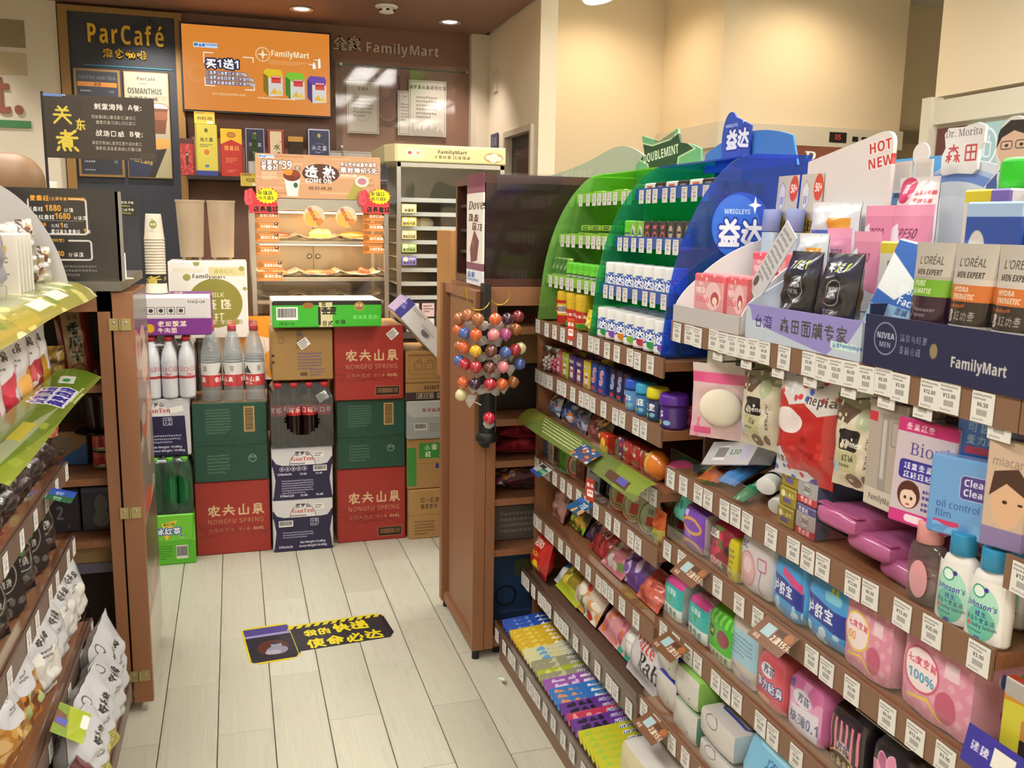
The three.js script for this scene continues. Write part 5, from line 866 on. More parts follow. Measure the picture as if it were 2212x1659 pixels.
// group version for goods with parts
function stand(name,label,cat,x,y,z,o={}){const t=thing(name,label,cat,[x,y,z],-Math.PI/2+(o.turn??0),o.group);if(o.tilt)t.rotateX(o.tilt);return t;}
// ---- gum racks ----
{
const curve=(zc)=>{const s=new THREE.Shape();s.moveTo(0.886,1.112);s.lineTo(0.9,1.25);s.quadraticCurveTo(0.93,1.44,1.03,1.53);s.quadraticCurveTo(1.06,1.553,1.1,1.555);s.lineTo(1.235,1.557);s.lineTo(1.235,1.112);s.closePath();return new THREE.ExtrudeGeometry(s,{depth:0.004,bevelEnabled:false,curveSegments:14}).translate(0,0,zc);};
const zA=-2.645,zB=-2.215,zC=-1.795;
const mk=(name,label,z0,z1,panel0,panel1,m0,m1,backMat)=>{
const t=thing(name,label,'display rack',[0,0,0]);
part(t,'side_panel',curve(z0),m0,null,null,panel0);if(m1)part(t,'side_panel',curve(z1-0.004),m1,null,null,panel1);
part(t,'back_panel',b2(1.225,1.229,1.112,1.55,z0+0.004,z1-0.004),backMat);
const tiers=[[0.915,1.225],[0.95,1.345],[1.005,1.465]];
tiers.forEach(([x,y])=>{part(t,'tier',b2(x,1.225,y,y+0.003,z0+0.005,z1-0.005),M.clear);part(t,'tier_front',b2(x-0.003,x,y-0.002,y+0.026,z0+0.005,z1-0.005),backMat);
let z=z0+0.04;while(z<z1-0.025){part(t,'price_tag',tagGeo[Math.floor(rnd()*4)],tagMat,[x-0.0036,y-0.012,z],[0,-Math.PI/2,0]).scale.set(0.75,0.85,1);z+=rr(0.034,0.06);}});
return t;
};
const rackA=mk('gum_display_rack','light green acrylic gum rack at the far end of the sweets shelf',zA,zB-0.002,'light green tinted side panel',null,M.greenAcr,null,phy(0xb4ec6a,{transmission:0.5,thickness:0,roughness:0.15}));
const rackB=mk('gum_display_rack','dark green and blue acrylic gum rack at the near end of the sweets shelf',zB,zC,'dark green tinted side panel','blue tinted side panel',M.greenDark,M.blueAcr,phy(0x2a5ab8,{transmission:0.2,thickness:0,roughness:0.2}));
// top lids
part(rackA,'top_cover',b2(1.06,1.225,1.545,1.549,zA,zB-0.01),M.greenAcr);part(rackB,'top_cover',b2(1.06,1.225,1.545,1.549,zB+0.006,zC-0.006),M.blueAcr);
// header boards
const hump=art(200,40,'#b9cdb4',(p)=>p.T('Wrigley',100,8,20,'#c6d8c0',{a:'c',f:'serif',it:1,b:0}));
const hs=new THREE.Shape();hs.moveTo(-1.5,0);hs.lineTo(-1.5,0.1);hs.bezierCurveTo(-0.75,0.085,-0.4,0.12,-0.15,0.16);hs.bezierCurveTo(-0.02,0.18,0.1,0.17,0.24,0.09);hs.lineTo(0.24,0);
solo('wavy_header_board','pale green wavy board behind the chocolate cabinet and light green rack','header board',cardGeo(hs,0.004,hump),mat(hump),[1.29,1.5,-2.96],-Math.PI/2);
const dm=art(220,130,'#78a88c',(p)=>{p.R(0,0,220,130,'#6fae84').P([[16,20],[60,34],[120,26],[158,6],[168,36],[200,60],[150,76],[146,112],[100,96],[54,118],[46,84],[12,66]],'#1f4a34','#c9d8b8',4).T('WRIGLEYS',66,14,17,'#a05a4a',{rot:-0.1,sx:0.8}).T('DOUBLEMINT',26,50,34,'#e4e8da',{sx:0.55,rot:-0.12});});
const ds=new THREE.Shape();[[-0.21,0],[-0.21,0.05],[-0.15,0.08],[-0.175,0.135],[-0.05,0.11],[0.06,0.135],[0.08,0.095],[0.15,0.085],[0.2,0.07],[0.205,0]].forEach((p,i)=>i?ds.lineTo(...p):ds.moveTo(...p));
part(rackA,'header_board',cardGeo(ds,0.006,dm),mat(dm),[1.2,1.532,-2.435],[0,-Math.PI/2,0],'green header board with white lettering');
const bh=new THREE.Shape();bh.moveTo(-0.215,0);bh.lineTo(-0.205,0.05);bh.quadraticCurveTo(0,0.12,0.19,0.065);bh.lineTo(0.215,0);const ba=art(60,40,'#3f7fc8');
part(rackB,'header_board',cardGeo(bh,0.005,ba),mat(ba),[1.2,1.535,-2.005],[0,-Math.PI/2,0],'plain blue header board');
const ov=art(150,170,'#2f50b4',(p)=>{p.E(56,88,50,80,'#2f56c0').T('WRIGLEYS',18,34,13,'#c9d4f0').T('益达',24,50,60,'#eef2fa',{w:0.17,out:'#24409a',ow:12,sx:0.98}).P([[110,6],[114,20],[128,24],[114,28],[110,42],[106,28],[92,24],[106,20]],'#dfe8fa');});
const os=new THREE.Shape();os.absellipse(-0.03,0.075,0.04,0.07,0.9,5.2,false);os.lineTo(0.06,0.03);os.lineTo(0.065,0.105);os.lineTo(0.01,0.125);
part(rackB,'logo_board',cardGeo(os,0.005,ov),mat(ov),[1.19,1.532,-2.04],[0,-Math.PI/2,0],'blue oval logo board with two white characters');
// round logo on the blue side panel
const rl=art(220,190,'#2f6ad8',(p)=>{p.R(0,0,220,190,'#2250c8').E(92,96,88,88,'#3a74e0').T('WRIGLEYS',46,44,20,'#c8dcf8').T('益达',26,72,84,'#f2f6ff',{w:0.15,out:'#2a4ab0',ow:12}).P([[160,10],[166,30],[186,36],[166,42],[160,62],[154,42],[134,36],[154,30]],'#eaf2ff');});
const rs=new THREE.Shape();rs.absellipse(0,0,0.072,0.072,0,Math.PI*2);
part(rackB,'round_logo',cardGeo(rs,0.001,rl),mat(rl,'gloss'),[1.065,1.4,zC+0.0005],null,'round blue logo with two white characters');
// goods in rack A
const tubG=(r,h)=>lathe([[0,0],[r,0],[r,h*0.72],[r*0.97,h*0.74],[r,h*0.76],[r,h-0.003],[r*0.9,h],[0,h]],16);
const gt=art(80,70,'#6ed23c',(p)=>p.P([[4,26],[76,20],[70,44],[10,48]],'#1f4a2c').T('DOUBLEMINT',8,26,14,'#e4f0d8',{sx:0.64}).E(40,58,20,8,'#e8f4e0'));
const tub=(z,x,y,lb)=>{const t=stand('gum_tub',lb,'gum tub',x,y,z,{group:'green gum tubs'});part(t,'tub',tubG(0.021,0.062),std(0x5fc832,{roughness:0.35}));part(t,'label',wrapFront(0.0213,0.004,0.044,3,gt),mat(gt,'film'));};
for(let i=0;i<6;i++)tub(-2.50+i*0.046,0.945,1.2285,`bright green gum tub on the light green rack, ${ORD[i]} from the far end`);
const can=art(60,90,'#3f7a3a',(p)=>p.R(0,60,60,30,'#a8b870').T('MINT',8,30,18,'#d8e4c0',{rot:-0.3}).BAR(6,66,30,20));
for(let i=0;i<4;i++){const t=stand('gum_can',`slim green gum box on the light green rack, ${ORD[i]} from the far end`,'gum box',0.94,1.2285,-2.63+i*0.034,{group:'slim green gum boxes'});part(t,'body',cartonGeo(0.026,0.072,0.022,{f:can,t:'#9ab86a',all:'#3f7a3a'}),mat(can,'gloss'));}
const slab=art(80,26,'#8fb83a',(p)=>p.P([[18,4],[66,3],[62,22],[16,22]],'#2a4a24').T('DOUBLEMINT',22,8,9,'#e0ead0',{sx:0.7}));
for(let i=0;i<5;i++)for(let j=0;j<2;j++)onShelf('gum_pack',`flat green gum pack, ${ORD[i]} on the ${j?'top':'second'} tier of the light green rack`,'gum pack',cartonGeo(0.07,0.016,0.12,{f:slab,t:slab,all:'#9ac23e'}),mat(slab,'gloss'),(j?1.08:1.035),(j?1.473:1.353)+(i%2)*0.003,-2.6+i*0.078,{group:'flat green gum packs',tilt:-0.06});
for(let i=0;i<4;i++)onShelf('gum_pack',`flat green gum pack lying on others, ${ORD[i]} on the second light green tier`,'gum pack',cartonGeo(0.07,0.016,0.12,{f:slab,t:slab,all:'#86ae38'}),mat(slab,'gloss'),1.06,1.378,-2.56+i*0.08,{group:'flat green gum packs',tilt:-0.06});
const skY=art(60,100,'#d8b422',(p)=>p.R(0,0,60,14,'#e0c030').E(30,60,22,22,'#c8342a').T('Skittles',6,50,15,'#fff').P([[10,90],[50,80],[54,98],[8,98]],'#4a9a3a')),skR=art(60,100,'#b8241f',(p)=>p.R(4,26,50,44,'#d8b422').BAR(10,34,36,28).R(0,0,60,14,'#d8b422'));
[['red and yellow sweet tube with a barcode',skR],['yellow fruit sweet tube, left of two',skY],['yellow fruit sweet tube, right of two',skY]].forEach(([lb,a],i)=>{const t=stand('sweet_tube',lb+' at the bottom of the light green rack','sweet tube',0.93,1.1135,-2.52+i*0.075);part(t,'tube',wrapFront(0.024,0,0.078,6.283,a,18),mat(a,'gloss'));part(t,'lid',lathe([[0.0246,0.072],[0.0246,0.09],[0.022,0.093],[0,0.093]],18),std(i?0xd8b422:0xd0aa20));});
const rb=art(50,80,'#b02020',(p)=>p.S(20,['#d83a2a','#e8a02a','#3a8a3a'],3,8));onShelf('sweet_bag','small red sweet bag at the far bottom of the light green rack','sweet bag',pouchGeo(0.06,0.09,0.03,rb,'#a01c1c'),mat(rb,'film'),0.95,1.1135,-2.6);
const yb=art(50,50,'#d8c42a',(p)=>p.E(25,30,16,12,'#f0e06a'));onShelf('sweet_bag','small yellow sweet bag beside the dark green rack panel','sweet bag',pouchGeo(0.06,0.06,0.03,yb,'#c8b020'),mat(yb,'film'),0.915,1.1135,-2.265);
const np=art(54,110,'#c8402e',(p)=>p.R(0,0,54,12,'#e8583e').T('新品',4,18,23,'#fff',{w:0.15}).RR(8,54,38,34,4,'#fff').T('尝鲜',11,60,15,'#c8402e'));
const newTag=(lb,x,y,z,r)=>solo('new_item_tag',lb,'shelf tag',cardGeo(rectPts(0.032,0.06),0.001,np),mat(np,'gloss'),[x,y,z],-Math.PI/2+r,'red new item tags');
newTag('red and white new item tag on the rail below the light green gum rack',0.88,1.085,-2.335,0.25);newTag('red and white new item tag beside the round tins on the sweets shelf',0.885,0.675,-2.17,0.35);
// goods in rack B
const jl=(c,fr)=>art(90,70,'#e8ecee',(p)=>{p.T('益达',14,12,34,'#e8eef8',{w:0.17,out:'#2a52b4',ow:10,sx:0.9}).E(70,54,18,14,fr).E(14,58,14,10,c).T('益达',14,12,34,'#f4f8ff',{w:0.13,sx:0.9}).R(52,4,30,5,'#4a68b8');});
const jars=[jl('#b8342e','#7ab83a'),jl('#4a8a2a','#c83a4a'),jl('#2f9a5a','#2f9a5a'),jl('#6a3a9a','#8a4ab8'),jl('#d8a02a','#e08a2a')];
const jarB=tubG(0.027,0.076),jarW=std(0xe6e8e8,{roughness:0.35});
const nm=['red fruit','green lime','mint green','purple grape','orange'];
const jar=(z,x,y,i,lb)=>{const t=stand('gum_jar',lb,'gum jar',x,y,z,{group:'white gum jars',turn:0.15});part(t,'jar',jarB,jarW);part(t,'label',wrapFront(0.0274,0.004,0.053,2.6,jars[i%5]),mat(jars[0],'film'));};
for(let i=0;i<7;i++)jar(-2.19+i*0.056,0.945,1.2285,i,`white gum jar with ${nm[i%5]} label, ${ORD[i]} on the third blue rack tier`);
for(let i=0;i<7;i++)jar(-2.185+i*0.056,0.925,1.1135,i+2,`white gum jar with ${nm[(i+2)%5]} label, ${ORD[i]} in the bottom blue rack row`);
for(let i=0;i<7;i++)jar(-2.185+i*0.056,0.985,1.1135,i+1,`white gum jar with ${nm[(i+1)%5]} label, ${ORD[i]} in the hidden second row below`);
tub(-2.185,0.985,1.3485,'bright green gum tub on the second tier of the blue rack');
const five=[art(50,70,'#1c1a20',(p)=>p.P([[10,12],[42,8],[36,20],[18,22]],'#c84a6a').E(26,46,15,15,null,'#c84a6a',6)),art(50,70,'#24262c',(p)=>p.E(25,30,15,20,'#b8a898').R(12,26,26,7,'#1a1a1e').R(8,50,34,20,'#4a4a54')),art(50,70,'#7ab83a',(p)=>p.P([[8,60],[22,8],[44,20],[30,66]],'#dfe8d0').P([[14,40],[26,16],[38,40]],'#2f5a9a'))];
for(let i=0;i<8;i++)onShelf('gum_box',`${['green and blue','green and blue','pink and black','pink and black','pink and black','black portrait','black portrait','black portrait'][i]} slim gum box, ${ORD[i]} on the second blue rack tier`,'gum box',cartonGeo(0.038,0.06,0.02,{f:five[i<2?2:i<5?0:1],all:'#22222a'}),mat(five[0],'gloss'),0.972,1.3485,-2.135+i*0.042,{group:'slim gum boxes'});
const flat=art(70,26,'#e0dcd4',(p)=>p.R(20,6,40,14,'#c8642a')),flatb=art(70,26,'#1c1c20',(p)=>p.T('劲浪5',16,6,16,'#c8c8d0'));
for(let i=0;i<6;i++)onShelf('gum_pack',`flat ${i%2?'black':'white'} gum pack, ${ORD[i]} on the top blue rack tier`,'gum pack',cartonGeo(0.058,0.026,0.13,{f:i%2?flatb:flat,t:i%2?'#2a2a30':'#d8d4cc',all:'#c8c4bc'}),mat(flat,'gloss'),1.08,1.4735,-2.165+i*0.061,{group:'flat gum packs',tilt:-0.08});
}
// ---- shelf b: boxes and jars of sweets ----
{
const y=S1.b-0.005,X0=0.935;
const ricola=(c,t)=>art(46,80,c,(p)=>p.T(t,3,10,15,'#f4f0e8',{it:1,sx:0.8,out:'#4a3a2a',ow:2}).RR(10,34,26,34,2,'#ecdcd8').R(12,44,22,7,'#c83a3a').E(23,74,12,5,'#8a4a3a'));
[['#c05a6a','pink'],['#a8b83a','lime green'],['#5a3f7a','left purple'],['#4f3a70','right purple'],['#d8c02a','yellow']].forEach(([c,n],i)=>{const a=ricola(c,'Ricola');onShelf('herb_sweet_box',n+' herb sweet box beside the glass candy jars','sweet box',cartonGeo(0.048,0.078,0.022,{f:a,t:c,all:c}),mat(a,'gloss'),X0,y,-2.555+i*0.058,{group:'herb sweet boxes'});onShelf('herb_sweet_box',n+' herb sweet box of the second row behind the front ones','sweet box',cartonGeo(0.048,0.078,0.022,{f:a,t:c,all:c}),mat(a,'gloss'),X0+0.05,y,-2.55+i*0.058,{group:'herb sweet boxes'});});
const S=(c,c2)=>art(50,84,c,(p)=>p.T('S',8,8,56,c2,{it:1,out:'#e8e8f0',ow:5}).R(8,68,30,10,'#c83a4a'));
[['#2a4aa0','#d8603a','orange S'],['#2a4aa0','#d87a9a','pink S']].forEach(([c,d,n],i)=>{const a=S(c,d);onShelf('mint_box',`blue mint box with a ${n}`,'mint box',cartonGeo(0.044,0.082,0.02,{f:a,all:c}),mat(a,'gloss'),X0,y,-2.272+i*0.053,{group:'blue mint boxes'});});
for(let i=0;i<3;i++){const a=S('#1f2f5e','#8aa0d0');onShelf('mint_box',`navy mint box with a silver blue S, ${ORD[i]} after the pink S box`,'mint box',cartonGeo(0.04,0.08,0.02,{f:a,all:'#1c2a54'}),mat(a,'gloss'),X0+0.01,y,-2.168+i*0.046,{group:'navy mint boxes'});}
const tubs=[[0x2a5ac8,0x5a9ad8,'blue lidded','nts'],[0x3aa0d0,0x2a7ab8,'cyan lidded','劲浪'],[0xd8d02a,0x2a3a6a,'yellow lidded','果味'],[0x5a2a9a,0x4a2a80,'purple lidded','S']];
tubs.forEach(([lid,body,n,t],i)=>{const a=art(80,60,'#'+body.toString(16).padStart(6,'0'),(p)=>p.T(t,40,8,26,'#eef4fa',{a:'c',w:0.13}).E(30,48,12,9,'#c8d83a').E(56,46,9,8,'#8ac8e8'));const k=i===3?1.25:1;const o=stand('mint_tub',n+' mint tub on the sweets shelf','mint tub',X0,y,-2.02+i*0.062+(i===3?0.02:0));part(o,'tub',lathe([[0,0],[0.022*k,0],[0.024*k,0.004],[0.0235*k,0.05],[0.02*k,0.055],[0,0.056]],18),std(body));part(o,'label',wrapFront(0.0243*k,0.005,0.048,2.8,a,14,0.0239*k),mat(a,'film'));part(o,'lid',lathe([[0,0.052],[0.026*k,0.052],[0.027*k,0.058],[0.026*k,0.074],[0.022*k,0.078],[0,0.078]],18),std(lid,{roughness:0.3}));});
{const o=stand('mint_tub','second purple lidded mint tub behind the front one','mint tub',X0+0.08,y,-1.815);part(o,'tub',lathe([[0,0],[0.028,0],[0.03,0.05],[0,0.055]],18),std(0x2a4a80));part(o,'lid',lathe([[0,0.052],[0.033,0.052],[0.033,0.074],[0,0.078]],18),std(0x5a2a9a));}
for(let i=0;i<4;i++){const a=art(50,26,['#b83a6a','#2f7a4a','#c04a78','#2a6a44'][i],(p)=>p.L(6,6,36,2,9,'#e8d8e0'));onShelf('small_sweet_box',`small ${i%2?'green':'pink'} sweet box, ${i<2?'lower':'upper'} one at the near end of the sweets shelf`,'sweet box',cartonGeo(0.05,0.024,0.04,{f:a,all:i%2?'#2f7a4a':'#b83a6a'}),mat(a,'gloss'),0.99+(i%2)*0.05,y+(i>1?0.0245:0),-1.815+(i%2)*0.005,{group:'small pink and green boxes'});}
const pill=std(0xe4d8d0,{roughness:0.5}),pinkPill=std(0xd05a7a,{roughness:0.5});
[[0.925,-2.63,pill,'front left'],[0.935,-2.575,pinkPill,'front right with pink sweets'],[1.0,-2.55,pill,'rear']].forEach(([x,z,m,n])=>{const o=stand('candy_jar',`glass jar of white sweets with silver lid, ${n} of three`,'candy jar',x,y,z,{group:'glass candy jars'});part(o,'glass',lathe([[0,0],[0.026,0],[0.028,0.004],[0.028,0.055],[0.02,0.064],[0.02,0.07]],18),M.clear);part(o,'lid',lathe([[0,0.066],[0.022,0.066],[0.022,0.08],[0.02,0.082],[0,0.082]],18),M.steel);const g=[];for(let k=0;k<42;k++){const a=k*2.4,r=0.02*Math.sqrt(((k*7)%10)/10+0.05);g.push(new THREE.SphereGeometry(0.005,8,6).translate(r*Math.cos(a),0.006+(k/42)*0.044,r*Math.sin(a)));}const c=part(o,'sweets',merge(g),m);c.userData.kind='stuff';});
}
// ---- shelf c: bagged sweets and the green banner ----
{
const y=S1.c-0.005;
const bag=(c,cols,t)=>art(64,60,c,(p)=>p.S(24,cols,2,9).T(t??'',6,22,16,'#fff'));
const L=[['#6a84b0',['#b8c8e0','#c83a3a','#e8ecf4'],'blue and white',-2.62,0.09,0.045],['#3a5a9a',['#c8d4ea','#d8843a'],'blue',-2.5,0.1,0.045],['#6a7088',['#aab4c8','#3a4460'],'silver blue',-2.4,0.1,0.045],['#8a4a4a',['#c8b0a0','#5a2a2a'],'brown red',-2.29,0.09,0.045],['#4a3418',['#d8b24a','#e8d088','#2a1c10'],'gold foil',-2.22,0.07,0.055]];
L.forEach(([c,cols,n,z,w,h])=>{const a=bag(c,cols);onShelf('sweet_pouch',`${n} sweet pouch behind the green shelf banner`,'sweet pouch',pouchGeo(w,h+0.03,0.035,a,c),mat(a,'film'),0.94,y,z,{tilt:-0.25,group:'sweet pouches on the banner shelf'});});
const ry=art(50,60,'#c83a22',(p)=>p.R(0,34,50,26,'#d8b82a').E(25,26,16,16,'#f0d04a'));onShelf('sweet_carton','red and yellow sweet carton on the banner shelf','sweet carton',cartonGeo(0.05,0.05,0.03,{f:ry,all:'#c83a22'}),mat(ry,'gloss'),0.925,y,-2.155);
for(let i=0;i<4;i++){const a=art(44,60,i?'#a8302c':'#6a3a5a',(p)=>p.S(12,['#3a8a4a','#d8c8b0','#c83a3a'],3,8));onShelf('sweet_tub_pack',`${i?'red striped':'purple'} sweet pack on the banner shelf${i?', '+ORD[i-1]+' of the red ones':''}`,'sweet pack',softGeo(0.042,0.055,0.03,{f:a,all:i?'#a8302c':'#6a3a5a'}),mat(a,'film'),0.94,y+0.002,-2.085+i*0.05,{group:'striped sweet packs'});}
const ca=art(80,70,'#c8bc4a',(p)=>p.R(40,0,40,70,'#d87a2a').T('Carina',8,22,18,'#4a4420',{rot:0.5}).S(16,['#e8e0a0'],3,7,0,40,40,70));const o=stand('egg_shaped_sweets','yellow and orange egg shaped sweet container at the near end of the banner shelf','sweet container',0.93,y,-1.875);part(o,'egg',uvTo(new THREE.SphereGeometry(0.036,22,16,-Math.PI/2).scale(1.1,1,0.8),ca),mat(ca,'gloss'),[0,0.036,0]);
const q=stand('pink_dome_jar','clear sweet jar with a pink dome lid beside the egg shaped container','candy jar',0.96,y,-1.81);part(q,'jar',lathe([[0,0],[0.03,0],[0.032,0.04],[0,0.042]],18),std(0xc86a90,{roughness:0.3}));part(q,'lid',new THREE.SphereGeometry(0.034,18,8,0,Math.PI*2,0,Math.PI/2).scale(1,0.6,1),std(0xd8408a,{roughness:0.25}),[0,0.042,0]);
const bn=art(420,80,'#68803a',(p)=>{p.R(0,0,420,80,'#6f8040').P([[0,0],[90,0],[30,80],[0,80]],'#8a8c3a').P([[330,0],[420,0],[420,60],[360,80]],'#84983a').R(330,44,60,26,'#5a4030').R(360,44,24,20,'#5a5ab0');for(let i=0;i<5;i++)p.L(70+i*8,14+i*11,240,1,7,'#dfe6b0',1);});
const g=sheetGeo(0.88,[[0.012,0],[0.008,0.02],[-0.006,0.04],[-0.024,0.052]],bn,0.002);
const b=thing('shelf_banner','green leaf coloured shelf banner curling out from the sweets shelf','shelf banner',[0.884,S1.c+0.004,(Z1+ZM)/2],-Math.PI/2);part(b,'sheet',g,new THREE.MeshPhysicalMaterial({map:SHEET[2].tex,roughness:0.3,side:THREE.DoubleSide}));const pc=art(70,50,'#3a5a8a',(p)=>p.S(20,['#c8d0d8','#d8843a','#8a4a5a'],3,8));part(b,'clipped_card',quadGeo(0.12,0.05,pc).rotateX(-1.1),mat(pc,'gloss'),[0.12,0.006,0.045]);
}
// ---- shelf d: tins and boxes ----
{
const y=S1.d-0.005,X0=0.93;
const B=[['#2a4a7a','blue striped',0.05,0.095,-2.635,(p)=>{for(let i=0;i<8;i++)p.P([[0,i*16],[60,i*16-20],[60,i*16-14],[0,i*16+6]],'#5a7aa8');}],['#c8c4b8','white',0.045,0.092,-2.585,(p)=>p.R(14,10,20,10,'#c83a2a').E(30,50,10,14,'#b89a7a')],['#4a4a2c','olive',0.045,0.09,-2.535,(p)=>p.E(22,24,12,8,'#8a3a2a').S(10,['#7a7a3a'],3,8,0,50)],['#5aa83a','bright green',0.07,0.096,-2.47,(p)=>p.RR(22,14,34,14,6,'#c8502a').T('糖',30,34,20,'#2a5a1c')],['#3f7a34','dark green',0.06,0.1,-2.41,(p)=>p.S(8,['#2a5a24'],4,12)],['#6a2c22','brown',0.06,0.088,-2.335,(p)=>p.T('金',12,18,14,'#c8a04a').T('嗓子',12,36,14,'#c8a04a')]];
B.forEach(([c,n,w,h,z,fn],i)=>{const a=art(Math.round(w*1000),Math.round(h*1000),c,fn);onShelf('throat_sweet_box',`${n} sweet box standing on the tin shelf`,'sweet box',cartonGeo(w,h,0.025,{f:a,all:c}),mat(a,'gloss'),X0+(i===4?0.05:0),y,z);});
const rt=art(80,80,'#a8242a',(p)=>p.E(40,40,30,30,'#c8b8a8').E(40,44,22,20,'#7a9a7a').T('红',30,10,18,'#f0e0c0'));
const rd=(lb,r,z,x,yy,a,col,grp,lean=-0.25)=>{const o=stand('round_tin',lb,'sweet tin',x,yy,z,{group:grp,turn:0.35});const d=part(o,'tin',new THREE.CylinderGeometry(r,r,0.022,28).rotateX(Math.PI/2),col,[0,r,0],[lean,0,0]);part(d,'lid_print',uvTo(new THREE.CircleGeometry(r*0.94,28),a),mat(a,'gloss'),[0,0,0.0113]);part(d,'lid_rim',new THREE.TorusGeometry(r*0.97,0.0018,6,28),M.brass,[0,0,0.011]);};
rd('red round sweet tin leaning on the brown box',0.038,-2.405,0.94,y,rt,std(0x8a1c20),'red round tins');rd('second red round sweet tin behind the first',0.034,-2.36,0.965,y,rt,std(0x7a181c),'red round tins');
const gt=art(90,90,'#8a8458',(p)=>p.E(45,45,38,38,'#b8b490').E(45,45,26,26,'#9aa878').R(30,40,30,30,'#b8342e').E(45,26,10,8,'#e8e0c8').L(20,74,50,1,8,'#5a5438')),gg=art(90,90,'#5a7a4a',(p)=>p.E(45,45,38,38,'#a8b898').R(32,46,26,24,'#c8342e').T('18',30,20,20,'#3a5a2a'));
const goldTin=std(0x8a7a4a,{metalness:0.6,roughness:0.35});
rd('gold round sweet tin with red label, nearest the blue cards',0.043,-2.085,0.945,y,gt,goldTin,'gold round tins');rd('gold round sweet tin with red label in the middle of the row',0.043,-1.99,0.94,y,gt,goldTin,'gold round tins');rd('green round sweet tin with red label at the near end',0.041,-1.9,0.94,y,gg,goldTin,'gold round tins');
rd('gold round sweet tin behind the first one',0.041,-2.04,1.01,y,gt,goldTin,'gold round tins');rd('gold round sweet tin behind the middle one',0.041,-1.95,1.01,y,gt,goldTin,'gold round tins');rd('gold round sweet tin behind the green one',0.039,-1.86,1.005,y,gt,goldTin,'gold round tins');
const st=art(56,96,'#9aa4b4',(p)=>p.RR(2,2,52,92,8,'#a8b0bc').T('M',18,8,18,'#3a4a6a').T('薄荷糖',10,34,12,'#3a4a6a').R(4,62,48,28,'#4a6aa0').E(30,72,12,8,'#7a9a4a'));
[['front',X0,-2.255],['rear',X0+0.04,-2.2]].forEach(([n,x,z])=>onShelf('slim_mint_tin',`slim pale blue mint tin, ${n} one of two`,'mint tin',cartonGeo(0.06,0.1,0.018,{f:st,all:'#2a3a5a'},0.006),mat(st,'gloss'),x,y,z,{tilt:-0.1,turn:0.3,group:'slim mint tins'}));
const blu=art(70,60,'#1f3f8a',(p)=>p.E(35,30,26,22,'#2f58b0'));onShelf('blue_sweet_bag','dark blue sweet bag behind the new item tag','sweet bag',pouchGeo(0.09,0.09,0.03,blu,'#1c3878'),mat(blu,'film'),0.98,y,-2.14);
const og=art(50,70,'#d8642a',(p)=>p.R(0,34,50,36,'#c8b84a').E(24,52,12,10,'#6a9a3a'));onShelf('orange_sweet_bag','small orange and green sweet bag at the near end of the tin shelf','sweet bag',pouchGeo(0.055,0.085,0.03,og,'#c85a24'),mat(og,'film'),0.92,y,-1.822);
const tk=(lb,x,yy,z,a,tilt)=>{const m=solo('shelf_talker',lb,'shelf card',quadGeo(0.09,0.055,a),new THREE.MeshPhysicalMaterial({map:SHEET[2].tex,roughness:0.3,side:THREE.DoubleSide}),[x,yy,z],-Math.PI/2,'shelf talker cards');m.rotateX(tilt);};
const ta=art(90,56,'#d8dcdc',(p)=>p.R(40,20,44,30,'#2f8a4a').R(0,44,90,12,'#2f62c0').R(10,10,40,14,'#4a4a48').T('买1送1',44,26,13,'#fff')),tb=art(90,56,'#2a5a8a',(p)=>p.E(20,12,16,8,'#3a64c8').T('7折',40,10,24,'#dfe8f0').S(6,['#c8a06a'],6,10,36,34,86,52));
tk('white, green and blue shelf card jutting from the tin shelf rail',0.872,S1.d-0.008,-2.53,ta,-1.15);tk('blue shelf card with round sweets jutting from the tin shelf rail',0.868,S1.d-0.022,-2.2,tb,-1.1);
}
// ---- shelf e: sweet bags ----
{
const y=S1.e-0.005;
const L=[['#b88a84',['#d8b0a8','#8a5a58'],'pinkish brown',-2.57,0.1,0.13,0.94,-0.3,''],['#6a5a1c',['#c8a83a','#8ac83a','#2a2a14'],'gold and green foil',-2.46,0.12,0.1,0.96,-0.5,''],['#3a2a4a',['#5a3a7a','#8a8aa8'],'dark purple',-2.33,0.15,0.12,0.97,-0.7,'DOVE'],['#a8242c',['#d8545a','#7a141c'],'red',-2.24,0.15,0.12,0.945,-0.7,'DOO'],['#b8707c',['#e0b0b0','#d8d0c8','#6a8a4a'],'pink floral',-2.12,0.14,0.12,0.93,-0.8,''],['#5a3a80',['#7a54a8','#c8b8d8'],'violet',-2.02,0.15,0.13,0.94,-0.6,''],['#4a2a2c',['#a8848c','#6a3a40'],'dark pink',-1.98,0.12,0.1,1.02,-0.5,''],['#c8604e',['#d8786a','#b04a3c'],'coral',-1.9,0.12,0.09,0.93,-0.7,'']];
L.forEach(([c,cols,n,z,w,h,x,tilt,t])=>{const a=art(90,70,c,(p)=>p.S(16,cols,3,13).T(t,14,24,22,'#e8d8d8'));onShelf('sweet_bag',`${n} sweet bag lying on the shelf below the tins`,'sweet bag',pouchGeo(w,h,0.04,a,c),mat(a,'film'),x,y+0.008,z,{tilt,group:'sweet bags below the tins'});});
}
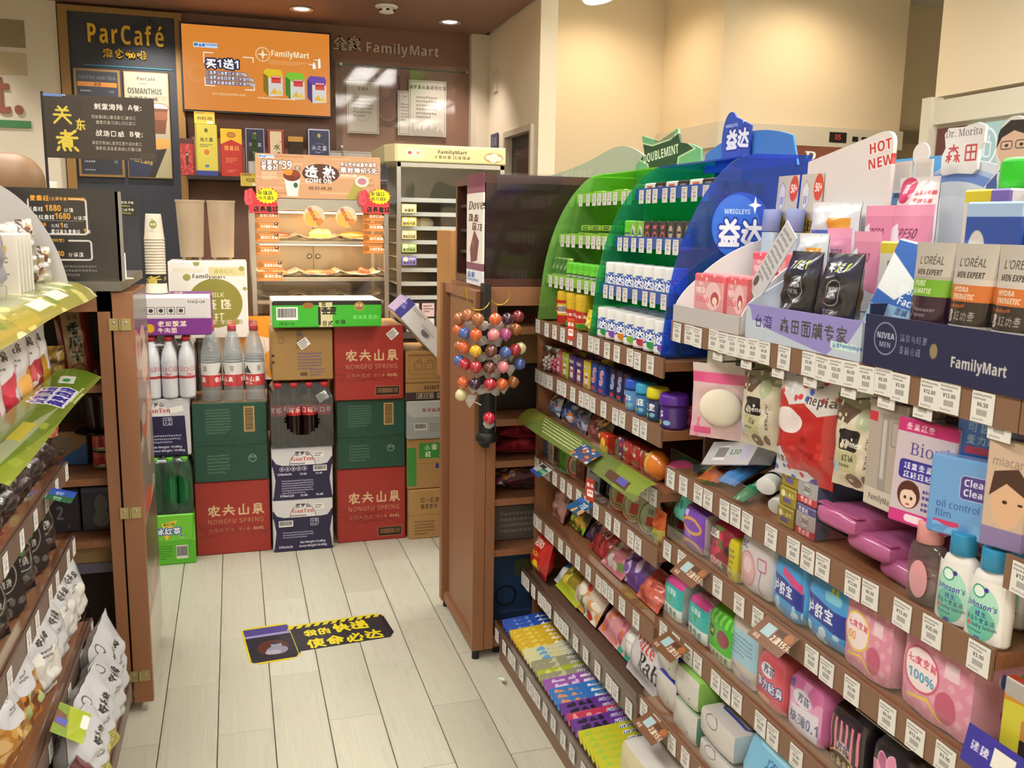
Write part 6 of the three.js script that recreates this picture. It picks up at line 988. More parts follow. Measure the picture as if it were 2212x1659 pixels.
// ---- shelf f: bagged sweets in the clear tray ----
{
const y=S1.f-0.002;
const L=[
['red gummy bag with yellow lettering','#b8231f',-2.585,0.11,0.12,0.89,-0.2,(p)=>p.T('HARIBO',8,14,24,'#f0e8e0',{sx:0.8}).T('Happy Cola',8,44,16,'#e8c83a',{it:1,sx:0.8}).E(60,84,26,16,'#d8b82a')],
['dark red gummy bag behind the red one','#7d1c22',-2.52,0.14,0.13,0.98,-0.6,(p)=>p.S(14,['#a03038','#5a1014'],6,16)],
['blue and white gummy bag','#c8ccd0',-2.46,0.12,0.11,0.92,-0.9,(p)=>p.P([[0,40],[110,10],[110,40],[0,70]],'#3a6ab8')],
['yellow green gummy tray bag','#a8b82a',-2.40,0.15,0.16,0.91,-0.85,(p)=>p.RR(16,20,80,70,12,'#8a7a24').S(18,['#4a7a2a','#d8b83a','#8a4a1c','#c8d86a'],5,12,20,24,92,86)],
['clear bag of assorted chews with a red label','#c8b8a8',-2.27,0.16,0.16,0.915,-0.55,(p)=>p.S(50,['#c83a34','#d8c8b8','#4a8a5a','#d89a5a','#e8e0d0'],6,14).P([[40,10],[110,0],[110,60],[80,54]],'#b8242a').T('SUGUS',60,20,15,'#fff',{rot:0.3})],
['orange and pink milk sweet bag','#d0a080',-2.07,0.17,0.17,0.92,-0.7,(p)=>p.P([[0,0],[110,0],[110,40],[0,60]],'#d8a82a').E(74,22,30,14,'#c83a2a').T('ミルキー',44,12,16,'#f0d84a').R(0,60,110,50,'#d8909a').S(16,['#e0b0b0','#c8607a','#d87a3a'],4,12,0,62)],
['clear bag of white marshmallows with teal ends','#d8dad4',-1.95,0.15,0.15,0.92,-0.6,(p)=>{p.R(0,0,110,24,'#3aa890').R(0,96,110,14,'#3aa890');for(let i=0;i<16;i++)p.E(18+(i%4)*25,36+(i/4|0)*18,15,11,'#eceae4','#c8c6c0',2);}],
['white milk candy bag with black and red letters','#c9c8cc',-1.855,0.15,0.18,0.905,-0.35,(p)=>p.E(74,20,34,20,'#c83a34').T('White',10,34,26,'#c8342e',{f:'serif',rot:0.15}).T('Rab',52,60,30,'#2a2a2c',{f:'serif',rot:0.15})],
];
L.forEach(([n,c,z,w,h,x,tilt,fn])=>{const a=art(110,110,c,fn);onShelf('sweet_bag',`${n} in the clear lower tray`,'sweet bag',pouchGeo(w*1.18,h*1.08,0.055,a,c,{wr:0.003}),mat(a,'film'),x,y+0.012,z,{tilt,group:'sweet bags in the lower tray'});});
}
// ---- bottom tray: sticks of chewy sweets ----
{
const chew=(c,c2,t,fr,tc='#2a3a9a')=>art(190,28,c,(p)=>{p.R(120,0,70,28,c2).S(7,[fr],5,9,14,8,90,22).T(t,104,5,18,tc,{it:1,out:'#f0f0f8',ow:4,sx:0.84});});
const kinds={blue:[chew('#2a52b8','#24489a','chewy','#6a9ae0','#e8f0fa'),'#2446a0','blue'],yel:[chew('#d8b42a','#c8a020','Cola','#e8d05a','#f4ecd0'),'#c09a20','golden yellow'],cream:[chew('#d8d4a0','#dfe0c0','meiji','#6aa8d8','#2a5a9a'),'#c8c490','cream'],uha:[chew('#9a9a7a','#8a8c7c','UHA','#c8c8a8','#3a3a30'),'#84846a','grey'],lime:[chew('#b0bc3a','#a8b048','UHA','#d8e08a','#3a3a30'),'#98a030','lime'],vio:[chew('#9a5ab0','#a888b8','UHA','#e0c8e8','#f0e8f4'),'#8a4aa0','lilac'],peach:[chew('#3a7ac8','#5a9ad8','Peach','#e8946a','#e8f0fa'),'#2f68b0','blue peach'],grape:[chew('#6a3a98','#8a54b8','HI-CHEW','#2a1c3a'),'#5a2e86','purple grape'],straw:[chew('#c83a5a','#d8708a','HI-CHEW','#e8a09a'),'#b02e4c','red'],lemon:[chew('#c8c42a','#d0cc48','HI-CHEW','#a8c83a'),'#b0ac22','lemon yellow']};
const seq='blue blue blue yel yel yel yel yel cream cream cream uha uha lime uha vio vio peach peach peach grape grape straw grape grape lemon lemon lemon lemon lemon lemon lemon'.split(' ');
const cnt={},dz=0.905/seq.length;const G={};
for(const k in kinds)G[k]=cartonGeo(0.19,0.0145,0.034,{f:kinds[k][0],t:kinds[k][0],all:kinds[k][1]},0.002);
seq.forEach((k,i)=>{
const n=cnt[k]=(cnt[k]??0)+1;const z=-2.625+i*dz*0.96;
const m=solo('chewy_sweet_stick',`${kinds[k][2]} chewy sweet stick in the bottom tray, ${ORD[n-1]} of its colour`,'sweet stick',G[k],mat(kinds[k][0],'gloss'),[0.882,S1.g+0.022+rr(0,0.002),z],0,'chewy sweet sticks in the bottom tray');
m.rotation.set(0.62,0,0.16);
if(i<16){const b=solo('chewy_sweet_stick',`${kinds[k][2]} chewy sweet stick in the rear tray row, ${ORD[n-1]} of its colour`,'sweet stick',G[k],mat(kinds[k][0],'gloss'),[1.085,S1.g+0.034+rr(0,0.002),z],0,'chewy sweet sticks in the rear row');b.rotation.set(0.62,0,0.1);}
});
}
// ================= TOILETRIES UNIT: TOP SHELF =================
sheet(3);
const TY=S2.a+0.002;
{
// white pink-cup display tray with a curved side
const t=thing('white_display_tray','white curved display tray with pink boxed sponges on the top shelf','display tray',[0,0,0]);
const side=new THREE.Shape();side.moveTo(0.9,0);side.lineTo(1.24,0);side.lineTo(1.24,0.19);side.quadraticCurveTo(1.05,0.19,0.95,0.09);side.quadraticCurveTo(0.91,0.06,0.9,0.03);side.closePath();
const wm=std(0xdcdad8,{roughness:0.45});
for(const z of[-1.765,-1.5])part(t,'side_panel',new THREE.ExtrudeGeometry(side,{depth:0.004,bevelEnabled:false}),wm,[0,TY,z]);
part(t,'base',b2(0.9,1.24,TY,TY+0.03,-1.761,-1.5),wm);part(t,'front_lip',b2(0.897,0.9,TY,TY+0.035,-1.765,-1.496),std(0xb8b4b4));part(t,'step',b2(1.02,1.24,TY+0.03,TY+0.075,-1.761,-1.5),wm);
const pk=art(110,80,'#d99aa0',(p)=>p.R(0,0,110,14,'#e0606c').E(76,46,30,32,'#e8c0c4').T('RED',8,24,20,'#f4e0e0').T('CHILU',8,46,18,'#e05a6a').E(84,52,16,16,'#b8404c').E(84,56,10,9,'#f0d8c8').S(14,['#f0c8cc'],2,5));
[[0.94,TY+0.031,-1.635,0,'front'],[1.05,TY+0.076,-1.6,0,'rear upper'],[0.95,TY+0.031,-1.545,0,'near']].forEach(([x,y,z,r,n],i)=>onShelf('pink_sponge_box',`pink boxed beauty sponge, ${n} one in the white curved tray`,'sponge box',cartonGeo(i===2?0.07:0.115,0.075,0.07,{f:pk,t:'#e0707a',all:'#d99aa0'}),mat(pk,'gloss'),x,y,z,{group:'pink boxed sponges'}));
const ls=art(60,150,'#c9c9cf',(p)=>p.E(16,104,9,9,'#5a5650').BAR(6,120,36,24).L(6,8,46,9,10,'#8a8a90'));const l=solo('long_label_card','long white label card leaning across the white tray','label card',cardGeo(rectPts(0.045,0.2),0.002,ls),mat(ls,'paper'),[0.93,TY+0.05,-1.53],-Math.PI/2);l.rotateZ(-0.75);
}
{
// mask tray (white and violet front)
const t=thing('mask_display_tray','white and violet display tray holding black face wash tubes','display tray',[0,0,0]);
const fa=art(310,66,'#b9c4d4',(p)=>p.P([[10,0],[310,0],[280,40],[20,30]],'#8f88c8').P([[0,0],[310,0],[230,66],[60,40]],'#8f88c8').T('台湾',26,14,28,'#3a3870',{w:0.08}).T('森田面膜专家',102,12,32,'#4a4848',{w:0.09,sx:0.92}).R(240,40,60,12,'#c8e4d8').T('全家FamilyMart',244,41,9,'#3a6ab0'));
const sidem=std(0xc9d2de,{roughness:0.4});
part(t,'front_panel',cardGeo(rectPts(0.325,0.062),0.003,fa),mat(fa),[0.9,TY,-1.31],[0,-Math.PI/2,0]);part(t,'base',b2(0.9,1.24,TY,TY+0.02,-1.47,-1.15),sidem);
const sd=new THREE.Shape();sd.moveTo(0.9,0);sd.lineTo(1.24,0);sd.lineTo(1.24,0.18);sd.bezierCurveTo(1.1,0.18,0.96,0.1,0.9,0.06);const sg=new THREE.ExtrudeGeometry(sd,{depth:0.003,bevelEnabled:false});
part(t,'side_panel',sg,sidem,[0,TY,-1.478]);part(t,'side_panel',sg,sidem,[0,TY,-1.15]);
const nv=art(110,150,'#24242a',(p)=>{p.R(16,6,94,38,'#191d3a').T('买',28,16,20,'#e8ecf4',{w:0.13}).T('1',48,14,24,'#d8e83a',{it:1,sx:0.7}).T('送',58,16,20,'#e8ecf4',{w:0.13}).T('1',79,14,24,'#d8e83a',{it:1,sx:0.7}).E(66,70,20,22,null,'#a8a8b0',2).T('NIVEA',66,60,10,'#c8c8d0',{a:'c'}).T('MEN',66,72,10,'#c8c8d0',{a:'c',b:0}).T('DEEP',42,96,15,'#b0b0b8',{b:0}).L(32,120,66,3,9,'#6a6a74');});
[[-1.375,0.935,'left'],[-1.262,0.93,'right']].forEach(([z,x,n])=>{const o=stand('face_wash_tube',`black men's face wash twin pack in crinkled film, ${n} one of two`,'face wash',x,TY+0.02,z,{group:'black face wash packs',tilt:-0.12});part(o,'tube_pack',pouchGeo(0.092,0.14,0.045,nv,'#202026',{seal:0.02,wr:0.0032}),mat(nv,'film'));});
// blue mask boxes
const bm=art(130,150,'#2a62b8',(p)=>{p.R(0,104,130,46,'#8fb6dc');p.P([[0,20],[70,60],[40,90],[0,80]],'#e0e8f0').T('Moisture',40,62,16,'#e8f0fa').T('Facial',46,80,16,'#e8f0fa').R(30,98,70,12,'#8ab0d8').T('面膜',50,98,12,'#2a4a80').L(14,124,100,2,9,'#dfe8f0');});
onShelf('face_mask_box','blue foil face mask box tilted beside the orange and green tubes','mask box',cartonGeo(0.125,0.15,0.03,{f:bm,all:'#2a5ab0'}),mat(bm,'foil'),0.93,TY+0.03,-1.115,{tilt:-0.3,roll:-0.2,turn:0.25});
}
{
// white tubes, pouches behind
const tw=(pink,fn)=>art(90,140,pink?'#d88aac':'#dfe0e6',fn);
const p50=tw(1,(p)=>p.R(0,0,90,18,'#e89aba').T('SPF50',44,36,22,'#7a3a5a',{a:'c',it:1,sx:0.8}).P([[0,140],[0,40],[22,30],[50,90],[90,110],[90,140]],'#e4e2ea').E(18,96,16,20,'#2f3a90').T('NIVEA',6,90,10,'#fff'));
const body=(n,z,x,y,h,a,cap,w=0.07)=>{const o=stand('sunscreen_tube',n,'sunscreen tube',x,y,z,{group:'pink and white tubes'});const[c,b]=tubeGeo(w,h,w*0.6,a,h*0.2);part(o,'cap',c,cap);part(o,'tube',b,mat(a,'gloss'));};
const capW=std(0xe0e0e6);
body('pink and white sunscreen tube, front left of four',-1.40,1.03,TY+0.03,0.17,p50,capW);body('pink and white sunscreen tube, front right of four',-1.31,1.02,TY+0.03,0.165,p50,capW);body('large pink topped white tube, rear right of four',-1.29,1.09,TY+0.06,0.18,p50,capW,0.1);body('pink topped white tube, rear left of four',-1.37,1.09,TY+0.06,0.18,p50,capW,0.08);
const uv=art(80,130,'#c8b040',(p)=>{p.P([[0,0],[80,0],[80,60],[0,40]],'#cfcabc').E(64,16,16,15,'#d8563a').T('50+',52,8,15,'#fff').P([[8,16],[20,8],[32,16],[32,34],[20,42],[8,34]],'#e4e4e8','#a8a8b8',2).T('UV',12,24,12,'#5a6aa8').T('強力紫外線',6,52,14,'#3a3a28').T('カット',40,70,13,'#3a3a28').E(60,96,9,14,'#8a9ac8');});
[[-1.72,'left'],[-1.635,'right']].forEach(([z,n])=>{const o=stand('sunscreen_blister',`sunscreen bottle on a yellow backing card, ${n} one of two`,'sunscreen',1.1,TY+0.08,z,{group:'sunscreen blister packs',tilt:-0.05});part(o,'backing_card',cardGeo(rectPts(0.075,0.23),0.0015,uv).translate(0,0,-0.02),mat(uv,'gloss'));part(o,'bottle',lathe([[0,0],[0.02,0],[0.022,0.01],[0.022,0.09],[0,0.092]],16).scale(1,1,0.7),std(0xb8cfe4,{roughness:0.35}),[-0.012,0.02,0.004]);part(o,'cap',lathe([[0,0],[0.0195,0],[0.019,0.045],[0,0.047]],16),std(0x8a9ad0),[-0.012,0.112,0.004]);});
const zp=art(120,70,'#cfd8e0',(p)=>p.R(0,0,120,12,'#e4eaee').R(14,34,50,36,'#4a68c0').R(60,20,50,14,'#e09a3a').T('控油型',62,34,17,'#3a6ab0').R(62,54,40,10,'#8ac0d8'));
onShelf('zip_travel_pouch','clear zip pouch of travel toiletries in front of the white board','travel pouch',pouchGeo(0.15,0.11,0.04,zp,'#c8d4dc'),mat(zp,'film'),1.1,TY+0.14,-1.51,{group:'zip travel pouches'});onShelf('zip_travel_pouch','lower clear zip pouch of travel toiletries behind the left black pack','travel pouch',pouchGeo(0.09,0.09,0.03,zp,'#c8d4dc'),mat(zp,'film'),1.0,TY+0.1,-1.43,{group:'zip travel pouches'});
const wb=art(90,140,'#dcdcde',(p)=>p.E(24,20,20,20,'#c83a6a').T('白',14,10,16,'#fff').E(24,64,18,18,'#e8dca0').L(48,20,36,5,12,'#c85a6a').T('濃密泡',44,72,13,'#5a3a4a').T('SENKA',30,104,16,'#8a8a98'));
[[-1.35,'left'],[-1.13,'right']].forEach(([z,n])=>onShelf('white_refill_pouch',`white foam refill pouch with a crimson dot, ${n} one of two`,'refill pouch',pouchGeo(0.1,0.16,0.04,wb,'#d8d8da'),mat(wb,'film'),1.15,TY+0.13,z,{group:'white refill pouches'}));
const ow=art(100,120,'#d6d2cc',(p)=>p.R(0,0,60,16,'#d8c83a').R(60,0,40,16,'#7a6ab0').T('うるおい',20,26,17,'#5a6a5a').T('クレンジ',16,48,17,'#5a6a5a').E(36,92,26,18,'#e09a4a'));
[[-1.215,1.02,TY+0.05,'front'],[-1.12,1.09,TY+0.13,'rear']].forEach(([z,x,y,n])=>onShelf('cleansing_pack',`white cleansing pack with yellow top edge, ${n} one of two`,'cleansing pack',cartonGeo(0.09,0.13,0.03,{f:ow,all:'#cfcac6'}),mat(ow,'gloss'),x,y,z,{group:'cleansing packs'}));
// bottle behind
const gd=art(90,70,'#c8964a',(p)=>{p.R(0,0,90,70,'#c09a5e').P([[0,8],[20,0],[50,30],[70,70],[0,70]],'#3a8ac0').E(20,36,12,14,'#d8d8d0');});
onShelf('gold_mask_box','gold and blue foil mask box standing behind the blue one','mask box',cartonGeo(0.11,0.12,0.03,{f:gd,all:'#a88450'}),mat(gd,'foil'),0.99,TY+0.055,-1.115,{turn:0.2,group:'foil mask boxes'});
const bl2=art(90,90,'#2a52b0',(p)=>p.R(0,0,90,12,'#a8c8f0').E(20,40,14,16,'#d8d8d0').T('Moisturizing',26,64,11,'#dfe8f4'));onShelf('blue_mask_box','bright blue foil mask box above the gold one','mask box',cartonGeo(0.09,0.15,0.03,{f:bl2,all:'#244a98'}),mat(bl2,'foil'),1.06,TY+0.09,-1.075,{turn:0.2,group:'foil mask boxes'});
onShelf('blue_mask_box','dark blue mask box at the back of the mask boxes','mask box',cartonGeo(0.1,0.15,0.03,{f:art(60,90,'#1f3a78',(p)=>p.E(18,50,12,14,'#c8c8c0')),all:'#1c346c'}),mat({s:3},'gloss'),1.13,TY+0.12,-1.03,{group:'foil mask boxes'});
}
{
// navy tray with orange tubes
const t=thing('navy_display_tray','navy display tray with white store lettering holding silver tubes','display tray',[0,0,0]);
const fa=art(330,80,'#23284a',(p)=>p.E(44,34,22,24,null,'#8a90b0',2).T('NIVEA',44,24,12,'#b8bcd0',{a:'c'}).T('MEN',44,38,11,'#b8bcd0',{a:'c',b:0}).T('皇家马德里',72,22,13,'#8a90a8',{w:0.07,sx:0.8}).T('官方合作',72,40,13,'#8a90a8',{w:0.07,sx:0.8}).E(136,40,7,11,'#8a7a5a').T('FamilyMart',166,38,21,'#c8c4c0',{sx:0.76}));
const nm=std(0x23284a,{roughness:0.4});
part(t,'front_panel',cardGeo(rectPts(0.345,0.075),0.003,fa),mat(fa),[0.897,TY,-0.965],[0,-Math.PI/2,0]);part(t,'base',b2(0.9,1.24,TY,TY+0.02,-1.135,-0.8),nm);part(t,'side_panel',b2(0.9,1.24,TY,TY+0.09,-1.138,-1.134),nm);part(t,'step',b2(1.03,1.24,TY+0.02,TY+0.075,-1.134,-0.8),nm);
const lo=(g)=>art(110,170,'#b8b0a8',(p)=>{p.R(0,0,110,60,'#cac4bc').T("L'ORÉAL",55,22,19,'#3a342e',{a:'c',b:0}).T('MEN EXPERT',55,46,14,'#2c2824',{a:'c',sx:0.85});if(g)p.R(0,66,110,30,'#7ab83a').T('PURE',20,66,14,'#e4f0d0').T('& MATTE',20,80,13,'#e4f0d0').R(0,96,110,74,'#3a2236').E(20,122,10,12,null,'#a89a8a',3).L(36,116,60,2,10,'#8a7a88').R(6,140,80,6,'#a03a7a');else p.R(0,60,110,10,'#d8d0c8').R(0,70,110,28,'#d87a3a').T('HYDRA',20,71,13,'#f4e4d4').T('ENERGETIC',20,84,12,'#f4e4d4',{sx:0.92}).R(0,98,110,40,'#3a322e').L(8,102,90,1,10,'#b8602a').T('8',14,108,30,'#e8e4de').T('重功效',36,113,18,'#b0aca8',{w:0.08}).R(0,138,110,32,'#d8d4d0').E(28,152,26,11,'#b8642a');});
const la=lo(0),lg=lo(1);
[[-1.06,lg,'silver tube with a lime green band and dark foot',0x32202e],[-0.985,la,'silver tube with an orange band, left of two',0xcfcbc6],[-0.91,la,'silver tube with an orange band, right of two',0xcfcbc6],[-0.84,lg,'silver tube with a lime green band at the right frame edge',0x32202e]].forEach(([z,a,n,c])=>{const o=stand('face_wash_tube',n+' in the navy tray','face wash',0.94,TY+0.021,z,{group:"silver men's tubes"});const[cp,b]=tubeGeo(0.076,0.16,0.045,a,0.028);part(o,'cap',cp,std(c,{roughness:0.35}));part(o,'tube',b,mat(a,'foil'));});
[[-0.95,1.03],[-0.88,1.03]].forEach(([z,x],i)=>{const o=stand('face_wash_tube',`silver tube of the rear row in the navy tray, ${i?'right':'left'} one`,'face wash',x,TY+0.076,z);const[cp,b]=tubeGeo(0.07,0.13,0.04,la,0.022);part(o,'cap',cp,std(0xcfcbc6));part(o,'tube',b,mat(la,'foil'));});
const nb=art(80,140,'#1c1f34',(p)=>p.E(40,46,26,30,null,'#b8bcc8',3).T('NIVEA',40,32,16,'#d0d4de',{a:'c'}).T('MEN',40,48,15,'#d0d4de',{a:'c',b:0}).R(10,88,50,16,'#3a4ab8').T('HYDRATING',13,91,9,'#e0e4f4').P([[0,110],[80,100],[80,140],[0,140]],'#8f8f96'));
[[-1.055,1.1,0.095,'left'],[-0.99,1.12,0.11,'right']].forEach(([z,x,h,n])=>onShelf('mens_care_box',`navy men's care box with an oval emblem, ${n} one of two`,'care box',cartonGeo(0.062,0.155,0.05,{f:nb,r:'#2a2d3c',all:'#1c1f34'}),mat(nb,'gloss'),x,TY+0.075,z,{group:"navy men's care boxes"}));
const bb=art(70,140,'#22242e',(p)=>p.R(0,0,70,60,'#b8b6b0').E(36,96,22,24,null,'#b8bcc8',3).T('NIVEA',36,86,13,'#d0d4de',{a:'c'}).T('MEN',36,99,12,'#d0d4de',{a:'c'}));
onShelf('mens_care_box',"dark men's care box with a silver top at the right edge",'care box',cartonGeo(0.06,0.13,0.05,{f:bb,all:'#22242e'}),mat(bb,'gloss'),1.06,TY+0.076,-0.93);
const gb=thing('green_capped_bottle','dark bottle with a bright green cap at the right frame edge','bottle',[1.14,TY+0.075,-1.115]);part(gb,'body',lathe([[0,0],[0.036,0],[0.038,0.01],[0.038,0.17],[0,0.172]],22),std(0x17181c,{roughness:0.25}));part(gb,'cap',lathe([[0,0.172],[0.037,0.172],[0.036,0.225],[0.03,0.232],[0,0.232]],22),std(0x2fc42a,{roughness:0.35}));
}
{
// tall boards at the back of the top shelf
const kb=art(200,190,'#e0dcda',(p)=>p.T('HOT',146,16,24,'#c83a3a',{out:'#f4f0ee',ow:3,rot:-0.15}).T('NEW',146,42,24,'#c83a3a',{out:'#f4f0ee',ow:3,rot:-0.15}));
const s=new THREE.Shape();s.moveTo(-0.13,0);s.lineTo(-0.128,0.165);s.lineTo(0.09,0.205);s.quadraticCurveTo(0.125,0.21,0.125,0.18);s.lineTo(0.12,0);s.closePath();
const k=thing('white_header_board','white display header board with red hot new lettering','header board',[1.14,1.365,-1.53],-Math.PI/2);part(k,'board',cardGeo(s,0.008,kb),mat(kb));part(k,'support',b2(-0.05,0.05,-0.166,0.02,-0.004,0),std(0xd8d4d2));
const db=art(330,200,'#cdd6e0',(p)=>{p.E(160,230,170,190,null,'#6a8ac8',22).E(160,230,190,205,null,'#a8bce0',10).E(160,235,140,150,'#d8dee8');});
const ds=new THREE.Shape();ds.moveTo(-0.17,0);ds.quadraticCurveTo(-0.13,0.11,0.02,0.15);ds.quadraticCurveTo(0.12,0.14,0.19,0.1);ds.lineTo(0.19,0);ds.closePath();
const d=thing('doctor_header_board','pale blue swirl header board with a person cut-out and red characters','header board',[1.225,1.37,-1.36],-Math.PI/2);
part(d,'board',cardGeo(ds,0.004,db),mat(db));part(d,'support',b2(-0.12,0.12,-0.17,0.01,-0.003,0),std(0xb8c4d0));
const ta=art(150,140,'#dcdad8',(p)=>p.T('Dr. Morita',75,10,27,'#5a5656',{a:'c',f:'serif',b:0}).T('森田',10,46,64,'#b8464a',{w:0.08,f:'serif'}));
const ts=new THREE.Shape();[[-0.07,0.005],[-0.06,0],[-0.02,0.004],[0.045,0.0],[0.06,0.01],[0.06,0.06],[0.075,0.075],[0.076,0.115],[0.05,0.125],[0.0,0.118],[-0.055,0.12],[-0.068,0.105],[-0.06,0.07],[-0.072,0.05]].forEach((p,i)=>i?ts.lineTo(...p):ts.moveTo(...p));
part(d,'name_plate',cardGeo(ts,0.006,ta).scale(0.64,0.68,1),mat(ta),[0.03,0.122,0.006],null,'white plate with red characters');
const pa=art(120,200,'#dcd8d4',(p)=>p.P([[0,200],[10,130],[40,100],[84,100],[120,130],[120,200]],'#3f5a9a').E(62,56,36,44,'#d8b49a').P([[24,60],[26,26],[50,8],[82,10],[100,30],[100,60],[92,40],[60,28],[34,40]],'#2a2422').RR(34,48,24,15,4,null,'#4a4a50',2).RR(66,48,24,15,4,null,'#4a4a50',2).E(46,56,4,3,'#3a2a24').E(78,56,4,3,'#3a2a24').P([[50,84],[62,88],[74,84]],null,'#a86a5a',3,false));
const ps=new THREE.Shape();ps.moveTo(-0.06,0);ps.lineTo(-0.055,0.06);ps.lineTo(-0.03,0.085);ps.absellipse(0.0,0.13,0.038,0.052,Math.PI*1.2,-Math.PI*0.2,true);ps.lineTo(0.03,0.085);ps.lineTo(0.06,0.06);ps.lineTo(0.062,0);ps.closePath();
part(d,'person_cutout',cardGeo(ps,0.006,pa).scale(0.9,0.9,1),mat(pa),[0.145,0.045,0.012],null,'cut-out of a person in a blue shirt with glasses');
const qa=art(60,60,'#d6d4d0',(p)=>p.R(6,6,48,48,'#c8c6c4'));
const q=thing('code_cards','two small white square cards standing before the blue board','card stand',[1.16,1.412,-1.375],-Math.PI/2);for(const x of[-0.03,0.02])part(q,'card',cardGeo(rectPts(0.045,0.055),0.003,qa),mat(qa),[x,0.05,0]);part(q,'stem',b2(-0.02,0.01,-0.212,0.05,-0.002,0),std(0xcac8c4));part(q,'figure_cutout',new THREE.CylinderGeometry(0.02,0.02,0.003,18).rotateX(Math.PI/2),std(0xe0dedc),[0.01,0.115,0]);
const ba=art(120,120,'#4a9ad0',(p)=>p.P([[0,60],[40,40],[120,70],[120,120],[0,120]],'#5a86b8').T('明星规格',10,30,17,'#2a3a58').E(80,86,26,30,'#a8bcd0'));
const bo=thing('blue_water_board','light blue water picture board between white board and swirl board','header board',[1.235,1.34,-1.475],-Math.PI/2);part(bo,'board',cardGeo(rectPts(0.16,0.19),0.004,ba),mat(ba));part(bo,'support',b2(-0.05,0.05,-0.14,0.01,-0.003,0),std(0x7aa8c8));
}
// ================= HANGING PACKS =================
sheet(4);
{
// pegs with price tags belong to the shelf unit
[-1.575,-1.47,-1.366,-1.272,-1.173,-1.087,-1.013,-0.88].forEach((z,i)=>{const p=part(gB,'peg_hook',merge([rod([XB-0.03,1.135,z],[0.912,1.135,z],0.0022,6),rod([0.912,1.135,z],[0.905,1.15,z],0.0022,6),rod([XB-0.03,1.16,z],[0.905,1.16,z],0.0016,6)]),M.steel);part(p,'price_tag',tagGeo[i%4],tagMat,[0.902,1.138,z],[0,-Math.PI/2,0]);part(p,'tag_holder',b2(0.9035,0.905,1.135,1.182,z-0.022,z+0.022),M.clearDull);});
const hang=(n,lb,cat,a,z,yb,w,h,d,o={})=>{const t=stand(n,lb,cat,o.x??0.925,yb,z,{group:o.group,turn:o.turn});part(t,'pack',o.box?cartonGeo(w,h,d,{f:a,all:o.c??'#ccc'}):pouchGeo(w,h,d,a,o.c??'#ccc',{seal:o.seal??0.05,wr:o.wr??0.002}),mat(a,o.fin??'film'));if(!o.noTab)part(t,'hang_tab',cardGeo(rectPts(w*(o.tab??0.5),0.03),0.001,o.tabArt??a),std(o.tabC??0xd8d6d0),[0,h-0.004,0]);if(o.roll)t.rotateZ(o.roll);return t;};
const hb=art(120,130,'#cdd8bc',(p)=>p.T('herbacin',14,18,26,'#4a5a3a',{sx:0.9,f:'serif'}).T('小甘菊经典',12,48,18,'#4a6a2a',{w:0.08}).E(26,92,14,14,'#e8e4a0').P([[0,90],[20,70],[36,130],[0,130]],'#5aa03a'));
hang('hand_cream_card','pale green herbal hand cream card behind the round sponge pack','cream pack',hb,-1.66,0.99,0.11,0.17,0.02,{x:0.99,box:1,c:'#cdd8bc'});
const pf=art(130,150,'#d8b8bc',(p)=>p.R(0,0,130,14,'#d0c4c0').R(0,18,130,20,'#e05a90').S(10,['#e8a0b8','#e880a8'],3,7,0,110,40,150).R(10,128,40,14,'#e05a90'));
const kt=hang('bath_sponge_pack','clear pink edged pack with a round white bath sponge','sponge pack',pf,-1.635,0.965,0.12,0.155,0.012,{c:'#d8b8bc',tab:0.5,turn:0.72,x:0.945});part(kt,'sponge',new THREE.SphereGeometry(0.043,24,16).scale(1.05,0.9,0.35),std(0xe6ddcc,{roughness:0.95}),[0.008,0.068,0.012]);
const wp=art(110,150,'#cfc5ae',(p)=>{p.R(0,0,110,26,'#8a8a6a').P([[0,10],[60,20],[40,44],[0,40]],'#5a4434').E(72,34,16,18,'#b0b898').RR(22,52,46,34,6,'#23201e').T('Kleenex',26,68,13,'#e8e4dc',{it:1}).R(22,88,46,34,'#b8b48a').T('湿巾',34,92,12,'#4a4a34').L(28,108,34,1,8,'#6a6a50').E(18,116,10,10,'#a8c0d8').E(56,134,16,12,'#6a503c').E(84,130,8,10,'#6a503c').T('Kleenex',94,60,13,'#4a4030',{rot:1.57}).S(50,['#d8d0bc','#c5bba2'],2,5);});
hang('wet_wipe_pack','cream wet wipe pack beside the round sponge pack','wet wipes',wp,-1.475,0.985,0.105,0.148,0.035,{c:'#c5bba2',turn:0.2,x:0.945,group:'cream wet wipe packs',tabC:0x6a6a4a});hang('wet_wipe_pack','cream wet wipe pack behind the one beside the sponge pack','wet wipes',wp,-1.43,0.988,0.105,0.148,0.035,{x:1.0,turn:0.2,c:'#c5bba2',group:'cream wet wipe packs',tabC:0x6a6a4a});
const rd=art(140,210,'#b42a28',(p)=>{p.P([[0,0],[140,0],[140,70],[110,80],[80,60],[40,70],[20,50],[0,40]],'#d2cfcf').S(26,['#c83a44','#3f5ab8','#e0e0e8'],4,6,0,0,140,56).T('nepia',82,40,24,'#4a3a34',{sx:0.9}).E(42,98,38,24,'#e4d8d8').S(12,['#c83a34','#9a1c1c'],3,8,0,120,140,170).P([[0,160],[30,150],[50,190],[90,186],[110,210],[0,210]],'#d2d2da').S(10,['#3f5ab8','#c83a44'],4,6,0,170,80,208).T('10片',6,168,14,'#5a4a4a');});
hang('red_wipe_pack','red wipe pack with white dotted corners in the middle of the hanging row','wipe pack',rd,-1.312,0.965,0.145,0.195,0.04,{c:'#a02422',x:0.93,tab:0.4,turn:0.12});
hang('wet_wipe_pack','cream wet wipe pack right of the red wipe pack','wet wipes',wp,-1.185,0.985,0.1,0.15,0.035,{c:'#c5bba2',group:'cream wet wipe packs',tabC:0xcfd0c0,x:0.94,turn:0.2});
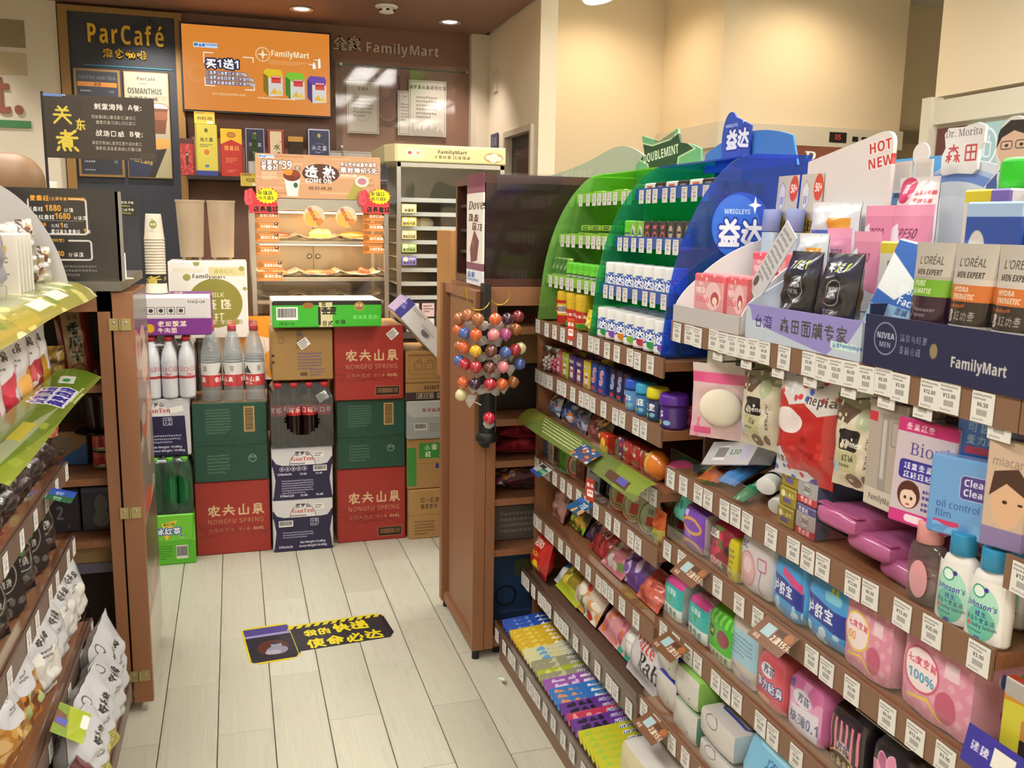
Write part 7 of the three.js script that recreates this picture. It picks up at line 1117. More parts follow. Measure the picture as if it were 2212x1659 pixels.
const bg=art(100,180,'#b0a49a',(p)=>p.R(0,20,24,16,'#c83a44').R(36,20,22,140,'#9a948e').R(40,30,10,100,'#c0bcb8').RR(64,30,30,40,2,null,'#8a8078',2).R(0,150,100,30,'#c8beb2').T('FamilyMart',14,158,14,'#6a6058',{sx:0.9}));
hang('eyebrow_razor_card','grey beige card pack with a slim razor','card pack',bg,-1.1,0.98,0.082,0.165,0.015,{c:'#b0a49a',box:1,group:'beige card packs'});
hang('eyebrow_razor_card','second grey beige card pack close behind the first','card pack',bg,-1.085,0.98,0.082,0.165,0.015,{c:'#a89c92',box:1,x:0.965,group:'beige card packs'});
const bi=art(110,190,'#c9bcc6',(p)=>p.R(0,0,110,22,'#c83a7a').T('毛孔清透',14,4,14,'#f0d0e0').T('Bioré',26,36,30,'#5a4a8a',{f:'serif',b:0}).RR(10,72,84,36,8,'#3f3a98').T('轻柔毛孔',18,76,14,'#e8e8f4').T('清洁鼻贴',18,92,14,'#e8e8f4').E(34,136,22,26,'#5a342c').E(34,142,16,19,'#e8cdbc').P([[14,136],[20,116],[50,116],[54,138],[40,126],[26,128]],'#5a342c').E(28,142,2.5,3,'#3a2a24').E(40,142,2.5,3,'#3a2a24').E(34,154,4,2,'#c85a5a').L(60,120,40,4,11,'#5a4a9a').R(0,168,110,22,'#d0408a').RR(30,172,40,14,6,'#f0dce8'));
hang('pore_strip_box','white and pink pore strip box with a drawn face','pore strip box',bi,-1.03,0.975,0.092,0.155,0.02,{c:'#c9bcc6',box:1,noTab:1,fin:'gloss',x:0.93,roll:-0.03,turn:0.3});
const bt=art(120,90,'#2f6ac8',(p)=>p.T('可伶可俐',14,12,20,'#8ac0e8').T('魔力吸油',14,34,17,'#a8d0f0').R(14,54,52,12,'#c83a6a').RR(86,16,34,30,8,'#3a2a6a')),bo=art(120,140,'#6aa0d8',(p)=>p.RR(54,26,58,44,8,'#4a3a8a','#a8b8e0',2).T('Clean',60,30,17,'#e0e4f4').T('Clear',60,48,17,'#e0e4f4').T('oil control',12,76,18,'#2f4a8a',{b:0}).T('film',12,94,18,'#2f4a8a',{b:0}).R(10,116,48,10,'#c83a6a').S(12,['#7ab0e0','#5a94d0'],6,16,0,126));
hang('oil_film_pack','deep blue oil film card hanging behind the light blue one','oil film pack',bt,-0.945,1.075,0.1,0.08,0.012,{c:'#2a5ab0',box:1,noTab:1,x:0.965,turn:0.4,group:'oil control film packs'});hang('oil_film_pack','light blue oil control film pack above the lotion bottles','oil film pack',bo,-0.955,0.985,0.092,0.11,0.025,{c:'#5a90c8',box:1,noTab:1,x:0.935,turn:0.4,fin:'gloss',group:'oil control film packs'});
const mi=art(80,170,'#c8b09a',(p)=>p.T('miacare',8,22,20,'#8a7a70',{b:0}).E(46,90,34,48,'#d8b090').P([[8,90],[14,50],[60,40],[80,60],[80,84],[40,66]],'#4a3428').E(40,96,5,3,'#3a2a20').E(70,96,5,2,'#3a2a20').R(0,140,80,30,'#8a7aa8'));
hang('contact_lens_pack','beige contact lens pack with a drawn face at the right edge','lens pack',mi,-0.872,1.0,0.055,0.14,0.02,{c:'#b8a08a',box:1,noTab:1,x:0.92,turn:0.3});
}
// ---- shelf b: dental and lotions ----
{
const y=S2.b-0.005;
const bk=art(150,50,'#2c3236',(p)=>p.R(80,8,60,26,'#8a9094').L(86,12,48,2,9,'#3a4044').T('LION',16,14,18,'#a8b0b4')),wt=art(150,50,'#b8b8bc',(p)=>p.BAR(20,10,26,30,'#dcdcdc').T('LION',52,16,14,'#2f6a4a').R(76,8,22,30,'#b0b0c8').R(104,0,46,50,'#4a4a50'));
const flat=(n,lb,a,x,yy,z,w,h,turn,tilt,fin='film')=>{const m=onShelf(n,lb,'toothbrush pack',pouchGeo(w,h,0.02,a,'#a8aeb2',{seal:0.03}),mat(a,fin),x,yy,z,{turn,tilt,group:'loose toothbrush packs'});return m;};
flat('toothbrush_pack','dark toothbrush pack lying at the far end of the dental shelf',bk,0.94,y+0.012,-1.72,0.06,0.19,-0.5,-1.35);flat('toothbrush_pack','second dark toothbrush pack resting across the first',bk,0.96,y+0.03,-1.66,0.06,0.2,-0.35,-1.25);
const lp=solo('toothbrush_card','grey toothbrush backing card lying across the packs','toothbrush pack',cardGeo(rectPts(0.2,0.06),0.003,wt),mat(wt,'gloss'),[0.945,y+0.06,-1.56],-Math.PI/2);lp.rotateX(-0.75);lp.rotateZ(0.32);
const oy=art(110,46,'#c8582c',(p)=>p.P([[0,0],[70,8],[40,30],[0,40]],'#b8b83a').R(66,20,44,26,'#d86a3a')),bu=art(110,46,'#4a84c8',(p)=>p.E(20,24,14,8,'#4aa86a').R(40,10,60,20,'#5a6ac0')),gn=art(90,36,'#2f8a5a',(p)=>p.R(30,8,50,14,'#a8c8b8'));
flat('toothbrush_pack','orange and yellow brush pack on the dental shelf',oy,0.925,y+0.01,-1.63,0.05,0.15,0.6,-1.4);flat('toothbrush_pack','light blue brush pack on the dental shelf',bu,0.925,y+0.025,-1.56,0.05,0.16,0.3,-1.3);flat('toothbrush_pack','green brush pack under the white tube',gn,0.92,y+0.008,-1.5,0.03,0.12,0.3,-1.3);
const tw=art(60,140,'#d8dcdc',(p)=>p.R(0,0,60,54,'#5a9ad8').S(10,['#a8d0f0','#2f7ac8'],6,14,0,0,60,56).R(0,54,60,10,'#e8ecec'));
[['upper',y+0.05,-1.44,0.94],['lower',y+0.016,-1.42,0.955]].forEach(([n,yy,z,x])=>{const o=stand('toothpaste_tube',`white and blue toothpaste tube lying on the dental shelf, ${n} one`,'toothpaste',x,yy,z,{group:'white and blue tubes'});const[c,b]=tubeGeo(0.05,0.17,0.04,tw,0.03);part(o,'cap',c,std(0xdfe2e2));part(o,'tube',b,mat(tw,'gloss'));o.rotation.set(0,-Math.PI/2+0.5,0);o.rotateX(-1.4);});
const gd=art(56,44,'#9a8a2c',(p)=>p.T('黑人牙膏',8,8,12,'#f0e8c8').E(14,14,8,9,'#e8e0c0').R(14,24,30,12,'#6a5a9a')),sv=art(62,66,'#a8a6a8',(p)=>p.R(0,0,62,14,'#5a5488').T('高露洁',6,1,12,'#e4e4f0').E(31,32,16,15,'#c0bebe','#8a8888',2).T('360',18,24,16,'#4a4848').R(0,50,62,16,'#c03a40').T('光感白',10,50,14,'#f0dcdc'));
[[0.8755,'bottom'],[0.9125,'middle'],[0.9495,'top']].forEach(([yy,n],i)=>onShelf('toothpaste_box',`gold toothpaste box, ${n} of the stack of three`,'toothpaste box',cartonGeo(0.05,0.036,0.17,{f:gd,r:'#8a7a26',all:'#a8962e'}),mat(gd,'gloss'),1.015,yy-0.008,-1.36+i*0.004,{group:'gold toothpaste boxes'}));
[[0.8755,'lower'],[0.9325,'upper']].forEach(([yy,n])=>onShelf('toothpaste_box',`silver toothpaste box with a red band, ${n} one of two`,'toothpaste box',cartonGeo(0.055,0.056,0.19,{f:sv,t:'#6a6468',r:'#5a6480',all:'#7a7a88'}),mat(sv,'gloss'),1.025,yy-0.008,-1.3,{group:'silver toothpaste boxes'}));
const pinkP=phy(0xd878b0,{transmission:0.35,thickness:0,roughness:0.15});
[0,1,2].forEach((i)=>{const o=stand('pink_razor_pack',`pink translucent razor pack, ${ORD[i]} of the pile from the silver boxes`,'razor pack',1.01+i*0.01,y+0.004+(2-i)*0.022,-1.205+i*0.07,{group:'pink razor packs'});part(o,'shell',softGeo(0.1,0.03,0.18,{all:'#c86aa8'},{r:0.3}),pinkP);part(o,'card',bx(0.085,0.002,0.16,0,0.001,0),std(0xc85aa0));part(o,'ridge',bx(0.1,0.003,0.015,0,0.03,0.08),pinkP);});
// baby oil and lotion
const oil=(lb,x,z)=>{const o=stand('baby_oil_bottle',lb,'oil bottle',x,y,z,{group:'pink capped oil bottles'});part(o,'bottle',lathe([[0,0],[0.03,0],[0.033,0.006],[0.034,0.06],[0.03,0.085],[0.017,0.092],[0.016,0.094]],22).scale(1,1,0.6),phy(0xf4f0ec,{transmission:0.95,thickness:0,roughness:0.06}));part(o,'oil',lathe([[0,0.003],[0.029,0.004],[0.0325,0.05],[0,0.052]],20).scale(1,1,0.58),phy(0xe8dcd0,{transmission:0.9,thickness:0,roughness:0.06}));part(o,'pink_label',new THREE.CircleGeometry(0.022,20).scale(0.8,1.25,1),std(0xd89aa0),[0.006,0.04,0.0205]);part(o,'cap',lathe([[0,0.092],[0.0185,0.092],[0.018,0.12],[0.016,0.122],[0,0.122]],20),std(0xe29a98,{roughness:0.4}));};
oil('clear baby oil bottle with pink cap, front one',0.935,-1.012);oil('clear baby oil bottle with pink cap, half hidden behind the lotion',1.0,-0.985);
const jl=art(100,130,'#e9e7e4',(p)=>p.E(50,70,40,58,'#a8dcc8').E(50,94,34,36,'#6ac0a8').E(44,26,14,13,'#dff0e8','#3f9a7a',3).E(60,20,5,5,'#4a3a9a').T("Johnson's",50,46,17,'#3a3a9a',{a:'c',it:1,sx:0.86}).T('强生',40,66,13,'#3a4a9a').T('婴儿牛奶润肤',18,80,12,'#2f6a7a',{sx:0.9}).R(22,95,10,9,'#c85a5a').T('baby lotion',34,94,10,'#2f4a6a').L(26,108,50,1,8,'#3a7a7a').R(44,120,12,10,'#5a6aa8'));
const bodyG=lathe([[0,0],[0.028,0],[0.031,0.006],[0.032,0.05],[0.03,0.075],[0.024,0.092],[0.015,0.099],[0.013,0.1]],24).scale(1,1,0.62),capG=lathe([[0,0.099],[0.0175,0.099],[0.017,0.126],[0.0155,0.128],[0,0.128]],22);
const lot=(lb,x,z,turn=0)=>{const o=stand('lotion_bottle',lb,'lotion bottle',x,y,z,{group:'white lotion bottles',turn});part(o,'bottle',bodyG,std(0xe8e6e2,{roughness:0.35}));part(o,'cap',capG,std(0x2a8ec0,{roughness:0.35}));part(o,'label',uvTo(new THREE.CylinderGeometry(0.031,0.033,0.082,12,1,true,-1.05,2.1).scale(1,1,0.63),jl),mat(jl,'film'),[0,0.046,0]);};
lot('white baby lotion bottle with blue cap, front left of two',0.93,-0.945,0.1);lot('white baby lotion bottle with blue cap, front right of two',0.925,-0.886,0.1);lot('white baby lotion bottle with blue cap, first of the row behind',1.0,-0.925);lot('white baby lotion bottle with blue cap, second of the row behind',1.01,-0.875);lot('white baby lotion bottle with blue cap at the far right behind',1.06,-0.9);
}
// ---- shelf c: pads ----
{
const y=S2.c-0.005;
const pad=(n,lb,a,z,x,w,h,d,F,o={})=>{const t=stand(n,lb,'sanitary pads',x<1&&!o.tilt?0.924+d/2:x,(o.y??y)+0.002,z,{turn:o.turn,tilt:o.tilt,group:o.group});part(t,'pack',softGeo(w-0.009,h,d,{f:a,...F},{r:o.r??0.2,wr:0.0015,bulge:0.004}),mat(a,'film'));return t;};
const tl=art(130,60,'#5ac0ac',(p)=>p.R(80,0,50,60,'#b8a8a4').T('柔软',10,20,18,'#2f7a7a'));pad('pad_pack','teal pad pack at the far end of the pad shelf',tl,-1.735,0.98,0.14,0.07,0.1,{all:'#4fae9c'},{tilt:-0.3,y:y+0.03});
const pu=art(120,110,'#7a4ab8',(p)=>p.E(60,44,44,16,null,'#d8a060',8).T('VOX',26,56,18,'#c8a0e0').E(60,100,50,18,null,'#d8a060',8).RR(20,10,20,16,3,'#c8b8e8'));pad('pad_pack','purple pad pack with orange crescents',pu,-1.68,0.95,0.11,0.1,0.1,{r:'#a8a0a8',all:'#6a3ea8'});pad('pad_pack','purple pad pack lying behind the front purple pack',pu,-1.66,1.08,0.12,0.09,0.12,{all:'#5e3898'});
const ab=art(110,110,'#8a2a3a',(p)=>p.S(20,['#c83a5a','#3a2a2a','#4a7a3a'],5,14).R(6,14,50,18,'#d8d4d0').T('ABC',10,12,18,'#3a2a30').T('COOL',20,76,22,'#f0dce0'));pad('pad_pack','dark pink patterned pad pack with white letters',ab,-1.565,0.955,0.1,0.098,0.11,{t:'#d04070',all:'#b83a60'});
const yl=art(50,100,'#c8bc2a',(p)=>p.L(14,20,20,5,14,'#8a7a1c'));pad('pad_pack','narrow yellow pad pack beside the dark pink one',yl,-1.512,0.95,0.045,0.085,0.1,{all:'#b8ac28'});
const aw=art(130,130,'#c9c6c8',(p)=>p.T('ABC',4,20,20,'#4a3a8a',{it:1}).E(44,78,30,34,'#d8a8b0','#c08890',4).E(44,70,18,16,'#e0c4c8').RR(84,44,26,24,4,null,'#c05a8a',3).P([[96,68],[90,100],[104,116]],null,'#a05aa0',3,false)),at_=art(100,80,'#c8d4dc',(p)=>p.L(20,14,60,5,10,'#6a7a98'));pad('pad_pack','white pad pack with pink line drawing',aw,-1.435,0.95,0.125,0.125,0.12,{t:at_,all:'#bfbfc4'});
const bw=art(130,130,'#4a9ad8',(p)=>{p.R(0,54,130,30,'#2f3f98').P([[0,40],[130,60],[130,96],[0,82]],'#2f3f98').T('护舒宝',8,54,28,'#e8f0fa',{w:0.12}).E(12,20,7,20,'#dfe8f0','#2a4a90',2).RR(64,24,46,18,8,'#7ac0d8').T('超值',78,14,12,'#d8d83a').S(8,['#a8d4ec','#c8e4f4'],5,12,20,90,130,130);}),bp=art(130,130,'#4a9ad8',(p)=>{p.P([[0,40],[130,60],[130,96],[0,82]],'#2f3f98').T('护舒宝',8,54,28,'#e8f0fa',{w:0.12}).E(12,20,7,20,'#dfe8f0','#2a4a90',2).P([[50,24],[124,44],[124,62],[50,40]],'#d0508a').S(8,['#a8d4ec','#c8e4f4'],5,12,20,92,130,130);});
pad('pad_pack','light blue pad pack with navy band, left of two',bp,-1.325,0.94,0.105,0.12,0.13,{t:'#6ab4e8',all:'#3f8ac8'},{group:'light blue pad packs'});pad('pad_pack','light blue pad pack with navy band, right of two',bw,-1.215,0.94,0.125,0.125,0.14,{t:'#6ab4e8',all:'#3f8ac8'},{group:'light blue pad packs'});
const pk=(t)=>art(140,130,'#d890a8',(p)=>{for(let i=0;i<9;i++)for(let j=0;j<8;j++)if((i+j)%2)p.P([[i*16,j*16+8],[i*16+8,j*16],[i*16+16,j*16+8],[i*16+8,j*16+16]],'#e0a4b8');p.E(44,56,36,34,'#f0dce0',t?'#e0c84a':'#c85a78',4).T('七度空间',16,36,15,'#c83a5a').T(t?'00':'100%',18,56,22,t?'#e09a3a':'#4a9ac0').R(90,20,26,24,'#e8c8d4').E(96,90,20,24,'#c05a78').P([[20,104],[60,96],[90,118]],null,'#e8c84a',5,false);}),pt=art(140,80,'#e0a8b8',(p)=>p.S(16,['#f4e4e8','#4a6ab0','#d8c84a','#c85a88','#8ab83a'],4,9,30,20,120,64));
pad('pad_pack','pink checked pad pack with a yellow arch, left of two',pk(1),-1.11,0.945,0.12,0.118,0.13,{t:pt,all:'#cc7c96'},{group:'pink checked pad packs',r:0.1});pad('pad_pack','pink checked pad pack with a blue ribbon, right of two',pk(0),-0.965,0.945,0.145,0.125,0.16,{t:pt,all:'#cc7c96'},{group:'pink checked pad packs',r:0.1});
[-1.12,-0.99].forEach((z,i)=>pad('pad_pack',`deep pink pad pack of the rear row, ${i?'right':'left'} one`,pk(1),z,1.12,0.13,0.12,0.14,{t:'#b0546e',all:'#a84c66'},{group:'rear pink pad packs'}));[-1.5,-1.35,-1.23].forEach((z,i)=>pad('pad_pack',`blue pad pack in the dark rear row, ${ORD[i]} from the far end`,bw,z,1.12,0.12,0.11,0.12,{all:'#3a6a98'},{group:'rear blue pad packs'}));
}
// ---- shelf d ----
{
const y=S2.d-0.005;
const pad=(lb,a,z,x,w,h,d,F,o={})=>{const t=stand(o.n??'pad_pack',lb,o.cat??'sanitary pads',x<1?0.924+d/2:x+0.035,(o.y??y)+0.002,z,{turn:o.turn,tilt:o.tilt,group:o.group});part(t,'pack',softGeo(w-0.009,h,d,{f:a,...F},{r:o.r??0.2,wr:0.0015,bulge:0.004}),mat(a,'film'));};
const te=art(110,110,'#3ab4b4',(p)=>p.R(0,0,110,16,'#d84a9a').T('乐而雅',30,24,16,'#e4f4f0').P([[40,44],[62,40],[56,60]],'#3a9a5a').R(0,70,110,40,'#d8e4e0').T('零触感',20,74,22,'#3a6a6a',{w:0.09})),tt=art(110,80,'#d85a9e',(p)=>p.R(10,10,90,60,'#e8c8d8').L(16,16,76,5,10,'#a03a7a'));
pad('teal and pink pad pack, left of two front ones',te,-1.755,0.945,0.1,0.098,0.12,{t:tt,r:'#9ab0b0',all:'#c84a90'},{group:'teal pad packs',y:y+0.004});pad('teal and pink pad pack, right of two front ones',te,-1.64,0.945,0.1,0.098,0.12,{t:tt,r:'#9ab0b0',all:'#c84a90'},{group:'teal pad packs',y:y+0.004});
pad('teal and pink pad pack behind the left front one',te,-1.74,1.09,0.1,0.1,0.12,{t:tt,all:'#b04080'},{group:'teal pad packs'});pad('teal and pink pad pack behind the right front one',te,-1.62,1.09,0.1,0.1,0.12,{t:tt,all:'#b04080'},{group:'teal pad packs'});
const gr=art(110,120,'#4ab83a',(p)=>{for(let i=0;i<6;i++)p.P([[i*22,0],[i*22+11,0],[i*22+2,30],[i*22-8,30]],'#8ae05a');p.E(26,52,14,14,'#2a4a20').T('24',18,44,15,'#e8d83a').E(74,56,24,18,'#8a3a4a').R(0,88,110,32,'#c8d8b8').T('コスモード',12,92,17,'#3a5a2a');});
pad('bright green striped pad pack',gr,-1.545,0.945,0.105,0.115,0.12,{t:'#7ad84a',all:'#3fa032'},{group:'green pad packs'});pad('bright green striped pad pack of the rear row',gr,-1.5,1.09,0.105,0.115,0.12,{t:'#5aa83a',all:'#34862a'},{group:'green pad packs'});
const wb=art(120,150,'#c3bcb4',(p)=>p.R(0,34,120,70,'#9ac4d8').L(12,46,96,5,9,'#6a94b0').L(14,112,30,1,10,'#8a84a0').BAR(60,120,44,26,null,'#7a6ab0'));pad('white and pale blue wrapped pack with small print',wb,-1.455,0.945,0.108,0.145,0.12,{t:'#b8aea6',all:'#a89e98'});
const re=art(110,110,'#d05a68',(p)=>p.E(50,30,24,14,'#d8dce8').T('苏菲',34,18,21,'#3a3a6a',{w:0.1}).T('弹力贴身',6,48,25,'#e4e4f0',{w:0.1,out:'#4a4a88',ow:5}).E(40,92,24,9,'#e0a07a')),pk=art(120,120,'#d070a8',(p)=>p.S(12,['#e0a0c8'],8,22).E(60,38,30,16,'#d8d8e8').T('苏菲',44,28,20,'#4a4a78',{w:0.1}).P([[10,60],[110,50],[110,110],[10,110]],'#d8d4e0').T('极薄0.1',20,66,28,'#6a6a90',{w:0.09}).E(20,20,12,10,'#6a5ab0'));
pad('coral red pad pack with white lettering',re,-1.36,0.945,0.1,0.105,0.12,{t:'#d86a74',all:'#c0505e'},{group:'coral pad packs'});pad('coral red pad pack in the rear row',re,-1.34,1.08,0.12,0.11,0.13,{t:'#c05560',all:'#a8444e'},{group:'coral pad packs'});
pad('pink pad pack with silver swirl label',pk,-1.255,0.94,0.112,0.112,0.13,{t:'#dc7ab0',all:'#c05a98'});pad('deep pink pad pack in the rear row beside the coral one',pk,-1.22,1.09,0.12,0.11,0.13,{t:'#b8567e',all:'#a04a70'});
const bp=art(110,120,'#2c2028',(p)=>{for(let i=0;i<6;i++)p.R(10+i*16,20,7,60,'#d8788c');p.E(54,66,20,10,'#b8a0b8').T('苏菲',38,58,17,'#2c2028').E(50,96,40,20,'#3a2a24','#c8a86a',3).T('口袋魔法',18,86,17,'#d8b87a');}),fl=art(110,120,'#241c24',(p)=>{for(let i=0;i<9;i++)p.E(55+30*Math.cos(i*0.7),60+30*Math.sin(i*0.7),18,12,i%2?'#d88aa8':'#b05a88','#e8b8cc',2,i*0.7);p.E(55,66,24,22,'#3a2430','#d85a78',4).T('魔',42,54,26,'#e07a8a');});
pad('black and pink striped pad pack',bp,-1.14,0.945,0.1,0.115,0.1,{t:'#1c181c',all:'#241c22'});pad('black pad pack with pink flower and white strip',fl,-1.035,0.945,0.1,0.115,0.1,{t:'#201a20',all:'#241c22'});
const ws=solo('white_paper_strip','glossy white paper strip lying on the black pad packs','paper strip',new THREE.BoxGeometry(0.04,0.001,0.12,3,1,10),std(0xe0dede,{roughness:0.25}),[0.95,y+0.122,-1.07]);ws.rotation.z=-0.25;
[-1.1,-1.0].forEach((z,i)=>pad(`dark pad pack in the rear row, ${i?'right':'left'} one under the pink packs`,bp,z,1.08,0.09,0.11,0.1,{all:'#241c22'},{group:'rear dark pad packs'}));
}
// ---- shelves e and f: tissues ----
{
const y=S2.e-0.005;
const tp=(lb,a,z,x,yy,w,h,d,F,o={})=>{const t=stand('tissue_pack',lb,'tissue pack',x+0.01,yy+0.002,z,{turn:o.turn,tilt:o.tilt,group:o.group});part(t,'pack',softGeo(w,h,d,{f:a,...F},{r:0.12,wr:0.0015}),mat(a,'film'));};
const wh=art(90,80,'#c8c6c0',(p)=>p.E(64,56,3,2,'#5a5650')),bl=art(70,60,'#4a48b8',(p)=>p.E(34,30,18,14,'#6a8ad8').E(34,26,8,8,'#dfe4f0'));
tp('white and blue tissue pack, upper of the far stack',wh,-1.72,0.965,y+0.08,0.1,0.072,0.15,{t:bl,r:'#2f2f8a',all:'#3f3da0'},{group:'blue tissue packs'});tp('white and blue tissue pack, lower of the far stack',wh,-1.72,0.965,y,0.1,0.072,0.15,{t:bl,r:'#2f2f8a',all:'#3f3da0'},{group:'blue tissue packs'});
const ng=art(110,90,'#8abf5a',(p)=>p.S(6,['#b84a4a','#dfe8c8','#5a9a3a'],8,14).T('nepia',34,50,22,'#3a6a2a',{f:'serif'})),ns=art(90,80,'#8abf5a',(p)=>p.E(40,36,12,12,'#b84a4a').T('nepia',30,60,20,'#3a6a2a'));
tp('white and green tissue pack, upper of its stack',wh,-1.6,0.955,y+0.076,0.105,0.068,0.16,{t:ng,r:ns,all:'#7ab04a'},{group:'green tissue packs'});tp('white and green tissue pack, lower of its stack',wh,-1.6,0.955,y,0.105,0.068,0.16,{t:'#a8b8a0',r:'#6a9a8a',all:'#8aa88a'},{group:'green tissue packs'});
const kw=art(130,60,'#c8c4c0',(p)=>p.E(50,12,22,12,null,'#5a5650',2)),kt=art(130,110,'#c4c0bc',(p)=>p.E(40,24,26,18,null,'#6a6660',2).RR(24,60,96,30,8,null,'#3f4a98',4).T('心相印',60,66,17,'#3a4078').L(80,14,40,3,10,'#8a8680'));
tp('white tissue pack with a navy framed label, upper one',kw,-1.46,0.97,y+0.054,0.13,0.06,0.2,{t:kt,r:'#a8b8c0',all:'#bcb8b4'},{group:'navy label tissues'});tp('white tissue pack with pale blue side, lower one',kw,-1.46,0.97,y,0.125,0.045,0.2,{r:'#8aa8b8',all:'#b8b8b6'},{group:'navy label tissues'});
const cy=art(130,110,'#7ab8d8',(p)=>p.P([[0,0],[130,0],[100,40],[30,40]],'#9ad0e8').T('清风',50,46,26,'#3f6aa0',{w:0.08}).E(66,100,30,18,'#a8d8ec'));
tp('sky blue tissue bag at the bottom of the frame',cy,-1.30,0.94,y+0.03,0.17,0.11,0.14,{t:'#8ac8e4',all:'#6aa8cc'},{group:'sky blue tissue bags',tilt:-0.4});tp('second sky blue tissue bag behind the first',cy,-1.2,1.04,y+0.02,0.16,0.11,0.14,{t:'#6a9ab8',all:'#5a90b0'},{group:'sky blue tissue bags'});tp('sky blue tissue bag at the near end of the shelf',cy,-1.05,0.96,y,0.17,0.11,0.14,{all:'#6aa8cc'},{group:'sky blue tissue bags'});
const cr=art(110,120,'#cfc6a0',(p)=>p.T('清风',40,40,28,'#3a3a30',{w:0.08,rot:0.1})),y2=S2.f-0.004;
tp('cream tissue pack with brush lettering at the bottom edge',cr,-1.7,0.885,y2,0.14,0.14,0.16,{t:'#d8d6d0',all:'#cfc6a0'},{group:'cream tissue packs'});tp('white topped cream tissue pack beside the first at the bottom edge',cr,-1.55,0.885,y2,0.14,0.115,0.16,{t:'#d2d0cc',all:'#c9c2a6'},{group:'cream tissue packs'});tp('white topped cream tissue pack behind the first one',cr,-1.7,1.06,y2,0.14,0.13,0.16,{t:'#d2d0cc',all:'#c9c2a6'},{group:'cream tissue packs'});
const brn=art(110,56,'#7d5438',(p)=>p.R(20,10,30,26,'#a8c8d0').R(54,8,30,12,'#5a3a28').T('2件15元',54,22,17,'#e8dcc8').E(92,14,12,10,'#a86a3a').T('优惠',10,40,11,'#d8c8b0'));
const dm=new THREE.MeshPhysicalMaterial({map:SHEET[4].tex,roughness:0.3,side:THREE.DoubleSide});
[['brown promotion card on the tissue shelf rail above the blue tissues',0.872,S2.d-0.012,-1.66,-1.1],['brown promotion card on the lowest rail below the blue tissues',0.838,S2.e-0.012,-1.66,-1.1],['brown promotion card on the pad shelf rail below the yellow pad pack',0.878,S2.c-0.012,-1.6,-0.9],['brown promotion card on the pad shelf rail below the light blue packs',0.876,S2.c-0.012,-1.29,-0.9]].forEach(([lb,x,yy,z,t])=>{const m=solo('promotion_card',lb,'shelf card',quadGeo(0.1,0.05,brn),dm,[x,yy,z],-Math.PI/2,'brown promotion cards');m.rotateX(t);});
}
// ---- battery unit ----
{
const ba=art(70,150,'#c88a2a',(p)=>p.R(0,0,70,30,'#a8a4a0').P([[0,40],[50,30],[30,120],[0,140]],'#c8c03a').P([[50,30],[70,30],[70,150],[0,150],[0,140],[36,120]],'#b83a24').RR(30,60,12,36,4,'#b8803a').RR(46,60,12,36,4,'#b8803a').RR(30,96,12,44,3,'#2a2220').RR(46,96,12,44,3,'#2a2220'));
onShelf('battery_card','yellow and red battery card at the lower right frame edge','battery pack',cartonGeo(0.07,0.11,0.015,{f:ba,all:'#b83a24'}),mat(ba,'gloss'),0.915,0.737,-0.8,{group:'battery cards'});onShelf('battery_card','second battery card behind the edge','battery pack',cartonGeo(0.07,0.11,0.015,{f:ba,all:'#b83a24'}),mat(ba,'gloss'),0.94,0.737,-0.795,{group:'battery cards'});
const pa=art(90,50,'#3f3a9a',(p)=>p.R(40,10,30,24,'#e8e4dc').T('电池',8,16,14,'#e0dcf0'));const m=solo('violet_shelf_card','violet shelf card at the lower right corner','shelf card',quadGeo(0.1,0.05,pa),new THREE.MeshPhysicalMaterial({map:SHEET[4].tex,roughness:0.3,side:THREE.DoubleSide}),[0.885,0.745,-0.815],-Math.PI/2);m.rotateX(-0.2);
}
// ================= LEFT SIDE =================
sheet(5);
// ---- counter cabinet with hinged gate ----
{
const t=thing('counter_cabinet','brown wooden counter cabinet with steel edged top at the left','cabinet',[0,0,0]);
part(t,'worktop',b2(-1.4,-0.285,1.205,1.23,-3.2,-2.6),M.steelDark);part(t,'top_rail',b2(-1.3,-0.318,1.15,1.205,-2.645,-2.615),M.wood);part(t,'stile',b2(-0.349,-0.318,0.03,1.205,-2.65,-2.615),M.wood);
part(t,'bottom_rail',b2(-1.3,-0.349,0.03,0.09,-2.645,-2.618),M.wood);part(t,'side_panel',b2(-0.335,-0.318,0.03,1.2,-3.15,-2.65),M.wood);part(t,'back_panel',b2(-1.3,-0.335,0.03,1.2,-3.16,-3.14),M.dark);
for(const y of[0.925,0.665,0.485])part(t,'shelf',b2(-1.3,-0.335,y,y+0.02,-3.14,-2.66),M.wood);
part(t,'tape_patch',b2(-0.43,-0.39,1.165,1.2,-2.614,-2.612),std(0x5e5a54,{roughness:0.5}));
}
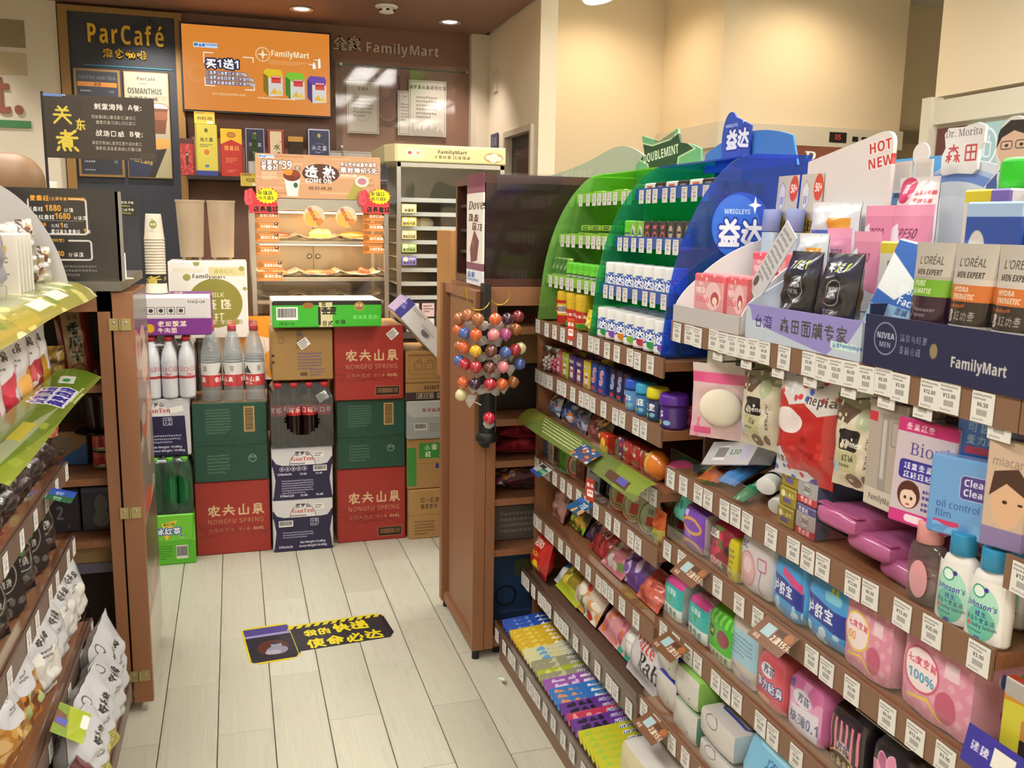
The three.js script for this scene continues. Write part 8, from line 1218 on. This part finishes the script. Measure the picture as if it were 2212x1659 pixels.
{
const po=art(120,500,'#8a7468',(p)=>{p.R(0,0,120,60,'#3a3632').S(30,['#c85a3a','#d8b08a','#5a3a2c','#b8a898'],8,26,0,60,120,300).P([[0,300],[120,280],[120,400],[0,420]],'#2a4a3a').S(16,['#c8502c','#a83a2c'],10,22,0,380,120,480).R(0,420,120,80,'#b8b0a0');});
const t=thing('hinged_gate','brown hinged gate panel along the aisle with a food poster on its outer side','gate',[0,0,0]);
part(t,'front_stile',b2(-0.312,-0.262,0.03,1.2,-2.64,-2.612),M.wood);part(t,'panel',b2(-0.302,-0.272,0.04,1.19,-3.12,-2.64),M.wood);
part(t,'poster',cardGeo(rectPts(0.47,1.14),0.001,po),mat(po,'gloss'),[-0.2715,0.045,-2.88],[0,Math.PI/2,0],'glossy food poster');
for(const y of[1.116,0.595,0.112]){const h=part(t,'hinge',b2(-0.322,-0.298,y-0.016,y+0.016,-2.6125,-2.6095),M.brass);part(h,'leaf',b2(-0.293,-0.268,y-0.016,y+0.016,-2.6125,-2.6095),M.brass);part(h,'pin',rod([-0.2955,y-0.014,-2.609],[-0.2955,y+0.014,-2.609],0.004,8),M.brass);for(const x of[-0.31,-0.28])part(h,'screw',new THREE.SphereGeometry(0.0035,8,6).scale(1,1,0.5),M.steel,[x,y+0.004,-2.609]);}
}
// goods inside the cabinet
{
const sd=art(80,190,'#7d2a22',(p)=>p.RR(16,14,48,160,4,'#b8a07a').R(60,20,8,150,'#a03a2c').T('洽洽',26,20,14,'#8a4a34').T('香',24,40,34,'#2a3a2c',{w:0.12}).T('瓜',24,76,34,'#2a3a2c',{w:0.12}).T('子',24,112,34,'#2a3a2c',{w:0.12}).E(40,168,18,16,null,'#c8503a',4));
const s=solo('sunflower_seed_bag','red and beige sunflower seed bag leaning in the counter cabinet','snack bag',pouchGeo(0.09,0.2,0.035,sd,'#6a221c'),mat(sd,'film'),[-0.428,0.947,-2.8]);s.rotation.set(-0.08,0.15,0.1);
const yb=art(50,60,'#a8843a',(p)=>p.S(10,['#c8a85a','#6a4a24'],4,10));solo('snack_bag','small yellow snack bag beside the sunflower seed bag','snack bag',pouchGeo(0.07,0.1,0.03,yb,'#8a6a2c'),mat(yb,'film'),[-0.49,0.946,-2.74]);
const bowl=(y,lb)=>{const o=thing('noodle_bowl',lb,'noodle bowl',[-0.375,y,-2.8],0,'dark noodle bowls');part(o,'bowl',lathe([[0,0],[0.04,0],[0.042,0.004],[0.052,0.1],[0.056,0.102],[0.055,0.106],[0,0.107]],24),phy(0x2c1a1c,{roughness:0.2}));part(o,'lid',lathe([[0.057,0.106],[0.057,0.109],[0,0.11]],24),std(0x5a4a3e,{roughness:0.35}));};
bowl(0.795,'dark noodle bowl with brown lid, upper of the stack in the cabinet');
const rc=art(120,50,'#a83030',(p)=>p.S(12,['#c8504a','#d8d0c0'],3,8).R(0,44,120,6,'#6a8a4a').RR(70,10,24,20,2,'#d8ccb8'));
[0.687,0.737].forEach((y,i)=>{const o=thing('red_can',`short red food can, ${i?'upper':'lower'} one of two in the cabinet`,'can',[-0.372,y,-2.79],0,'red cans in the cabinet');part(o,'can',lathe([[0,0],[0.034,0],[0.035,0.002],[0.035,0.046],[0.034,0.0485],[0,0.0485]],22),M.steelDark);part(o,'label',uvTo(lathe([[0.0354,0.003],[0.0354,0.045]],22),rc),mat(rc,'gloss'));});
solo('dark_dish','wide dark dish lid lying on the red cans in the cabinet','dish',lathe([[0,0],[0.05,0.001],[0.066,0.006],[0.064,0.009],[0,0.006]],26),phy(0x2a1e1c,{roughness:0.2}),[-0.385,0.786,-2.79]);
const bx1=art(90,60,'#3a3c4c',(p)=>p.E(46,24,16,14,'#6a6a70').E(46,44,20,12,'#6a6a70').R(0,0,90,6,'#4a5470')),bx2=art(60,60,'#33303a',(p)=>p.T('2',18,20,26,'#7a7880'));
solo('dark_carton','dark blue grey carton with a grey figure print in the cabinet','carton',cartonGeo(0.1,0.13,0.2,{f:bx1,all:'#33343f'}),mat(bx1),[-0.39,0.506,-2.85]);solo('dark_carton','dark carton left of the figure print carton in the cabinet','carton',cartonGeo(0.09,0.13,0.2,{f:bx2,all:'#2c2a32'}),mat(bx2),[-0.49,0.506,-2.85]);
solo('brown_carton','brown carton with blue corner on the middle cabinet shelf','carton',cartonGeo(0.1,0.1,0.16,{f:art(60,60,'#8a6a44',(p)=>p.P([[0,60],[60,20],[60,60]],'#2f5a9a').L(6,10,30,4,8,'#5a6a8a')),all:'#7d5f3c'}),mat({s:5}),[-0.475,0.686,-2.9]);
solo('cardboard_flat','folded brown cardboard under the lowest cabinet shelf','carton',cartonGeo(0.3,0.05,0.3,{all:'#8a6e48'}),mat({s:5},'matte'),[-0.49,0.434,-2.83]);solo('metal_tray','shiny purple edged tray under the folded cardboard in the cabinet','tray',cartonGeo(0.3,0.03,0.3,{all:'#6a6478'}),mat({s:5},'gloss'),[-0.49,0.403,-2.83]);
const sup=thing('cabinet_crate','dark crate carrying the trays at the bottom of the cabinet','crate',[-0.55,0.091,-2.9]);part(sup,'body',bx(0.36,0.311,0.2),M.dark);
}
// ---- things on the counter ----
{
const bd=art(300,260,'#2b2826',(p)=>{
p.RR(64,30,150,98,8,null,'#c9c5c0',5).R(66,22,104,16,'#2b2826').T('钥匙扣',68,20,17,'#d8982c',{w:0.14}).T('(全国限量150000个)',120,24,11,'#d8982c',{sx:0.95});
p.T('集享卡',60,52,14,'#d8d4ce',{w:0.12}).T('1880',106,44,24,'#e09c2c',{sx:0.8}).T('分或',154,54,13,'#d8d4ce').T('积集享卡',74,74,14,'#d8d4ce',{w:0.12}).T('1680',130,66,24,'#e09c2c',{sx:0.8}).T('分换购',178,76,12,'#d8d4ce').R(70,90,134,1.5,'#8a8680').T('16',92,94,14,'#e09c2c').T('元集',118,98,12,'#d8d4ce').T('1',142,92,20,'#e09c2c').T('点',152,98,12,'#d8d4ce').T('绝地求生钥匙扣',118,114,13,'#d8d4ce',{w:0.12,sx:0.85}).T('1',202,108,20,'#e09c2c').T('条',210,114,12,'#d8d4ce');
p.RR(66,146,156,54,8,null,'#c9c5c0',5).R(100,138,62,14,'#2b2826').T('5000个)',112,140,11,'#d8982c').T('880',120,172,22,'#e09c2c',{sx:0.8}).T('分换购',158,178,14,'#d8d4ce');p.L(110,214,120,3,12,'#6a6660',1);
});
const t=thing('counter_sign','dark keyring offer board with orange numbers in a clear holder on the counter','sign',[-0.42,1.2305,-2.63]);
part(t,'board',cardGeo(rectPts(0.27,0.237),0.004,bd),mat(bd,'gloss'));part(t,'foot',b2(-0.138,0.14,0,0.006,-0.06,0.03),M.clear);part(t,'edge_profile',b2(0.128,0.142,0.0,0.232,-0.008,0.004),std(0x8e8b86,{roughness:0.35,metalness:0.4}));
const od=art(360,210,'#332a24',(p)=>{
p.R(0,0,70,9,'#5a78b8').T('全家 FamilyMart',3,0,9,'#d8e0ec').P([[0,0],[130,10],[100,210],[0,210]],'#2a221e').R(0,0,62,9,'#5a78b8');
p.T('关',24,34,66,'#c8b43c',{w:0.11}).T('东',92,74,44,'#c8b43c',{w:0.11}).T('煮',28,110,80,'#c8b43c',{w:0.11}).T('刺激海陆',160,22,24,'#cfcac4',{w:0.12}).T('A餐：',272,22,24,'#cfcac4',{w:0.12}).T('北极翅（新）、花枝丸串、花菇串',150,62,13,'#a8a298',{sx:0.92}).T('原味鱼丸串（新）、鱼豆腐串',164,80,13,'#a8a298',{sx:0.92}).T('战场口感',160,110,24,'#cfcac4',{w:0.12}).T('B餐：',272,110,24,'#cfcac4',{w:0.12}).T('弹牙鱼蛋（新）、潮汕风味牛筋肉丸串、',148,148,13,'#a8a298',{sx:0.84}).T('脆骨肠、健康昆布（新）、鱼籽福袋',158,166,13,'#a8a298',{sx:0.88});for(let i=0;i<4;i++)p.P([[308+i*12,184],[316+i*12,192],[308+i*12,200]],null,'#4a4038',4,false);p.L(270,202,66,1,7,'#8a857c',1);
});
const o=thing('oden_menu_sign','black hot pot set menu sign with gold brush characters on a pole','sign',[-0.36,1.565,-3.0]);part(o,'board',cardGeo(rectPts(0.298,0.18),0.004,od),mat(od,'gloss'));part(o,'pole',rod([-0.152,-0.335,0],[-0.152,0.185,0],0.004,8),M.black);part(o,'base',bx(0.08,0.008,0.08,-0.152,-0.335,0),M.black);
// clear acrylic guard with small sign
const sg=art(60,60,'#2e2c24',(p)=>p.T('海陆 A餐',4,8,11,'#d8d8c8').L(6,22,44,1,8,'#a8b04a',1).T('口感 B餐',4,32,11,'#d8d8c8').L(6,46,44,1,8,'#a8b04a',1));
const g=thing('sneeze_guard','clear bent acrylic guard with a small menu card on the counter','guard',[-0.285,1.2305,-2.92]);part(g,'upright',sheetGeo(0.05,[[0.22,0.02],[0.17,0.03],[0.1,0.0],[0,0.0]],sg),M.clearDull);part(g,'menu_card',cardGeo(rectPts(0.05,0.05),0.002,sg),mat(sg),[0,0.17,0.034]);
solo('bent_steel_stand','small bent white stand at the edge of the counter','stand',merge([b2(-0.02,0.02,0,0.07,-0.002,0.002),b2(-0.02,0.02,0,0.003,-0.03,0.03)]),M.white,[-0.3,1.2305,-2.72],0.8);
}
// ---- left gondola ----
const XL=-0.80;
const gL=gondola('snack_shelf_unit','brown snack shelf unit along the left edge',-2.5,-1.0,XL,1,[
{x:-0.43,y:1.225,tags:0,mat:M.shelfDark},{x:-0.43,y:0.945,tags:0,mat:M.shelfDark},{x:-0.425,y:0.775,fence:0.04,pitch:0.13,railMat:M.railDim},{x:-0.42,y:0.575,fence:0.04,pitch:0.13,railMat:M.railDim},{x:-0.39,y:0.345,fence:0.04,pitch:0.14,railMat:M.railDim},{x:-0.305,y:0.15,fence:0.05,tags:0,railMat:M.railDim},
],{base:-0.35,top:1.22,baseH:0.1});
const face=Math.PI/2;
function lsolo(name,label,cat,geo,m,x,y,z,o={}){const s=solo(name,label,cat,geo,m,[x,y,z],face+(o.turn??0),o.group);if(o.tilt)s.rotateX(o.tilt);if(o.roll)s.rotateZ(o.roll);return s;}
const twoSide=new THREE.MeshPhysicalMaterial({map:SHEET[5].tex,roughness:0.25,clearcoat:0.4,side:THREE.DoubleSide});
{
// banners
const b1=art(300,60,'#7d8a4a',(p)=>{p.R(0,0,300,30,'#868e62').R(0,30,300,30,'#948e3e').S(30,['#c8c06a','#7a8a34','#d8d0a0'],4,14).R(120,34,40,14,'#e4e0d0').R(180,30,40,16,'#e4e0d0').R(60,40,50,16,'#a89838');});
const n1=thing('shelf_banner','pale green printed banner draped over the top snack shelf edge','shelf banner',[-0.43,1.232,-2.02],face);part(n1,'sheet',sheetGeo(1.06,[[0.006,-0.02],[0.004,0.02],[-0.002,0.05],[-0.016,0.075],[-0.035,0.09]],b1,0.002),twoSide);
const b2_=art(420,90,'#6a8020',(p)=>{p.R(0,0,420,90,'#6c8426').P([[0,60],[200,90],[0,90]],'#8a9a2e').P([[0,30],[120,44],[240,70],[0,60]],'#a4ac84');p.T('全家 指品',232,12,30,'#4038a0',{w:0.15,out:'#f0eef8',ow:10,sx:0.6}).T('享超值优',232,44,30,'#4038a0',{w:0.15,out:'#f0eef8',ow:10,sx:0.68}).L(262,76,80,2,7,'#dfe8b8').P([[330,30],[370,22],[376,50],[336,58]],'#e4e8dc').E(350,40,9,7,'#3a9a4a').S(8,['#98a83a'],3,8,0,70,200,90).R(100,40,60,20,'#c8b83a');});
const n2=thing('shelf_banner','bright green banner with white and violet characters on the second snack shelf','shelf banner',[-0.43,0.975,-2.05],face);part(n2,'sheet',sheetGeo(1.06,[[0.03,-0.015],[0.03,0.02],[0.024,0.05],[0.008,0.085]],b2_,0.002),twoSide);
const bt=art(100,50,'#3a62b8',(p)=>p.R(0,0,46,50,'#2f6a4a').R(84,0,16,50,'#2f52c8').T('2件',8,12,18,'#a8d0b8').T('7折',50,12,18,'#c8d8f4'));const m=lsolo('shelf_talker','blue and green folded shelf card jutting from the dark snack shelf rail','shelf card',quadGeo(0.09,0.055,bt),twoSide,-0.392,0.772,-2.2);m.rotateX(-1.3);
const gt=art(90,60,'#7a9a34',(p)=>p.P([[30,0],[70,0],[60,20],[24,24]],'#6a4a34').R(30,4,18,20,'#4a54c0').P([[0,30],[90,20],[90,60],[0,60]],'#a8b82a').RR(40,46,40,14,5,'#f0f0e8'));const m2=lsolo('shelf_talker','green folded shelf card at the bottom left corner of the frame','shelf card',quadGeo(0.12,0.07,gt),twoSide,-0.355,0.36,-1.93);m2.rotateX(-1.0);
}
{
// top shelf: curved white board, boxes, foil bags
const cs=new THREE.Shape();cs.moveTo(-0.395,0);cs.lineTo(-0.4,0.03);cs.quadraticCurveTo(-0.44,0.2,-0.55,0.25);cs.quadraticCurveTo(-0.62,0.29,-0.78,0.3);cs.lineTo(-0.78,0);cs.closePath();
solo('curved_end_panel','frosted white curved end panel rising behind the white boxes on the top snack shelf','end panel',new THREE.ExtrudeGeometry(cs,{depth:0.004,bevelEnabled:false,curveSegments:16}),phy(0xd2d0d0,{transmission:0.35,thickness:0,roughness:0.3}),[0,1.2265,-2.5]);
const sp=art(40,150,'#d6d3ca',(p)=>p.R(0,0,40,8,'#b85a6a').T('山',12,34,16,'#6a6660').T('楂',10,52,20,'#3a3836').T('条',10,74,20,'#3a3836').S(40,['#a86a3a','#c88a5a','#8a3a2a'],2,6,0,110,40,150)),fc=art(80,150,'#d6d3ca',(p)=>p.R(4,26,60,14,'#c8a83a').L(10,52,60,3,9,'#8a8680').L(10,90,60,2,9,'#8a8680').RR(20,120,40,24,1,null,'#8a8680',1));
for(let i=0;i<5;i++)lsolo('white_snack_box',`slim white snack box on the top snack shelf, ${ORD[i]} from the near end`,'snack box',cartonGeo(0.1,0.132,0.022,{f:fc,r:sp,l:sp,all:'#d6d3ca'}),mat(sp,'card'),-0.47,1.2265,-2.08-i*0.034+0.0,{turn:-Math.PI/2+0.25,group:'slim white snack boxes'});
const gb=art(80,150,'#9a9aa4',(p)=>p.T('轻',14,60,20,'#4a4a54').T('脆',14,84,20,'#4a4a54').S(10,['#b8b8c0','#84848e'],8,20).BAR(20,120,30,20));lsolo('grey_snack_bag','silver grey snack bag at the left frame edge on the top snack shelf','snack bag',pouchGeo(0.14,0.2,0.06,gb,'#94949e',{wr:0.004}),mat(gb,'film'),-0.45,1.2265,-1.93);
const ob=art(60,80,'#c85a2c',(p)=>p.S(8,['#e07a4a','#a8421c'],4,12));lsolo('orange_snack_bag','orange edged snack bag between the grey bag and the white boxes','snack bag',pouchGeo(0.09,0.12,0.05,ob,'#b84e24'),mat(ob,'film'),-0.49,1.2265,-2.0);
const fb=art(90,90,'#a8a49c',(p)=>p.S(26,['#c8c4bc','#5a4a3c','#a88a5a','#6a4034','#dcd8d0'],4,14));[['upper',0.06,-2.40,0.3],['lower',0.0,-2.43,-0.3]].forEach(([n,dy,z,r])=>lsolo('foil_nut_bag',`shiny patterned nut bag beside the white boxes, ${n} one`,'nut bag',pouchGeo(0.1,0.1,0.04,fb,'#9a968e',{wr:0.004}),mat(fb,'film'),-0.46-dy*0.3,1.2265+dy,z,{turn:-0.6,roll:r*0.3,group:'shiny nut bags'}));
}
{
// second shelf: dried fruit bags
const fr=(c,cols,round)=>art(110,170,'#c9c3c0',(p)=>{p.S(round?12:22,cols,round?16:9,round?26:20,6,84,104,160).E(52,48,38,38,'#d2ccca').T('呀米将',24,32,20,'#2a2826',{w:0.13,rot:-0.08}).L(34,58,40,2,8,'#6a6662').E(50,18,5,5,'#4a4644');});
const A=[[fr(0,['#b82a3c','#d0485a','#a01c30'],1),'#c0bab8','strawberry',-2.1],[fr(0,['#b82a3c','#c83a4c'],1),'#c0bab8','strawberry, second',-1.96],[fr(0,['#d8943a','#c87a2a','#e0a858'],1),'#c4bcb0','orange apricot',-2.24],[fr(0,['#a83040','#8a1c2c','#c05058'],0),'#c0b8b6','dark red berry',-2.36],[fr(0,['#c89a3a','#a87a24'],0),'#b8a888','golden',-2.45],[fr(0,['#4a7a3a','#6a9a4a'],1),'#c0c0b4','green pepper',-1.82]];
A.forEach(([a,c,n,z],i)=>lsolo('dried_fruit_bag',`white dried fruit bag with ${n} picture on the second snack shelf`,'snack bag',pouchGeo(0.16,0.2,0.05,a,c,{wr:0.003}),mat(a,'film'),-0.49,0.947,z,{turn:-0.45,tilt:-0.05,group:'dried fruit bags'}));
// dark packs
const dk=art(90,120,'#2a2224',(p)=>p.S(16,['#4a3c3c','#1c1618','#8a7c7a'],4,18)),dk2=art(90,130,'#241f20',(p)=>p.E(46,52,30,30,null,'#8a8a80',3).E(46,44,10,10,'#4a6a3a').T('话梅',28,56,17,'#a8a49a').L(26,92,44,1,10,'#8a8a80').S(6,['#5a5552'],4,12,0,100));
for(let i=0;i<5;i++)lsolo('dark_snack_pack',`dark shiny snack pack on the third snack shelf, ${ORD[i]} along`,'snack pack',pouchGeo(0.13,0.138,0.06,dk,'#241c1e',{wr:0.005}),mat(dk,'film'),-0.465,0.778,-2.4+i*0.135,{turn:-0.2,tilt:-0.25,group:'dark shiny snack packs'});
for(let i=0;i<5;i++)lsolo('dark_emblem_pack',`black ring emblem snack pack on the fourth snack shelf, ${ORD[i]} along`,'snack pack',i%2?cartonGeo(0.1,0.145,0.035,{f:dk2,r:'#8a867e',all:'#241f20'}):pouchGeo(0.11,0.15,0.05,dk2,'#8f8b84',{wr:0.003}),mat(dk2,'film'),-0.475,0.578,-2.36+i*0.125,{turn:-0.5,tilt:-0.12,group:'black ring emblem packs'});
const shr=lsolo('dried_shrimp_pack','clear pack with a pink dried piece hanging above the dark packs','snack pack',pouchGeo(0.03,0.07,0.02,art(30,60,'#b85a4a',(p)=>p.S(10,['#d88a7a','#8a3a2c'],3,8)),'#a84e40'),mat({s:5},'film'),-0.44,0.86,-2.42,{turn:-0.5});
// white bags, lower shelves
const wn=(cols,kind)=>art(130,160,'#bfc0c2',(p)=>{if(kind==='nut'){p.R(0,70,130,90,'#a8702c').S(60,cols,5,12,4,72,126,158);p.E(50,46,46,48,'#c6c6ca');}else if(kind==='marsh'){p.S(40,cols,9,16,6,66,124,156);}else if(kind==='stick'){for(let i=0;i<60;i++)p.P([[rr(0,130),rr(86,160)],[rr(0,130),rr(86,160)]],null,cols[i%cols.length],4,false);p.R(0,0,130,86,'#c6c6ca');}p.T('呀米将',36,34,16,'#2a2826',{w:0.13,rot:-0.1}).L(44,58,34,2,8,'#6a6662').E(30,16,9,8,null,'#4a4644',2);});
const plain=wn([],'none'),marsh=wn(['#d2cfc8','#c4c0b8','#dcdad4'],'marsh'),nut=wn(['#b87a2c','#8a4a1c','#c8924a','#6a3a1c','#a8b87a'],'nut'),nut2=wn(['#b8904a','#8a5a2c','#d0ac70'],'nut'),stk=wn(['#b0a83a','#c8c05a','#98902c'],'stick'),dkn=art(130,160,'#4a2020',(p)=>p.S(40,['#5a3038','#2a1418','#7a4a50'],8,20));
const Y5=0.348,Y6=0.153;
[[marsh,-2.43,0.19,'far white bag of pale crisps with a folded top'],[marsh,-2.31,0.195,'tall white bag of pale crisps'],[plain,-2.19,0.185,'plain white snack bag'],[marsh,-2.07,0.19,'white bag of round marshmallow like snacks'],[nut,-1.95,0.19,'white and brown bag of mixed nuts'],[nut2,-1.83,0.18,'white bag of yellow nuts at the frame edge']].forEach(([a,z,h,n],i)=>lsolo('white_snack_bag',`${n} on the fifth snack shelf`,'snack bag',pouchGeo(0.15,h,0.08,a,'#b8b9bc',{wr:0.004}),mat(a,'film'),-0.44,Y5,z,{turn:-0.3+(i%3)*0.12,tilt:i>3?-0.3:-0.08,group:'white snack bags'}));
[[plain,-2.38,0.24,'far plain white crinkled bag',0.5],[plain,-2.24,0.2,'plain white bag with folded corner',-0.25],[stk,-2.1,0.22,'white bag of yellow snack sticks',0.15],[stk,-1.97,0.2,'white bag of yellow snack sticks, nearer one',-0.1],[dkn,-1.84,0.15,'dark red bag of dried plums',0],[nut2,-1.7,0.17,'brown bag of nuts lying low',-0.1]].forEach(([a,z,h,n,r],i)=>lsolo('white_snack_bag',`${n} in the bottom snack tray`,'snack bag',pouchGeo(0.18,h,0.095,a,'#bcbdc0',{wr:0.006,seal:0.035}),mat(a,'film'),-0.35,Y6,z,{turn:-0.12,roll:r*0.45,group:'snack bags in the bottom tray'}));
}
scene.traverse((o)=>{if(o.isMesh){o.castShadow=true;o.receiveShadow=true;}});
renderer.render(scene,camera);
